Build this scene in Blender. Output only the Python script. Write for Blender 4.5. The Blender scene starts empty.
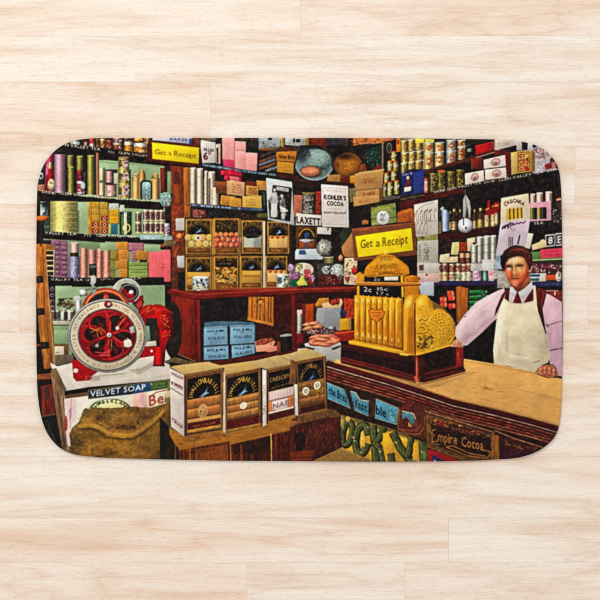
import bpy, math, random
import numpy as np

# ------------------------------------------------------------------ camera, light, exposure
U = 0.00164                      # metres per picture unit on the floor
CAM_H = 3.2
scene = bpy.context.scene
cam_data = bpy.data.cameras.new("camera")
cam = bpy.data.objects.new("camera", cam_data)
scene.collection.objects.link(cam)
cam.location = (0, 0, CAM_H)
cam_data.sensor_width = 36.0
cam_data.lens = 36.0 * CAM_H / (600 * U)
cam_data.clip_end = 50
scene.camera = cam

world = bpy.data.worlds.new("World")
scene.world = world
world.use_nodes = True
world.node_tree.nodes["Background"].inputs[0].default_value = (1.0, 0.99, 0.99, 1)
world.node_tree.nodes["Background"].inputs[1].default_value = 0.74

def lamp(name, loc, target, size, watts, col):
    d = bpy.data.lights.new(name, 'AREA')
    d.shape = 'DISK'; d.size = size; d.energy = watts; d.color = col
    o = bpy.data.objects.new(name, d)
    scene.collection.objects.link(o)
    o.location = loc
    v = [target[i] - loc[i] for i in range(3)]
    from mathutils import Vector
    o.rotation_euler = Vector(v).to_track_quat('-Z', 'Y').to_euler()
    return o
lamp("softbox", (-0.9, 1.6, 2.6), (0, 0.1, 0), 1.0, 31, (1.0, 0.98, 0.95))

vs = scene.view_settings
scene.display_settings.display_device = 'sRGB'
vs.view_transform = 'Standard'; vs.look = 'None'; vs.exposure = 0; vs.gamma = 1
vs.use_curve_mapping = False

# ------------------------------------------------------------------ helpers for materials and objects
def new_mat(name):
    m = bpy.data.materials.new(name); m.use_nodes = True
    nt = m.node_tree
    return m, nt, nt.nodes["Principled BSDF"]

def lin(c):
    c = np.asarray(c, dtype=np.float64) / 255.0
    return np.where(c <= 0.04045, c / 12.92, ((c + 0.055) / 1.055) ** 2.4)

def mesh_object(name, verts, faces, mat, parent=None, cols=None, smooth=True):
    verts = np.asarray(verts, dtype=np.float32); faces = np.asarray(faces, dtype=np.int32)
    me = bpy.data.meshes.new(name)
    nv, nf = len(verts), len(faces)
    me.vertices.add(nv); me.vertices.foreach_set("co", verts.ravel())
    me.loops.add(nf * 4); me.loops.foreach_set("vertex_index", faces.ravel())
    me.polygons.add(nf)
    me.polygons.foreach_set("loop_start", np.arange(0, nf * 4, 4, dtype=np.int32))
    me.polygons.foreach_set("loop_total", np.full(nf, 4, dtype=np.int32))
    me.polygons.foreach_set("use_smooth", np.full(nf, smooth, dtype=bool))
    if cols is not None:
        a = me.color_attributes.new("print", 'FLOAT_COLOR', 'POINT')
        a.data.foreach_set("color", np.concatenate([cols, np.ones((nv, 1))], 1).astype(np.float32).ravel())
    me.update(); me.validate()
    me.materials.append(mat)
    o = bpy.data.objects.new(name, me)
    scene.collection.objects.link(o)
    if parent: o.parent = parent
    return o

# ------------------------------------------------------------------ floor: bleached boards, one sheet with real gaps
def X(px): return (px - 300) * U
def Y(py): return (300 - py) * U

rnd = random.Random(4)
rows = [-810, -762, -716, -668, -620, -575, -530, -484, -438, -392, -345, -298, -250, -200, -150, -100, -56, -10, 36, 82, 146, 204, 265, 333, 396, 457, 518, 562.5, 610, 656, 702, 750, 796, 842, 888, 934, 980, 1026, 1072, 1118, 1164, 1210, 1256, 1302, 1348, 1394, 1440]
joints = {36: [300.5], 82: [-60, 690], 146: [210.3], 204: [-90, 575], 265: [-40, 640], 333: [20, 588], 396: [-80, 640], 457: [-30, 610], 518: [-100, 660], 562.5: [448.6]}
fv, ff, fc = [], [], []
for r in range(len(rows) - 1):
    y0, y1 = rows[r], rows[r + 1]
    xs = sorted([-800, 1400, rnd.uniform(-520, -250), rnd.uniform(880, 1180)] + joints.get(y1, [rnd.uniform(-50, 250), rnd.uniform(350, 680)]))
    for a, b in zip(xs[:-1], xs[1:]):
        g, bv = 0.05, 0.22
        tint = (rnd.random(), rnd.random(), rnd.random())
        n = len(fv)
        for (ins, z) in ((g, -0.0012), (g, -0.00022), (g + bv, 0.0)):
            fv += [(X(a + ins), Y(y1 - ins), z), (X(b - ins), Y(y1 - ins), z), (X(b - ins), Y(y0 + ins), z), (X(a + ins), Y(y0 + ins), z)]
            fc += [tint] * 4
        ff.append((n + 8, n + 9, n + 10, n + 11))
        for k in range(2):
            for e in range(4):
                f = (e + 1) % 4
                ff.append((n + 4 * k + e, n + 4 * k + f, n + 4 * k + 4 + f, n + 4 * k + 4 + e))
n = len(fv)
fv += [(X(-800), Y(1440), -0.001), (X(1400), Y(1440), -0.001), (X(1400), Y(-810), -0.001), (X(-800), Y(-810), -0.001)]
fc += [(0, 0.5, 0.5)] * 4
ff.append((n, n + 1, n + 2, n + 3))

wood, nt, bsdf = new_mat("bleached_wood")
N, Lk = nt.nodes, nt.links
def node(t, **kw):
    x = N.new(t)
    for k, v in kw.items(): setattr(x, k, v)
    return x
attr = node('ShaderNodeAttribute', attribute_name="print")
geo = node('ShaderNodeNewGeometry')
sep = node('ShaderNodeSeparateColor'); Lk.new(attr.outputs['Color'], sep.inputs[0])
off = node('ShaderNodeVectorMath', operation='MULTIPLY'); Lk.new(attr.outputs['Color'], off.inputs[0]); off.inputs[1].default_value = (7, 11, 5)
pos = node('ShaderNodeVectorMath', operation='ADD'); Lk.new(geo.outputs['Position'], pos.inputs[0]); Lk.new(off.outputs[0], pos.inputs[1])
def scaled(v):
    m = node('ShaderNodeVectorMath', operation='MULTIPLY'); Lk.new(pos.outputs[0], m.inputs[0]); m.inputs[1].default_value = v
    return m.outputs[0]
def noise(vec, scale, detail=4, rough=0.55, dist=0.0):
    t = node('ShaderNodeTexNoise'); Lk.new(vec, t.inputs['Vector'])
    t.inputs['Scale'].default_value = scale; t.inputs['Detail'].default_value = detail
    t.inputs['Roughness'].default_value = rough; t.inputs['Distortion'].default_value = dist
    return t.outputs['Fac']
def ramp(fac, stops):
    r = node('ShaderNodeValToRGB'); Lk.new(fac, r.inputs[0])
    cr = r.color_ramp
    while len(cr.elements) < len(stops): cr.elements.new(0.5)
    for e, (p, c) in zip(cr.elements, stops):
        e.position = p
        c = lin(c); e.color = (*c, 1)
    return r.outputs[0]
def mix(fac, a, b, mode='MIX'):
    m = node('ShaderNodeMix', data_type='RGBA', blend_type=mode)
    if hasattr(fac, 'links'): Lk.new(fac, m.inputs[0])
    else: m.inputs[0].default_value = fac
    for s, i in ((a, 6), (b, 7)):
        if hasattr(s, 'links'): Lk.new(s, m.inputs[i])
        else: m.inputs[i].default_value = s
    return m.outputs[2]
# broad figure: contour lines of a stretched noise field give the cathedral grain
fig = noise(scaled((1.5, 11, 1)), 1.4, 3, 0.5, 0.6)
mul = node('ShaderNodeMath', operation='MULTIPLY'); Lk.new(fig, mul.inputs[0]); mul.inputs[1].default_value = 9.0
fr = node('ShaderNodeMath', operation='PINGPONG'); Lk.new(mul.outputs[0], fr.inputs[0]); fr.inputs[1].default_value = 1.0
broad = noise(scaled((1.3, 16, 1)), 1.6, 3, 0.6, 0.3)
base = ramp(broad, [(0.27, (240, 217, 195)), (0.42, (247, 234, 219)), (0.58, (252, 246, 237)), (0.76, (243, 224, 204))])
figc = ramp(fr.outputs[0], [(0.0, (255, 255, 255)), (0.55, (254, 251, 248)), (0.9, (246, 235, 226)), (1.0, (238, 222, 210))])
c = mix(0.58, base, figc, 'MULTIPLY')
fine = noise(scaled((14, 430, 1)), 1.0, 4, 0.65, 0.1)
c = mix(0.5, c, ramp(fine, [(0.30, (230, 214, 202)), (0.45, (251, 247, 243)), (0.7, (255, 255, 255))]), 'MULTIPLY')
pores = noise(scaled((95, 1100, 1)), 1.0, 2, 0.5)
c = mix(0.36, c, ramp(pores, [(0.34, (204, 184, 176)), (0.42, (255, 255, 255)), (1.0, (255, 255, 255))]), 'MULTIPLY')
tintc = ramp(sep.outputs[0], [(0.0, (255, 251, 246)), (0.5, (255, 254, 252)), (1.0, (254, 247, 241))])
c = mix(1.0, c, tintc, 'MULTIPLY')
Lk.new(c, bsdf.inputs['Base Color'])
bsdf.inputs['Roughness'].default_value = 0.62
bsdf.inputs['Specular IOR Level'].default_value = 0.25
bmp = node('ShaderNodeBump'); bmp.inputs['Strength'].default_value = 0.12; bmp.inputs['Distance'].default_value = 0.001
Lk.new(fine, bmp.inputs['Height']); Lk.new(bmp.outputs[0], bsdf.inputs['Normal'])
floor = mesh_object("floor", fv, ff, wood, cols=np.array(fc), smooth=False)
floor["kind"] = "structure"

# ------------------------------------------------------------------ the dye print of the mat: a small painter
SS = 4                                         # paint samples per picture unit
OX, OY, PW, PH = 32, 132, 536, 334             # painted area in picture units
cv = np.zeros((PH * SS, PW * SS, 3), np.float32); cv[:] = (24, 20, 20)
idb = np.zeros((PH * SS, PW * SS), np.int16)
rs = np.random.RandomState(7)
R = random.Random(11)

def field(sx, sy):
    h, w = int(PH / sy) + 3, int(PW / sx) + 3
    g = rs.rand(h, w).astype(np.float32) * 2 - 1
    yy = np.arange(PH * SS) / (SS * sy); xx = np.arange(PW * SS) / (SS * sx)
    iy, ix = yy.astype(int), xx.astype(int)
    fy, fx = (yy - iy)[:, None], (xx - ix)[None, :]
    fy = fy * fy * (3 - 2 * fy); fx = fx * fx * (3 - 2 * fx)
    a = g[iy][:, ix] * (1 - fx) + g[iy][:, ix + 1] * fx
    b = g[iy + 1][:, ix] * (1 - fx) + g[iy + 1][:, ix + 1] * fx
    return (a * (1 - fy) + b * fy).astype(np.float32)
NF = {'f': 0.6 * field(1.1, 1.1) + 0.5 * field(2.3, 2.3), 'm': 0.6 * field(3, 3) + 0.4 * field(1.2, 1.2),
      'h': 0.7 * field(9, 0.9) + 0.4 * field(3, 1.2), 'v': 0.7 * field(0.9, 9) + 0.4 * field(1.2, 3),
      'g': 0.7 * field(9, 9) + 0.4 * field(3, 3)}

motifs = [("printed_shop_interior", None, None)]
keys = {(None, None): 0}
ID = 0
def P(key=None, name=None, label=None, sub=None):
    """following strokes belong to this printed motif (or to a detail of it)"""
    global ID
    k = (key, sub)
    if k not in keys:
        keys[k] = len(motifs)
        motifs.append((name or key, label, keys.get((key, None)) if sub else None))
    ID = keys[k]

tr = [0, 0, 1.0]
def T(ox=0, oy=0, k=70 / 600): tr[:] = [ox, oy, k]
def PX(): tr[:] = [0, 0, 1.0]
def M(p): return (tr[0] + p[0] * tr[2], tr[1] + p[1] * tr[2])

def mask_of(loops):
    """even-odd mask of loops given in picture units"""
    allp = [p for lp in loops for p in lp]
    x0 = max(0, int((min(p[0] for p in allp) - OX) * SS) - 1); x1 = min(PW * SS, int((max(p[0] for p in allp) - OX) * SS) + 2)
    y0 = max(0, int((min(p[1] for p in allp) - OY) * SS) - 1); y1 = min(PH * SS, int((max(p[1] for p in allp) - OY) * SS) + 2)
    if x1 <= x0 or y1 <= y0: return None
    xs = (np.arange(x0, x1) + 0.5) / SS + OX; ys = (np.arange(y0, y1) + 0.5) / SS + OY
    m = np.zeros((y1 - y0, x1 - x0), bool)
    for lp in loops:
        for (ax, ay), (bx, by) in zip(lp, lp[1:] + lp[:1]):
            if ay == by: continue
            lo, hi = (ay, by) if ay < by else (by, ay)
            i0, i1 = np.searchsorted(ys, lo), np.searchsorted(ys, hi)
            if i1 <= i0: continue
            xc = ax + (ys[i0:i1] - ay) * (bx - ax) / (by - ay)
            m[i0:i1] ^= xs[None, :] > xc[:, None]
    return (slice(y0, y1), slice(x0, x1)), m, xs, ys

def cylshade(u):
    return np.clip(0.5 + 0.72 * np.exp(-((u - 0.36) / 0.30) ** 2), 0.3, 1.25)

def paint(loops, col, n=0.08, nf='f', sh=None, frame=None, al=1.0, keep=False):
    r = mask_of(loops)
    if r is None: return
    sl, m, xs, ys = r
    if not m.any(): return
    c = np.empty(m.shape + (3,), np.float32); c[:] = col
    if sh is not None:
        o, a, b = frame
        ax, ay, bx, by = a[0] - o[0], a[1] - o[1], b[0] - o[0], b[1] - o[1]
        det = ax * by - ay * bx
        if abs(det) > 1e-9:
            gx, gy = xs[None, :] - o[0], ys[:, None] - o[1]
            u = (gx * by - gy * bx) / det; v = (ax * gy - ay * gx) / det
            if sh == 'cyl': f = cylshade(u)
            elif sh == 'right': f = 1.12 - 0.45 * u
            elif sh == 'left': f = 0.65 + 0.45 * u
            elif sh == 'down': f = 1.15 - 0.45 * v
            elif sh == 'up': f = 0.7 + 0.45 * v
            elif sh == 'ball': f = np.clip(1.25 - 0.9 * ((u - 0.4) ** 2 + (v - 0.35) ** 2) * 2.2, 0.35, 1.3)
            else: f = np.ones_like(u)
            c *= (f + 0 * u)[..., None]
    elif al >= 1 and m.sum() > 12 * SS * SS:              # every printed thing is painted as lit from its top left
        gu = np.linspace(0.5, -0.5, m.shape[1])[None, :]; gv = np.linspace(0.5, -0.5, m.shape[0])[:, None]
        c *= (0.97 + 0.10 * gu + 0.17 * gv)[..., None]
    if n:
        n *= min(1.0, max(0.35, 1.55 - sum(col) / 3 / 150))
        c *= (1 + n * NF[nf][sl])[..., None]
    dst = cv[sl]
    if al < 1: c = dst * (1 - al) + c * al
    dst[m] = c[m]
    if not keep and al > 0.5: idb[sl][m] = ID

def F(pts, col, n=0.08, nf='f', sh=None, al=1.0, keep=False):
    q = [M(p) for p in pts]
    fr = (q[0], q[1], q[-1]) if len(q) == 4 else None
    if sh and fr is None:
        xs = [p[0] for p in q]; ys = [p[1] for p in q]
        fr = ((min(xs), min(ys)), (max(xs), min(ys)), (min(xs), max(ys)))
    paint([q], col, n, nf, sh, fr, al, keep)
def B(x0, y0, x1, y1, col, **kw): F([(x0, y0), (x1, y0), (x1, y1), (x0, y1)], col, **kw)
def epts(cx, cy, rx, ry, rot=0, a0=0, a1=360, k=32):
    c, s = math.cos(math.radians(rot)), math.sin(math.radians(rot)); out = []
    for i in range(k if a1 - a0 >= 360 else k + 1):
        a = math.radians(a0 + (a1 - a0) * i / k)
        x, y = rx * math.cos(a), ry * math.sin(a)
        out.append((cx + x * c - y * s, cy + x * s + y * c))
    return out
def E(cx, cy, rx, ry, col, rot=0, a0=0, a1=360, **kw): F(epts(cx, cy, rx, ry, rot, a0, a1), col, **kw)
def RING(cx, cy, rx, ry, qx, qy, col, n=0.08, nf='f', **kw):
    paint([[M(p) for p in epts(cx, cy, rx, ry, k=64)], [M(p) for p in epts(cx, cy, qx, qy, k=64)]], col, n, nf, **kw)
def L(pts, w, col, n=0.1, al=1.0, keep=False):
    for (ax, ay), (bx, by) in zip(pts[:-1], pts[1:]):
        d = math.hypot(bx - ax, by - ay) or 1
        ex, ey = (bx - ax) / d, (by - ay) / d
        hx, hy = -ey * w / 2, ex * w / 2
        ax -= ex * w * .2; ay -= ey * w * .2; bx += ex * w * .2; by += ey * w * .2
        F([(ax + hx, ay + hy), (bx + hx, by + hy), (bx - hx, by - hy), (ax - hx, ay - hy)], col, n=n, al=al, keep=keep)
def ARC(cx, cy, rx, ry, a0, a1, w, col, k=24, **kw): L(epts(cx, cy, rx, ry, 0, a0, a1, k), w, col, **kw)

def GL(x, y, rx, ry, col, al=0.5, rot=0, clip=None):
    """airbrushed spot that stays inside the current motif, or inside a clip outline"""
    x, y = M((x, y)); rx *= tr[2]; ry *= tr[2]; e = max(rx, ry) * 1.3
    x0, x1 = max(0, int((x - e - OX) * SS)), min(PW * SS, int((x + e - OX) * SS) + 1)
    y0, y1 = max(0, int((y - e - OY) * SS)), min(PH * SS, int((y + e - OY) * SS) + 1)
    if x1 <= x0 or y1 <= y0: return
    c, s = math.cos(math.radians(rot)), math.sin(math.radians(rot))
    dx = ((np.arange(x0, x1) + .5) / SS + OX - x)[None, :]; dy = ((np.arange(y0, y1) + .5) / SS + OY - y)[:, None]
    w = np.exp(-2.2 * (((dx * c + dy * s) / rx) ** 2 + ((dy * c - dx * s) / ry) ** 2)).astype(np.float32) * al
    sl = (slice(y0, y1), slice(x0, x1))
    if clip is None: w = w * (idb[sl] == ID)
    else:
        r = mask_of([[M(p) for p in clip]])
        if r is None: return
        full = np.zeros((PH * SS, PW * SS), bool); full[r[0]] = r[1]; w = w * full[sl]
    w = w[..., None]
    cv[sl] = cv[sl] * (1 - w) + np.array(col, np.float32) * w

def GRID(xs_, ys_, rows_, clip, al=1.0, gain=1.0):
    """smooth colour field given on a coarse lattice of tones, inside a clip outline"""
    r = mask_of([[M(p) for p in clip]])
    sl, m, xs, ys = r
    g = np.array(rows_, np.float32) * np.array(gain, np.float32); X_ = np.array([M((x, 0))[0] for x in xs_]); Y_ = np.array([M((0, y))[1] for y in ys_])
    u = np.interp(xs, X_, np.arange(len(X_))); v = np.interp(ys, Y_, np.arange(len(Y_)))
    i = np.minimum(u.astype(int), len(X_) - 2); j = np.minimum(v.astype(int), len(Y_) - 2); fu = (u - i)[None, :, None]; fv = (v - j)[:, None, None]
    fu = fu * fu * (3 - 2 * fu) * .5 + fu * .5; fv = fv * fv * (3 - 2 * fv) * .5 + fv * .5
    c = (g[j][:, i] * (1 - fu) + g[j][:, i + 1] * fu) * (1 - fv) + (g[j + 1][:, i] * (1 - fu) + g[j + 1][:, i + 1] * fu) * fv
    d = cv[sl]; d[m] = (d * (1 - al) + c * al)[m]; idb[sl][m] = ID

def GRAIN(clip, amp, nf='f'):
    sl, m, xs, ys = mask_of([[M(p) for p in clip]])
    d = cv[sl]; d[m] = (d * (1 + amp * NF[nf][sl])[..., None])[m]

def Q(q, u, v):
    (ax, ay), (bx, by), (cx, cy), (dx, dy) = q       # tl tr br bl
    return ((ax * (1 - u) + bx * u) * (1 - v) + (dx * (1 - u) + cx * u) * v, (ay * (1 - u) + by * u) * (1 - v) + (dy * (1 - u) + cy * u) * v)
def FQ(q, uv, col, **kw): F([Q(q, u, v) for u, v in uv], col, **kw)
def BQ(q, u0, v0, u1, v1, col, **kw): FQ(q, [(u0, v0), (u1, v0), (u1, v1), (u0, v1)], col, **kw)
def EQ(q, cu, cw, ru, rv, col, **kw): FQ(q, epts(cu, cw, ru, rv), col, **kw)
def rect(x0, y0, x1, y1): return [(x0, y0), (x1, y0), (x1, y1), (x0, y1)]

def vary(c, a=14): return tuple(max(0, min(255, k + R.uniform(-a, a))) for k in c)
def SP(q, cols, n, smin, smax, asp=1.0, al=0.85):
    """mottle: n small patches inside a quad"""
    for _ in range(int(n * 1.7)):
        s = R.uniform(smin, smax) * .7; x, y = Q(q, R.uniform(0.03, 0.97), R.uniform(0.03, 0.97))
        a = R.uniform(0.6, 1.4)
        F(epts(x, y, s * a * asp, s / a / asp ** .5, R.uniform(-25, 25), k=7), vary(R.choice(cols)), al=al * R.uniform(.6, 1), n=0)
def SC(q, col, rows_, n, h=0.45, al=0.8):
    """lines of small unreadable lettering inside a quad"""
    d = math.hypot(q[3][0] - q[0][0], q[3][1] - q[0][1]) * tr[2]; w_ = math.hypot(q[1][0] - q[0][0], q[1][1] - q[0][1]) * tr[2]
    if d / rows_ > 2.6: rows_ = max(rows_, int(d / 2.2))
    n = max(n, int(w_ / 1.15))
    for r in range(rows_):
        u, stop = 0.05 + R.uniform(0, 0.12), R.uniform(.75, .95); hh = h * R.uniform(.6, 1.1); v0 = (r + 0.25) / rows_
        while u < stop:
            w = R.uniform(0.5, 1.3) / n; j = R.uniform(-.12, .12)
            if R.random() < 0.8: BQ(q, u, v0 + j / rows_, min(u + w * .62, .96), v0 + (hh + j) / rows_, vary(col, 16), al=al * R.uniform(.5, .95), n=0)
            u += w
# ---- lettering from the built-in font, as triangles
glyphs = {}
def glyph_tris(ch, bold):
    k = (ch, bold)
    if k not in glyphs:
        cu = bpy.data.curves.new("letter", 'FONT'); cu.body = ch; cu.size = 1.0; cu.offset = bold; cu.resolution_u = 2
        ob = bpy.data.objects.new("letter", cu)
        me = bpy.data.meshes.new_from_object(ob)
        me.calc_loop_triangles()
        vs_ = [(v.co.x, v.co.y) for v in me.vertices]
        t = [[vs_[i] for i in lt.vertices] for lt in me.loop_triangles]
        xs = [p[0] for p in vs_] or [0, 0.25]
        glyphs[k] = (t, min(xs), max(xs) if vs_ else 0.28)
        bpy.data.objects.remove(ob); bpy.data.curves.remove(cu); bpy.data.meshes.remove(me)
    return glyphs[k]
def layout(s, bold, gap=0.07):
    x = 0; out = []
    for ch in s:
        if ch == ' ': x += 0.3; continue
        t, a, b = glyph_tris(ch, bold)
        out.append((t, x - a)); x += (b - a) + gap
    return out, max(x - gap, 0.01)
def blit(tris, col, al, n=0.06):
    for t in tris: paint([[M(p) for p in t]], col, n=n, al=al, keep=al < 1)
def TX(s, x0, y0, x1, y1, h, col, bold=0.0, al=1.0, up=None, gap=0.07, n=0.06):
    """text with its baseline from (x0,y0) to (x1,y1), capitals h high"""
    g, w = layout(s, bold, gap)
    ux, uy = (x1 - x0) / w, (y1 - y0) / w
    vx, vy = up if up else (0, -1)
    k = h / 0.7
    for t, ox in g:
        blit([[(x0 + (px + ox) * ux + py * k * vx, y0 + (px + ox) * uy + py * k * vy) for px, py in tri] for tri in t], col, al, n)
def TA(s, cx, cy, rx, ry, a0, a1, h, col, bold=0.0, al=1.0, wk=1.0, inward=False):
    """text on an arc; angles in degrees, 0 to the right, 90 up"""
    for i, ch in enumerate(s):
        if ch == ' ': continue
        a = math.radians(a0 + (a1 - a0) * (i + .5) / len(s))
        x, y = cx + rx * math.cos(a), cy - ry * math.sin(a)
        t, l, r = glyph_tris(ch, bold)
        sg = -1 if inward else 1
        upx, upy = sg * math.cos(a), -sg * math.sin(a)
        rx_, ry_ = -upy, upx
        k = h / 0.7
        blit([[(x + (px - (l + r) / 2) * k * wk * rx_ + py * k * upx, y + (px - (l + r) / 2) * k * wk * ry_ + py * k * upy) for px, py in tri] for tri in t], col, al)

def CAN(x0, y0, x1, y1, body, label=None, marks=(), lid=None, lab=(0.2, 0.85), n=9):
    q = rect(x0, y0, x1, y1); w, h = x1 - x0, y1 - y0
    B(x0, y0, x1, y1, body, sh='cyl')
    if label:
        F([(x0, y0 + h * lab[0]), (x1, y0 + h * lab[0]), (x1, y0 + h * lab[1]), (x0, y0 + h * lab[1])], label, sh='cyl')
    if marks:
        SP(rect(x0 + w * .1, y0 + h * lab[0], x1 - w * .1, y0 + h * lab[1]), marks, n, w * .05, w * .17)
    if lid:
        E(x0 + w / 2, y0 + h * .05, w / 2, h * .06, lid); 
    L([(x0, y1 - h * .02), (x1, y1 - h * .02)], h * .035, (40, 30, 25), al=.7)
    L([(x1 - w * .03, y0), (x1 - w * .03, y1)], w * .07, (25, 18, 18), al=.75)
def BOX(q, col, ink=None, rows_=2, n=5, edge=True, sh=None, border=None):
    F(q, col, sh=sh)
    if border:
        for a, b in (((.06, .06), (.94, .12)), ((.06, .88), (.94, .94))): BQ(q, *a, *b, border)
    if ink: SC([Q(q, .08, .12), Q(q, .92, .12), Q(q, .92, .88), Q(q, .08, .88)], ink, rows_, n)
    if edge:
        d = math.hypot(q[1][0] - q[0][0], q[1][1] - q[0][1])
        L([q[0], q[1]], d * .025, tuple(min(255, k * 1.3 + 15) for k in col), al=.6)
        L([q[1], q[2], q[3]], d * .035, (30, 18, 14), al=.75)
def BOTTLE(x0, y0, x1, y1, glass, label=None, cap=None, neck=.35, nk=.34, marks=((90, 60, 40), (60, 40, 30))):
    w, h = x1 - x0, y1 - y0; c = (x0 + x1) / 2
    F([(c - w * nk / 2, y0), (c + w * nk / 2, y0), (c + w * nk / 2, y0 + h * neck * .7), (x1, y0 + h * (neck + .08)), (x1, y1), (x0, y1), (x0, y0 + h * (neck + .08)), (c - w * nk / 2, y0 + h * neck * .7)], glass, sh='cyl')
    if cap: B(c - w * nk * .6, y0, c + w * nk * .6, y0 + h * .13, cap)
    if label:
        B(x0 + w * .06, y0 + h * (neck + .2), x1 - w * .06, y0 + h * .92, label, sh='cyl')
        SP(rect(x0 + w * .15, y0 + h * (neck + .25), x1 - w * .15, y0 + h * .9), marks, 5, w * .06, w * .16)
# ------------------------------------------------------------------ painting the print: walls, shelves and goods
WHITE = (222, 216, 202); INK = (45, 30, 25); GREEN = (146, 178, 134); BLACK = (24, 20, 22)
TXT = (222, 214, 196)
# --- back wall seen between the left shelves
PX()
F([(40, 160), (170, 160), (170, 350), (40, 350)], GREEN, n=.07, nf='g')
B(36, 130, 66, 350, (40, 32, 30), n=.3, nf='m')
B(165, 130, 570, 420, (26, 22, 24), n=.2, nf='m')

# --- top left row of tins
P('goods_a', 'printed_shelf_goods', 'row of tins along the topmost left shelf')
T(35, 135)
F([(180, 110), (310, 40), (420, 20), (600, 10), (600, 140), (230, 95)], (46, 36, 36), n=.3)
F([(300, 60), (340, 45), (385, 60), (380, 95), (310, 90)], (150, 160, 165), n=.3)
F([(325, 60), (345, 50), (370, 90), (340, 88)], (205, 210, 215))
B(395, 45, 440, 105, (60, 30, 40)); B(420, 60, 445, 100, (190, 140, 140))
CAN(465, 25, 512, 112, (200, 185, 170), (180, 35, 40), ((230, 220, 210),), lab=(0, .55))
CAN(520, 30, 555, 118, (120, 90, 60), (90, 60, 40), ((210, 180, 120),))
CAN(555, 30, 606, 125, (215, 195, 130), (150, 100, 50), ((230, 220, 180), (60, 40, 30)))
T(100, 135)
CAN(48, 40, 108, 130, (150, 90, 70), (130, 60, 50), ((220, 200, 170), (60, 30, 30)))
CAN(108, 25, 195, 75, (190, 170, 170), (120, 80, 90), ((225, 200, 210), (80, 40, 60)))
CAN(110, 70, 195, 140, (200, 180, 165), (140, 70, 60), ((225, 210, 200), (70, 40, 60), (190, 130, 60)))
CAN(205, 20, 285, 60, (190, 150, 90), (120, 90, 60), ((60, 50, 50),))
CAN(205, 58, 287, 150, (225, 215, 190), (210, 130, 45), ((90, 50, 30), (235, 190, 90)), lab=(.3, .95))
CAN(290, 22, 378, 55, (215, 150, 50), (180, 90, 40), ((240, 210, 120),))
CAN(288, 66, 415, 165, (225, 215, 190), (200, 140, 60), ((90, 45, 30), (235, 205, 140), (120, 60, 40)), lab=(.36, .97))
CAN(378, 20, 440, 70, (200, 180, 140), (150, 120, 80), ((60, 40, 40),))

# --- left shelf boards with their lettering
P('shelf_a', 'printed_shelf_board', 'topmost black left shelf edge with white tea lettering')
T(35, 135)
F([(140, 165), (200, 95), (260, 70), (1010, 165), (1140, 200), (1140, 275), (1080, 262), (600, 212), (560, 205), (165, 165)], BLACK, n=.15)
L([(160, 160), (235, 130)], 14, (75, 75, 85), al=.5)
TX("N VALLEY TEA", 258, 96, 560, 136, 26, TXT, .012)
T(100, 135)
TX("722", 66, 152, 122, 160, 20, TXT, .01); TX("GLEN VALLEY", 160, 160, 412, 190, 21, TXT, .012)
# --- second row
P('goods_b', 'printed_shelf_goods', 'red bottle, stacked plates and green reels on the second left shelf')
T(35, 135)
F([(30, 330), (85, 200), (140, 150), (165, 150), (165, 480), (25, 480)], (50, 40, 50), n=.3)
F([(80, 460), (95, 230), (125, 160), (165, 160), (160, 480), (90, 480)], (176, 62, 98), n=.25, sh='cyl')
L([(105, 250), (95, 340)], 10, (225, 150, 180), al=.7)
E(50, 350, 22, 30, (190, 195, 195)); B(30, 380, 75, 425, (30, 50, 45)); E(52, 352, 12, 16, (60, 90, 80))
B(25, 425, 80, 492, (170, 120, 90), n=.3)
F([(115, 285), (145, 285), (150, 330), (172, 365), (175, 490), (92, 490), (95, 360), (112, 330)], (150, 26, 32), sh='cyl')
F([(117, 232), (145, 232), (147, 288), (113, 288)], (228, 190, 135), sh='cyl')
E(140, 430, 33, 55, (218, 200, 150), sh='ball'); SP(rect(118, 395, 165, 475), ((120, 90, 60), (80, 50, 40)), 12, 4, 9)
q = rect(166, 165, 262, 495)
F(q, (192, 152, 172), sh='cyl')
for k in range(26):
    y = 172 + k * 12.3; xx = R.uniform(-4, 4)
    L([(168, y), (262 + xx, y + 3)], 2.6, (120, 80, 105), al=.55); B(250 + xx, y + 4, 268, y + 9, (40, 25, 40), al=.6)
B(262, 170, 276, 490, (30, 22, 28))
def reel(x0, y0, x1, y1, c, step):
    B(x0, y0, x1, y1, c, sh='cyl', n=.2)
    y = y0 + step
    while y < y1:
        L([(x0, y), ((x0 + x1) / 2, y + (x1 - x0) * .05), (x1, y)], step * .16, tuple(k * .45 for k in c), al=.55)
        B(x0 - 2, y, x0 + 3, y + step * .3, (50, 45, 20), al=.5); y += step
    E((x0 + x1) / 2, y0, (x1 - x0) / 2, (x1 - x0) * .13, tuple(min(255, k * 1.1) for k in c))
B(262, 168, 525, 512, (32, 28, 26), n=.2)
reel(274, 178, 326, 275, (150, 144, 70), 16); reel(280, 275, 333, 508, (160, 154, 66), 18)
reel(356, 182, 412, 300, (154, 150, 70), 15); reel(448, 178, 508, 512, (164, 158, 68), 16)
CAN(355, 298, 412, 410, (150, 60, 60), (110, 30, 40), ((225, 210, 215), (60, 30, 40), (190, 120, 120)))
CAN(356, 395, 432, 508, (200, 190, 200), (150, 70, 80), ((160, 200, 215), (225, 215, 220), (90, 30, 40))); E(412, 435, 20, 28, (165, 205, 215))
B(415, 320, 432, 400, (80, 70, 75))
F([(520, 150), (550, 155), (548, 535), (522, 528)], (168, 116, 96), nf='v', sh='cyl')
B(553, 225, 604, 540, GREEN, n=.08)
CAN(556, 255, 604, 530, (220, 200, 158), (222, 200, 150), ((190, 160, 120),)); B(558, 385, 604, 412, (90, 95, 95), al=.8)
T(100, 135)
F([(0, 225), (515, 262), (515, 545), (0, 530)], GREEN, n=.08, nf='g'); 
L([(0, 230), (515, 270)], 10, (90, 120, 85), al=.4)
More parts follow.
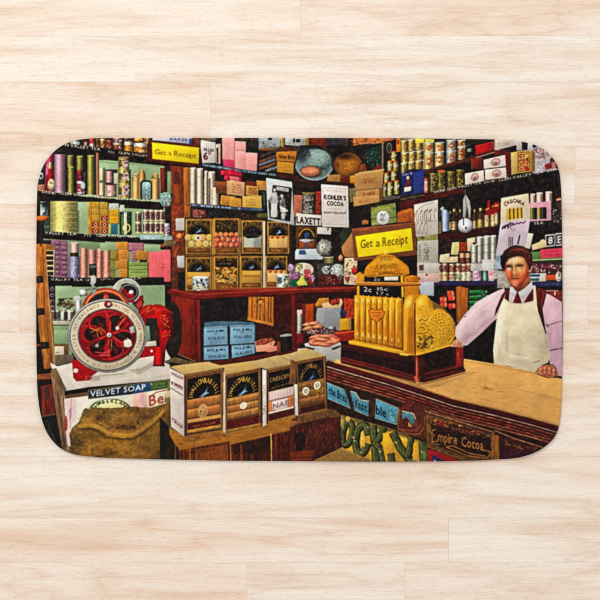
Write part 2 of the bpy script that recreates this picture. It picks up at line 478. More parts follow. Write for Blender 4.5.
CAN(-10, 280, 40, 525, (222, 202, 162), (220, 196, 150), ((190, 160, 120),)); B(-4, 388, 42, 410, (84, 92, 96), al=.85)
B(45, 295, 150, 425, (70, 50, 48)); B(118, 325, 152, 420, (196, 206, 176))
CAN(50, 305, 110, 412, (212, 164, 158), (216, 168, 162), ((190, 130, 130),)); CAN(50, 424, 138, 530, (218, 168, 166), (224, 176, 172), ((190, 130, 130),))
E(80, 303, 30, 6, (80, 40, 50)); E(94, 423, 44, 7, (90, 50, 60))
for (a, b) in ((195, 298), (296, 412), (410, 545)):
    CAN(157, a, 262 if a > 200 else 248, b, (198, 180, 88), (188, 160, 92), ((222, 190, 205), (70, 40, 60), (120, 80, 90), (230, 215, 130), (50, 40, 40)), lab=(.12, .9), n=22)
    B(205, a + (b - a) * .25, 245, a + (b - a) * .75, (214, 186, 196), al=.7); B(212, a + (b - a) * .35, 240, a + (b - a) * .5, (90, 50, 80), al=.7); B(158, a + (b - a) * .3, 188, a + (b - a) * .75, (60, 60, 40), al=.6)
E(202, 192, 46, 10, (150, 120, 80))
for x0, x1, y0, c in ((275, 345, 345, (214, 168, 104)), (330, 392, 310, (198, 150, 90)), (440, 512, 340, (212, 164, 102))):
    F([(x0, y0 + 40), (x0 + (x1 - x0) * .2, y0), (x0 + (x1 - x0) * .5, y0 - 22), (x0 + (x1 - x0) * .8, y0), (x1, y0 + 40), (x1, 552), (x0, 548)], c, sh='cyl', nf='v')
    SP(rect(x0, y0 - 10, x1, y0 + 60), ((120, 90, 40), (80, 60, 30), (230, 190, 130)), 12, 4, 10)
F([(345, 552), (345, 408), (365, 388), (425, 388), (446, 410), (446, 556)], (34, 32, 34))
F([(360, 548), (360, 415), (372, 402), (420, 402), (434, 418), (434, 552)], (134, 184, 186), sh='down')
L([(398, 404), (398, 550)], 7, (215, 230, 228)); SP(rect(362, 420, 434, 545), ((60, 110, 130), (90, 140, 150)), 14, 5, 11)
P('post', 'printed_shop_post', 'reddish wooden post with pinned white papers')
F([(516, 280), (580, 285), (585, 640), (520, 600)], (118, 46, 30), nf='v', n=.3)
P('shelf_b', 'printed_shelf_board', 'second black left shelf edge with white tea lettering')
T(35, 135)
F([(15, 478), (600, 545), (600, 600), (420, 580), (20, 560)], BLACK, n=.15)
L([(390, 560), (450, 572)], 18, (70, 30, 32), al=.6)
TX("DRINK", 60, 496, 180, 512, 24, TXT, .012); TX("GLEN VALLEY TEA", 205, 508, 590, 545, 24, TXT, .014)
T(100, 135)
F([(0, 538), (520, 575), (545, 600), (545, 645), (0, 612)], BLACK, n=.15)
TX("WITH", 8, 548, 95, 553, 20, (205, 180, 120), .012); TX("GLEN VALLEY TEA", 130, 553, 520, 577, 21, (222, 205, 160), .014)
# --- third row
P('goods_c', 'printed_shelf_goods', 'yellow reels, yellow cartons and cream tins on the third left shelf')
T(35, 200)
B(0, 5, 128, 300, (40, 40, 42), n=.3)
CAN(8, 12, 100, 62, (150, 165, 165), (70, 80, 85), ((200, 205, 205), (40, 50, 60))); CAN(8, 62, 118, 138, (120, 175, 165), (190, 205, 205), ((60, 110, 110), (225, 225, 225), (40, 60, 70)))
F([(85, 140), (125, 140), (125, 280), (75, 280)], (48, 80, 72), n=.3); SP(rect(80, 150, 122, 260), ((90, 140, 130), (160, 180, 175), (30, 40, 40)), 16, 4, 10)
y = 8
for h in (34, 56, 40, 48, 48, 44):
    q = rect(128, y, 366, y + h); F(q, (206, 196, 104), sh='cyl', nf='h', n=.2); F([(128, y), (128 + 50, y), (178, y + h), (128, y + h)], (120, 110, 50), al=.25, n=0)
    L([(128, y + h), (200, y + h + 8), (300, y + h + 7), (366, y + h - 2)], 4.5, (92, 84, 30), al=.85); L([(140, y + 9), (355, y + 9)], 4, (232, 226, 150), al=.6)
    y += h
SP(rect(135, 10, 360, 270), ((150, 140, 60), (235, 228, 160), (110, 100, 45)), 60, 4, 11, 1.6, .4)
B(366, 15, 600, 295, GREEN, n=.07); B(366, 90, 380, 280, (70, 90, 60), al=.6)
T(30, 130, 140 / 600)
def carton(x0, y0, x1, y1, c, ink, ring=False):
    B(x0, y0, x1, y1, c); L([(x0 + 1.5, y0), (x0 + 1.5, y1)], 1.6, (120, 40, 20), al=.8); L([(x0, y1), (x1, y1)], 1.6, (70, 30, 15), al=.9)
    L([(x1, y0), (x1, y1)], 2.2, (70, 35, 15), al=.8)
    if ring:
        B(x0 + 4, y0 + 3, x1 - 2, y1 - 2, (172, 52, 30)); E((x0 + x1) / 2 + 2, (y0 + y1) / 2 + 2, 7, 8, (226, 205, 170)); E((x0 + x1) / 2 + 2, (y0 + y1) / 2 + 2, 4, 4.5, (60, 35, 30))
    else: SC(rect(x0 + 4, y0 + 4, x1 - 3, y1 - 3), ink, 3, 3, .4)
B(246, 310, 262, 446, (190, 150, 60), nf='v', n=.3)
for i, (x0, x1, y0) in enumerate(((262, 297, 308), (300, 334, 310))):
    for k in range(5):
        carton(x0, y0 + k * 27, x1, y0 + (k + 1) * 27, (208, 164, 52), (120, 50, 20), ring=(k >= 3 or (i and k == 2)))
B(338, 314, 380, 340, (190, 200, 190)); SC(rect(340, 318, 378, 338), (90, 100, 110), 2, 4)
carton(338, 340, 380, 374, (224, 170, 36), (60, 40, 20)); carton(338, 372, 380, 402, (224, 170, 36), (110, 40, 20)); 
B(338, 402, 376, 448, (40, 130, 160)); B(338, 402, 346, 446, (215, 180, 60)); SC(rect(347, 405, 374, 446), (20, 40, 70), 3, 2)
B(385, 320, 405, 352, (196, 205, 180))
B(384, 350, 436, 450, (38, 64, 40), n=.25); B(402, 352, 416, 448, (226, 224, 190)); B(392, 362, 400, 446, (110, 150, 80)); RING(414, 420, 17, 20, 11, 14, (222, 220, 120)); SP(rect(386, 352, 434, 400), ((120, 160, 90), (30, 40, 30), (200, 210, 170)), 14, 2, 4)
for k, x in enumerate((452, 484, 508, 530, 552, 574)):
    for j, yy in enumerate((342, 394)):
        if k == 0 and j == 0: yy = 350
        CAN(x, yy, x + 26, yy + 50, (232, 212, 168), (112, 74, 84), ((232, 214, 160), (50, 34, 40), (150, 90, 80), (200, 160, 170)), lab=(.16, .84), n=12)
        L([(x + 8, yy + 2), (x + 8, yy + 48)], 4, (240, 228, 190), al=.65); L([(x, yy + 48), (x + 26, yy + 48)], 3, (222, 190, 90), al=.8)
P('tray', 'printed_counter_tray', None)
B(472, 450, 566, 472, (150, 182, 190), n=.15); SC(rect(474, 452, 566, 470), (235, 240, 240), 1, 6, .6); L([(472, 471), (566, 471)], 2, (60, 70, 80))
P('shelf_c', 'printed_shelf_board', 'third black left shelf edge with white tea lettering')
T(35, 200)
F([(60, 262), (330, 285), (600, 302), (600, 365), (60, 328)], BLACK, n=.18)
TX("VALLEY TEA", 84, 292, 355, 304, 26, TXT, .014); TX("722", 418, 310, 480, 312, 20, TXT, .01); TX("GLE", 525, 314, 600, 318, 22, TXT, .012)
T(100, 200)
F([(-4, 300), (340, 322), (345, 340), (600, 340), (600, 385), (0, 352)], BLACK, n=.18)
TX("EN VALLEY TEA", 2, 316, 308, 324, 21, TXT, .014)
# --- fourth row
P('goods_d', 'printed_shelf_goods', 'pink, purple and orange cartons on the fourth left shelf')
T(35, 200)
F([(70, 330), (600, 368), (600, 720), (70, 720)], (120, 150, 108), n=.15, nf='g'); B(70, 345, 140, 720, (46, 34, 30), n=.3)
T(30, 200)
def ladderbox(y): 
    T(35, 200); B(90, y, 162, y + 44, (226, 204, 150)); B(97, y + 8, 156, y + 38, (38, 26, 24), n=.3); B(104, y + 14, 150, y + 24, (110, 70, 40), al=.6)
B(130, 380, 205, 440, (170, 110, 40))
for y in (430, 474, 518, 562, 606): ladderbox(y)
T(35, 200); F([(88, 385), (160, 380), (160, 410), (88, 415)], (150, 100, 50))
for x0, x1, y0 in ((168, 226, 345), (228, 280, 350)):
    for k in range(8):
        yy = y0 + k * 42
        B(x0, yy, x1, yy + 40, (146, 98, 128), n=.25); SC(rect(x0, yy, x1, yy + 40), (70, 36, 60), 3, 3); L([(x0, yy + 41), (x1, yy + 41)], 4, (50, 26, 40)); B(x0 + 12, yy + 12, x0 + 34, yy + 22, (200, 160, 185), al=.6)
B(140, 340, 172, 385, (150, 110, 140), n=.3)
B(303, 368, 378, 452, (226, 176, 168), sh='cyl'); B(303, 452, 372, 486, (84, 48, 40), sh='cyl'); B(290, 484, 384, 690, (158, 148, 196), sh='cyl', n=.2); SP(rect(295, 490, 380, 680), ((120, 110, 160), (190, 180, 215)), 26, 4, 10)
E(340, 368, 37, 7, (235, 190, 180))
for x0, x1, y0 in ((388, 450, 425), (455, 524, 438), (526, 604, 430)):
    F([(x0, y0), (x0 + 10, y0 - 18), (x1 - 14, y0 - 10), (x1, y0), (x1, 690), (x0, 690)], (226, 150, 138), n=.16, sh='cyl'); SP(rect(x0, y0, x1, 690), ((180, 90, 80), (240, 190, 180), (150, 70, 70)), 22, 3, 8, .6)
B(466, 548, 545, 650, (40, 52, 44), sh='cyl', n=.3); B(470, 560, 540, 580, (150, 170, 160), al=.5)
T(100, 200)
F([(0, 365), (135, 372), (135, 440), (90, 440), (90, 450), (0, 430)], GREEN, n=.1); B(370, 385, 510, 445, GREEN, n=.1)
for x0, x1, y0 in ((-30, 22, 440), (26, 90, 436)):
    F([(x0, y0), (x1, y0 - 6), (x1, 690), (x0, 690)], (228, 152, 140), n=.2, sh='cyl'); SP(rect(x0, y0, x1, 690), ((180, 90, 80), (244, 200, 185), (120, 50, 50)), 22, 3, 8, .6)
B(90, 430, 132, 700, (150, 150, 56)); SC(rect(90, 430, 132, 690), (80, 80, 20), 5, 2); L([(90, 512), (132, 512)], 4, (60, 60, 20)); L([(90, 600), (132, 600)], 4, (60, 60, 20))
for q in (rect(135, 360, 240, 430), rect(160, 430, 250, 512), rect(135, 512, 240, 590), rect(160, 590, 240, 700)):
    BOX(q, (200, 142, 62), (120, 60, 20), 3, 4)
B(130, 440, 160, 520, (180, 110, 36)); B(236, 530, 250, 700, (60, 40, 20))
for q in (rect(242, 368, 372, 400), rect(242, 400, 372, 436), rect(270, 436, 318, 528)): BOX(q, (178, 122, 136), (110, 50, 80), 2, 5)
BOX([(316, 432), (412, 440), (404, 520), (302, 505)], (198, 136, 58), (130, 70, 20), 2, 4)
B(340, 515, 405, 535, (60, 30, 20))
for k in range(5): BOX(rect(244, 535 + k * 32, 412, 566 + k * 32), (138, 164, 76), (200, 214, 150) if k % 2 else (60, 90, 20), 2, 6)
F([(415, 445), (600, 435), (600, 705), (415, 705)], (228, 108, 116), n=.14, nf='v'); SP(rect(430, 450, 600, 690), ((190, 60, 80), (240, 150, 150)), 30, 3, 9, .5); SP(rect(520, 480, 600, 600), ((120, 30, 50), (60, 20, 30)), 12, 3, 8)
E(575, 590, 24, 34, (22, 16, 18)); F([(520, 380), (600, 355), (600, 432), (515, 425)], (146, 74, 30), n=.35); B(520, 400, 600, 425, (40, 22, 18))
P('shelf_d', 'printed_shelf_board', 'lowest left shelf edge with worn lettering')
T(35, 265)
F([(90, 105), (600, 112), (600, 185), (110, 188)], BLACK, n=.2)
TX("VALLEY TEA", 135, 134, 412, 137, 22, TXT, .012); TX("GLEN", 430, 137, 520, 138, 20, (200, 190, 170), .01)
T(100, 265)
F([(-4, 108), (600, 105), (600, 170), (0, 180)], BLACK, n=.2)
TX("GLEN VALLEY", 0, 130, 130, 128, 20, (190, 180, 160), .01); TX("TEA", 255, 128, 355, 122, 20, (190, 180, 160), .01)
# --- lowest open space on the left
P('goods_e', 'printed_shelf_goods', 'small jars and ornaments on the lowest left shelf')
T(30, 260, 140 / 600)
B(75, 110, 180, 420, GREEN, n=.08, nf='g'); B(75, 110, 108, 270, (48, 30, 40), n=.3)
for k in range(5): E(95, 125 + k * 26, 9, 9, (150, 130, 130), n=.3); E(96, 126 + k * 26, 4.5, 5, (40, 24, 34))
T(35, 265)
for x in (135, 175, 228, 268, 300):
    CAN(x, 385, x + 42, 478, (170, 170, 160), (90, 76, 76), ((215, 215, 205), (50, 36, 40), (140, 110, 110)), lab=(.2, .9))
B(225, 400, 246, 470, (214, 214, 210)); B(282, 385, 304, 470, (220, 220, 212))
SP(rect(190, 280, 345, 380), ((60, 40, 25), (120, 80, 40), (40, 50, 40), (200, 190, 150)), 34, 5, 15, 1.6); L([(190, 340), (260, 330), (340, 345)], 12, (110, 60, 26)); E(225, 300, 26, 16, (60, 70, 60))
F([(330, 270), (385, 262), (390, 300), (335, 310)], (190, 196, 198)); F([(345, 305), (400, 300), (395, 420), (350, 420)], (206, 210, 212), sh='cyl'); F([(375, 212), (440, 205), (450, 260), (385, 270)], (186, 194, 196), sh='ball')
B(130, 478, 300, 515, (186, 180, 164), n=.15); L([(130, 516), (300, 516)], 6, (70, 60, 50)); B(140, 520, 300, 600, (124, 160, 112), n=.12)
T(35, 330)
B(140, 0, 300, 130, (140, 178, 126), n=.1, nf='g'); B(150, 118, 290, 215, (126, 88, 46), n=.25); B(165, 140, 248, 212, (222, 206, 184)); L([(180, 192), (205, 193)], 4, (90, 70, 50)); B(160, 212, 330, 300, (116, 100, 78), nf='v', n=.2)
# --- left posts of the shelving
P('upright', 'printed_shelf_upright', 'orange wooden shelf upright with dark clamps')
T(30, 260, 140 / 600)
B(20, -260, 44, 600, (26, 22, 22), n=.3); F([(25, -70), (68, -70), (76, 100), (102, 300), (108, 460), (60, 470), (38, 300), (24, 100)], (168, 106, 46), nf='v', n=.28)
L([(55, -60), (62, 200), (92, 440)], 4, (110, 60, 26), al=.6); L([(70, 0), (82, 200), (106, 450)], 4, (205, 180, 150), al=.7); L([(40, 120), (56, 300), (70, 440)], 7, (196, 140, 62), al=.6)
for (y, x0, x1) in ((84, 28, 54), (222, 28, 60), (366, 46, 80)):
    L([(20, y), (50, y - 2)], 10, (120, 60, 36)); F([(x0, y - 14), (x1, y - 16), (x1 + 3, y + 12), (x0, y + 16)], (34, 30, 36), n=.3); L([(x0 + 10, y - 6), (x0 + 16, y + 4)], 5, (90, 90, 105), al=.7)
T(35, 200); E(60, 158, 58, 26, (176, 96, 34), sh='ball'); L([(5, 150), (118, 140)], 10, (214, 140, 60), al=.6); F([(40, 180), (55, 180), (60, 400), (40, 400)], (60, 30, 20), al=.6)
T(30, 340, 140 / 600)
F([(22, 110), (100, 135), (110, 320), (150, 480), (120, 480), (40, 360)], (30, 24, 24), n=.3)
F([(25, 148), (108, 140), (106, 166), (28, 172)], (134, 80, 44), nf='h', n=.25); F([(45, 200), (104, 185), (108, 320), (45, 330)], (110, 44, 30), nf='v', n=.35); F([(30, 205), (48, 205), (52, 330), (36, 330)], (32, 26, 28)); F([(62, 200), (82, 195), (84, 250), (66, 260)], (52, 42, 56), al=.7)
L([(40, 330), (108, 318)], 4, (120, 90, 70)); F([(42, 332), (112, 322), (140, 480), (130, 480), (60, 400)], (26, 26, 30), n=.3); L([(70, 340), (110, 440)], 8, (60, 66, 70), al=.5)
# ------------------------------------------------------------------ sign over the left shelves
P('sign_a', 'printed_receipt_sign', 'smaller yellow Get a Receipt sign in a maroon frame')
PX()
F([(148.3, 140.2), (202.6, 145.3), (200.8, 167.9), (148.2, 160.4)], (98, 28, 24), nf='h', n=.2); L([(148.5, 140.8), (202, 145.8)], .8, (140, 60, 40), al=.6)
P('sign_a', sub='face', name='sign_face')
F([(151.8, 142.3), (199.2, 147.6), (198.7, 163.8), (152.4, 158.9)], (238, 212, 30), n=.05)
T(100, 135)
TX("Get", 470, 163, 566, 172, 42, (120, 88, 14), -.006); TX("a", 588, 173, 612, 175, 40, (120, 88, 14), -.006)
T(165, 135)
TX("Receipt", 80, 178, 268, 202, 46, (120, 88, 14), -.006)
P('top', 'printed_shelf_goods', 'white price card, pink cartons and papers along the top of the middle shelves')
T(165, 135)
F([(-110, 15), (230, 15), (232, 78), (-30, 52), (-110, 45)], (186, 188, 204), n=.15); TX("BAKERS", 40, 44, 225, 60, 26, (70, 80, 160), .02); B(205, 30, 232, 76, (60, 74, 160))
F([(232, 15), (306, 15), (306, 88), (240, 82)], (96, 50, 34), n=.3); B(262, 45, 300, 85, (130, 70, 44)); B(310, 15, 440, 52, (120, 104, 76), n=.3)
P('six', 'printed_price_card', 'white card with a red figure six')
F([(306, 42), (432, 62), (430, 240), (320, 240), (304, 100)], (208, 206, 208), n=.06)
SC([(330, 80), (420, 92), (420, 112), (330, 100)], (170, 160, 160), 1, 6); TX("ALLER", 330, 132, 420, 146, 24, (70, 30, 34), .02); TX("6", 328, 210, 368, 212, 62, (140, 30, 34), .03); TX("D", 372, 166, 395, 168, 22, (140, 30, 34), .02)
P('top')
F([(432, 80), (478, 72), (478, 250), (434, 242)], (214, 200, 180)); F([(440, 110), (456, 108), (456, 240), (442, 238)], (120, 30, 34)); B(476, 70, 492, 255, (24, 18, 20)); L([(462, 80), (462, 240)], 3, (120, 60, 50))
P('pinks', 'printed_pink_cartons', 'stack of pale pink cartons on the top middle shelf')
F([(488, 15), (605, 15), (605, 215), (492, 210)], (236, 166, 166), n=.08); F([(494, 208), (606, 212), (606, 290), (500, 268)], (206, 66, 110), n=.1)
T(230, 135)
F([(0, 15), (40, 15), (40, 218), (0, 212)], (236, 166, 166), n=.08); F([(0, 212), (42, 218), (42, 290), (0, 282)], (206, 66, 110), n=.1)
for q in ([(40, 52), (138, 58), (138, 135), (40, 130)], [(40, 132), (134, 138), (134, 300), (42, 285)], [(135, 148), (236, 156), (230, 310), (136, 300)]):
    F(q, (238, 168, 168), n=.08); L([q[1], q[2]], 4, (170, 90, 96), al=.7); L([q[0], q[1]], 3, (250, 205, 200), al=.7); SC([Q(q, .1, .15), Q(q, .9, .15), Q(q, .9, .8), Q(q, .1, .8)], (205, 120, 130), 4, 3, .18, .5)
B(39, 20, 42, 280, (180, 100, 105))
T(165, 135); SC(rect(500, 30, 600, 200), (205, 120, 130), 5, 3, .15, .5)
P('parcels', 'printed_grey_parcels', 'grey parcels and ochre boxes on the top middle shelf')
T(230, 135)
B(40, 15, 240, 52, (58, 48, 44), n=.4); B(138, 55, 245, 150, (28, 34, 30), n=.3); SP(rect(60, 18, 236, 50), ((130, 80, 40), (60, 70, 60), (30, 24, 24)), 12, 6, 14)
F([(245, 15), (432, 15), (432, 100), (246, 128)], (150, 164, 170), n=.14); B(325, 15, 360, 42, (26, 26, 30)); SC([(270, 62), (390, 78), (386, 112), (268, 108)], (50, 50, 56), 2, 7, .6); F([(250, 112), (420, 108), (400, 135), (255, 132)], (146, 90, 40), n=.3); SP(rect(250, 50, 425, 125), ((110, 120, 126), (190, 200, 205), (70, 70, 80)), 24, 5, 12)
F([(432, 15), (468, 15), (465, 120), (436, 100)], (150, 110, 40), n=.35); B(440, 15, 448, 95, (210, 170, 80))
F([(470, 15), (602, 15), (602, 96), (472, 86)], (172, 182, 186), n=.12); B(540, 30, 576, 62, (26, 26, 30)); SC(rect(480, 60, 600, 84), (90, 90, 100), 1, 6, .5)
F([(245, 150), (400, 125), (400, 300), (245, 300)], (34, 28, 28), n=.3)
for (x, y, c) in ((250, 220, (140, 84, 44)), (246, 248, (104, 116, 146)), (250, 280, (136, 76, 40)), (300, 300, (120, 130, 150)), (252, 175, (70, 50, 60)), (300, 200, (100, 60, 50))):
    F([(x, y), (x + 140, y - 52), (x + 146, y - 26), (x + 4, y + 24)], c, n=.2); L([(x, y + 24), (x + 144, y - 26)], 4, (24, 20, 24)); SC([(x + 10, y + 2), (x + 130, y - 44), (x + 132, y - 30), (x + 12, y + 16)], (200, 200, 205), 1, 7, .5, .5)
SP(rect(320, 265, 395, 310), ((170, 170, 90), (60, 80, 110), (190, 190, 190)), 14, 4, 9)
F([(425, 108), (560, 95), (578, 150), (400, 150)], (96, 50, 32), n=.35)
BOX([(396, 146), (574, 140), (570, 236), (396, 226)], (190, 124, 42)); TX("Fisher Bros", 415, 200, 555, 208, 34, (60, 30, 16), .01)
BOX([(402, 228), (550, 240), (546, 336), (402, 318)], (196, 140, 50), (150, 90, 30), 3, 5); 
F([(575, 100), (602, 90), (602, 330), (555, 330)], (50, 56, 66), n=.3); L([(560, 280), (602, 310)], 8, (150, 170, 190), al=.7); L([(575, 250), (602, 255)], 8, (120, 140, 150), al=.7)
P('shelf_e', 'printed_shelf_board', 'upper middle shelf with a pale blue lettered edge strip')
def strip(pts0, pts1, h, base, marks, n=22):
    q = [pts0, pts1, (pts1[0], pts1[1] + h), (pts0[0], pts0[1] + h)]
    F(q, base, n=.2)
    for i in range(n):
        u = (i + .15) / n; BQ(q, u, .15, u + .6 / n, .8, vary(R.choice(marks), 20), al=.85, n=0)
    return q
T(165, 135); q = strip((322, 240), (602, 284), 28, (44, 66, 90), ((120, 170, 185), (190, 210, 215), (70, 110, 150))); TX("WASH UP WITH", 340, 268, 590, 306, 17, (215, 228, 230), .01, al=.7)
F([(322, 268), (602, 312), (602, 420), (430, 330), (322, 300)], (26, 24, 30))
T(230, 135); q = strip((0, 284), (394, 332), 24, (44, 66, 90), ((120, 170, 185), (190, 210, 215), (60, 90, 160), (150, 200, 190)), 26)
F([(0, 308), (394, 356), (310, 470), (120, 400), (90, 340)], (24, 22, 26)); F([(394, 330), (600, 350), (600, 384), (394, 360)], (72, 30, 24), n=.3)
# --- middle row of the middle shelves
P('goods_f', 'printed_shelf_goods', 'speckled rolls, red tins and ochre boxes on the second middle shelf')
T(165, 135)
F([(155, 275), (215, 278), (215, 600), (160, 600)], (172, 106, 48), nf='v', n=.2); L([(205, 280), (207, 600)], 8, (110, 60, 26), al=.6)
for x0, x1, y0 in ((366, 430, 318), (215, 268, 284), (270, 328, 290), (332, 388, 368), (336, 366, 312), (398, 462, 456)):
    B(x0, y0, x1, 610, (222, 202, 178), sh='cyl', n=.12); E((x0 + x1) / 2, y0, (x1 - x0) / 2, 8, (232, 216, 192)); SP(rect(x0, y0 + 8, x1, 600), ((164, 80, 70), (190, 130, 110), (120, 60, 50), (240, 228, 210)), 40, 2, 5)
    L([(x1, y0), (x1, 605)], 5, (60, 40, 34), al=.8)
for q in (rect(475, 300, 540, 346), rect(540, 296, 605, 346), rect(505, 346, 560, 390)): F(q, (196, 26, 62), n=.16); L([q[3], q[2]], 7, (70, 10, 24)); B(q[0][0] + 10, q[0][1] + 8, q[0][0] + 24, q[2][1] - 14, (240, 130, 150), al=.6)
F([(428, 396), (528, 400), (530, 510), (440, 500)], (126, 70, 42), n=.25); F([(440, 396), (528, 402), (528, 440), (430, 430)], (150, 84, 50))
F([(555, 345), (605, 350), (605, 392), (558, 390)], (208, 150, 140))
BOX([(528, 390), (606, 398), (606, 526), (530, 510)], (204, 158, 112), (120, 60, 40), 4, 4); BOX([(480, 515), (606, 530), (606, 610), (470, 600)], (198, 142, 56), (110, 60, 20), 3, 4)
T(230, 135)
F([(0, 308), (45, 312), (104, 322), (100, 405), (0, 390)], (190, 24, 58), n=.16); L([(0, 348), (100, 358)], 8, (70, 10, 24)); F([(0, 350), (78, 360), (80, 396), (0, 388)], (212, 120, 130)); SC([(0, 356), (76, 364), (76, 392), (0, 384)], (150, 40, 60), 2, 5)
BOX([(-4, 388), (130, 408), (124, 530), (-4, 512)], (206, 158, 116)); SC([(8, 410), (118, 424), (116, 510), (6, 498)], (120, 50, 40), 4, 6, .55)
F([(138, 395), (225, 400), (225, 440), (135, 436)], (112, 46, 34), n=.25); F([(225, 388), (312, 395), (312, 480), (232, 470)], (192, 136, 64), n=.15)
BOX([(135, 432), (246, 442), (244, 526), (135, 518)], (200, 142, 80)); TX("GILLETT", 160, 472, 225, 476, 22, (100, 50, 26), .01); TX("CASTLE", 155, 500, 230, 506, 22, (100, 50, 26), .01)
BOX([(-4, 532), (100, 545), (100, 720), (-4, 720)], (202, 146, 66), (120, 70, 26), 5, 5); BOX([(105, 525), (274, 520), (280, 720), (105, 720)], (206, 164, 76), (130, 90, 30), 5, 5)
F([(268, 470), (320, 480), (325, 720), (275, 720)], (40, 44, 48), n=.4); L([(290, 490), (295, 600)], 8, (130, 140, 150), al=.6)
P('shelf_f', 'printed_shelf_board', 'lower middle shelf with a dark blue lettered edge strip')
T(165, 200)
F([(160, 40), (222, 52), (220, 150), (165, 155)], (172, 106, 48), nf='v', n=.22); L([(214, 55), (214, 150)], 7, (110, 60, 30), al=.7)
strip((220, 28), (602, 58), 26, (46, 62, 100), ((100, 160, 190), (190, 205, 215), (60, 80, 160)), 28); TX("SANDS OF SUNNY", 310, 58, 590, 78, 17, (222, 228, 235), .01, al=.7)
F([(220, 54), (602, 86), (602, 160), (220, 158)], (30, 30, 30), n=.3)
F([(236, 82), (348, 88), (348, 148), (238, 148)], (150, 84, 74), n=.25); SP(rect(240, 84, 345, 146), ((200, 140, 120), (70, 30, 30)), 16, 5, 12); SP(rect(370, 95, 450, 145), ((130, 140, 140), (60, 90, 60), (30, 30, 30)), 12, 4, 10)
T(230, 200); strip((-4, 56), (290, 72), 26, (44, 60, 96), ((100, 160, 170), (70, 90, 160), (190, 205, 215)), 20)
F([(-4, 82), (290, 98), (320, 110), (320, 180), (-4, 165)], (34, 30, 28), n=.3); SP(rect(80, 115, 230, 170), ((150, 80, 40), (120, 60, 30), (60, 50, 30)), 18, 6, 14); F([(230, 120), (315, 110), (318, 170), (230, 170)], (92, 104, 42), n=.35)
# --- bridge between left shelves and crates: post detail, papers
P('post')
T(165, 135); F([(0, 300), (20, 300), (20, 500), (0, 500)], (30, 22, 22)); F([(18, 310), (52, 310), (55, 500), (20, 500)], (124, 152, 112), nf='v'); F([(-4, 600), (-4, 260), (20, 262), (20, 600)], (60, 30, 24), n=.3)
F([(50, 262), (150, 270), (155, 620), (60, 620)], (124, 54, 30), nf='v', n=.3); F([(75, 320), (120, 315), (130, 410), (80, 420)], (74, 34, 34), al=.7, nf='v'); F([(75, 420), (120, 430), (125, 600), (80, 600)], (170, 92, 40), al=.6, nf='v')
T(165, 200)
F([(50, 30), (165, 30), (178, 620), (60, 620)], (126, 58, 34), nf='m', n=.35); SP(rect(65, 40, 165, 600), ((170, 90, 46), (80, 36, 26), (196, 120, 70), (60, 40, 40)), 50, 6, 18, .6, .6)
F([(0, 60), (48, 60), (55, 420), (0, 420)], (34, 28, 30), n=.3); CAN(-10, 200, 46, 310, (206, 200, 206), (150, 120, 140), ((230, 230, 230), (60, 40, 60))); F([(-8, 312), (62, 308), (62, 345), (-8, 350)], (150, 182, 190)); F([(-8, 352), (90, 352), (88, 392), (-8, 402)], (120, 100, 60), n=.3); SP(rect(0, 390, 60, 430), ((20, 18, 20), (60, 40, 30)), 8, 8, 16)
F([(-8, 425), (48, 425), (50, 700), (-8, 700)], (222, 104, 112), n=.15)
P('post', sub='notes', name='pinned_paper')
F([(90, 158), (172, 152), (172, 262), (92, 262)], (192, 190, 186), n=.08); P('post', sub='notes_low', name='pinned_paper'); F([(102, 478), (172, 476), (170, 582), (106, 578)], (188, 188, 188), n=.08)
P('post'); E(125, 310, 28, 26, (214, 128, 70), sh='ball'); F([(55, 580), (110, 580), (115, 900), (60, 900)], (96, 50, 34), n=.4, nf='m')
P('teal', 'printed_teal_jug', None)
T(165, 135); F([(-40, 500), (10, 488), (45, 500), (58, 560), (40, 610), (-20, 612), (-48, 570)], (120, 168, 160), n=.3); SP(rect(-30, 500, 45, 600), ((200, 220, 215), (60, 110, 100), (190, 150, 150)), 22, 5, 13)
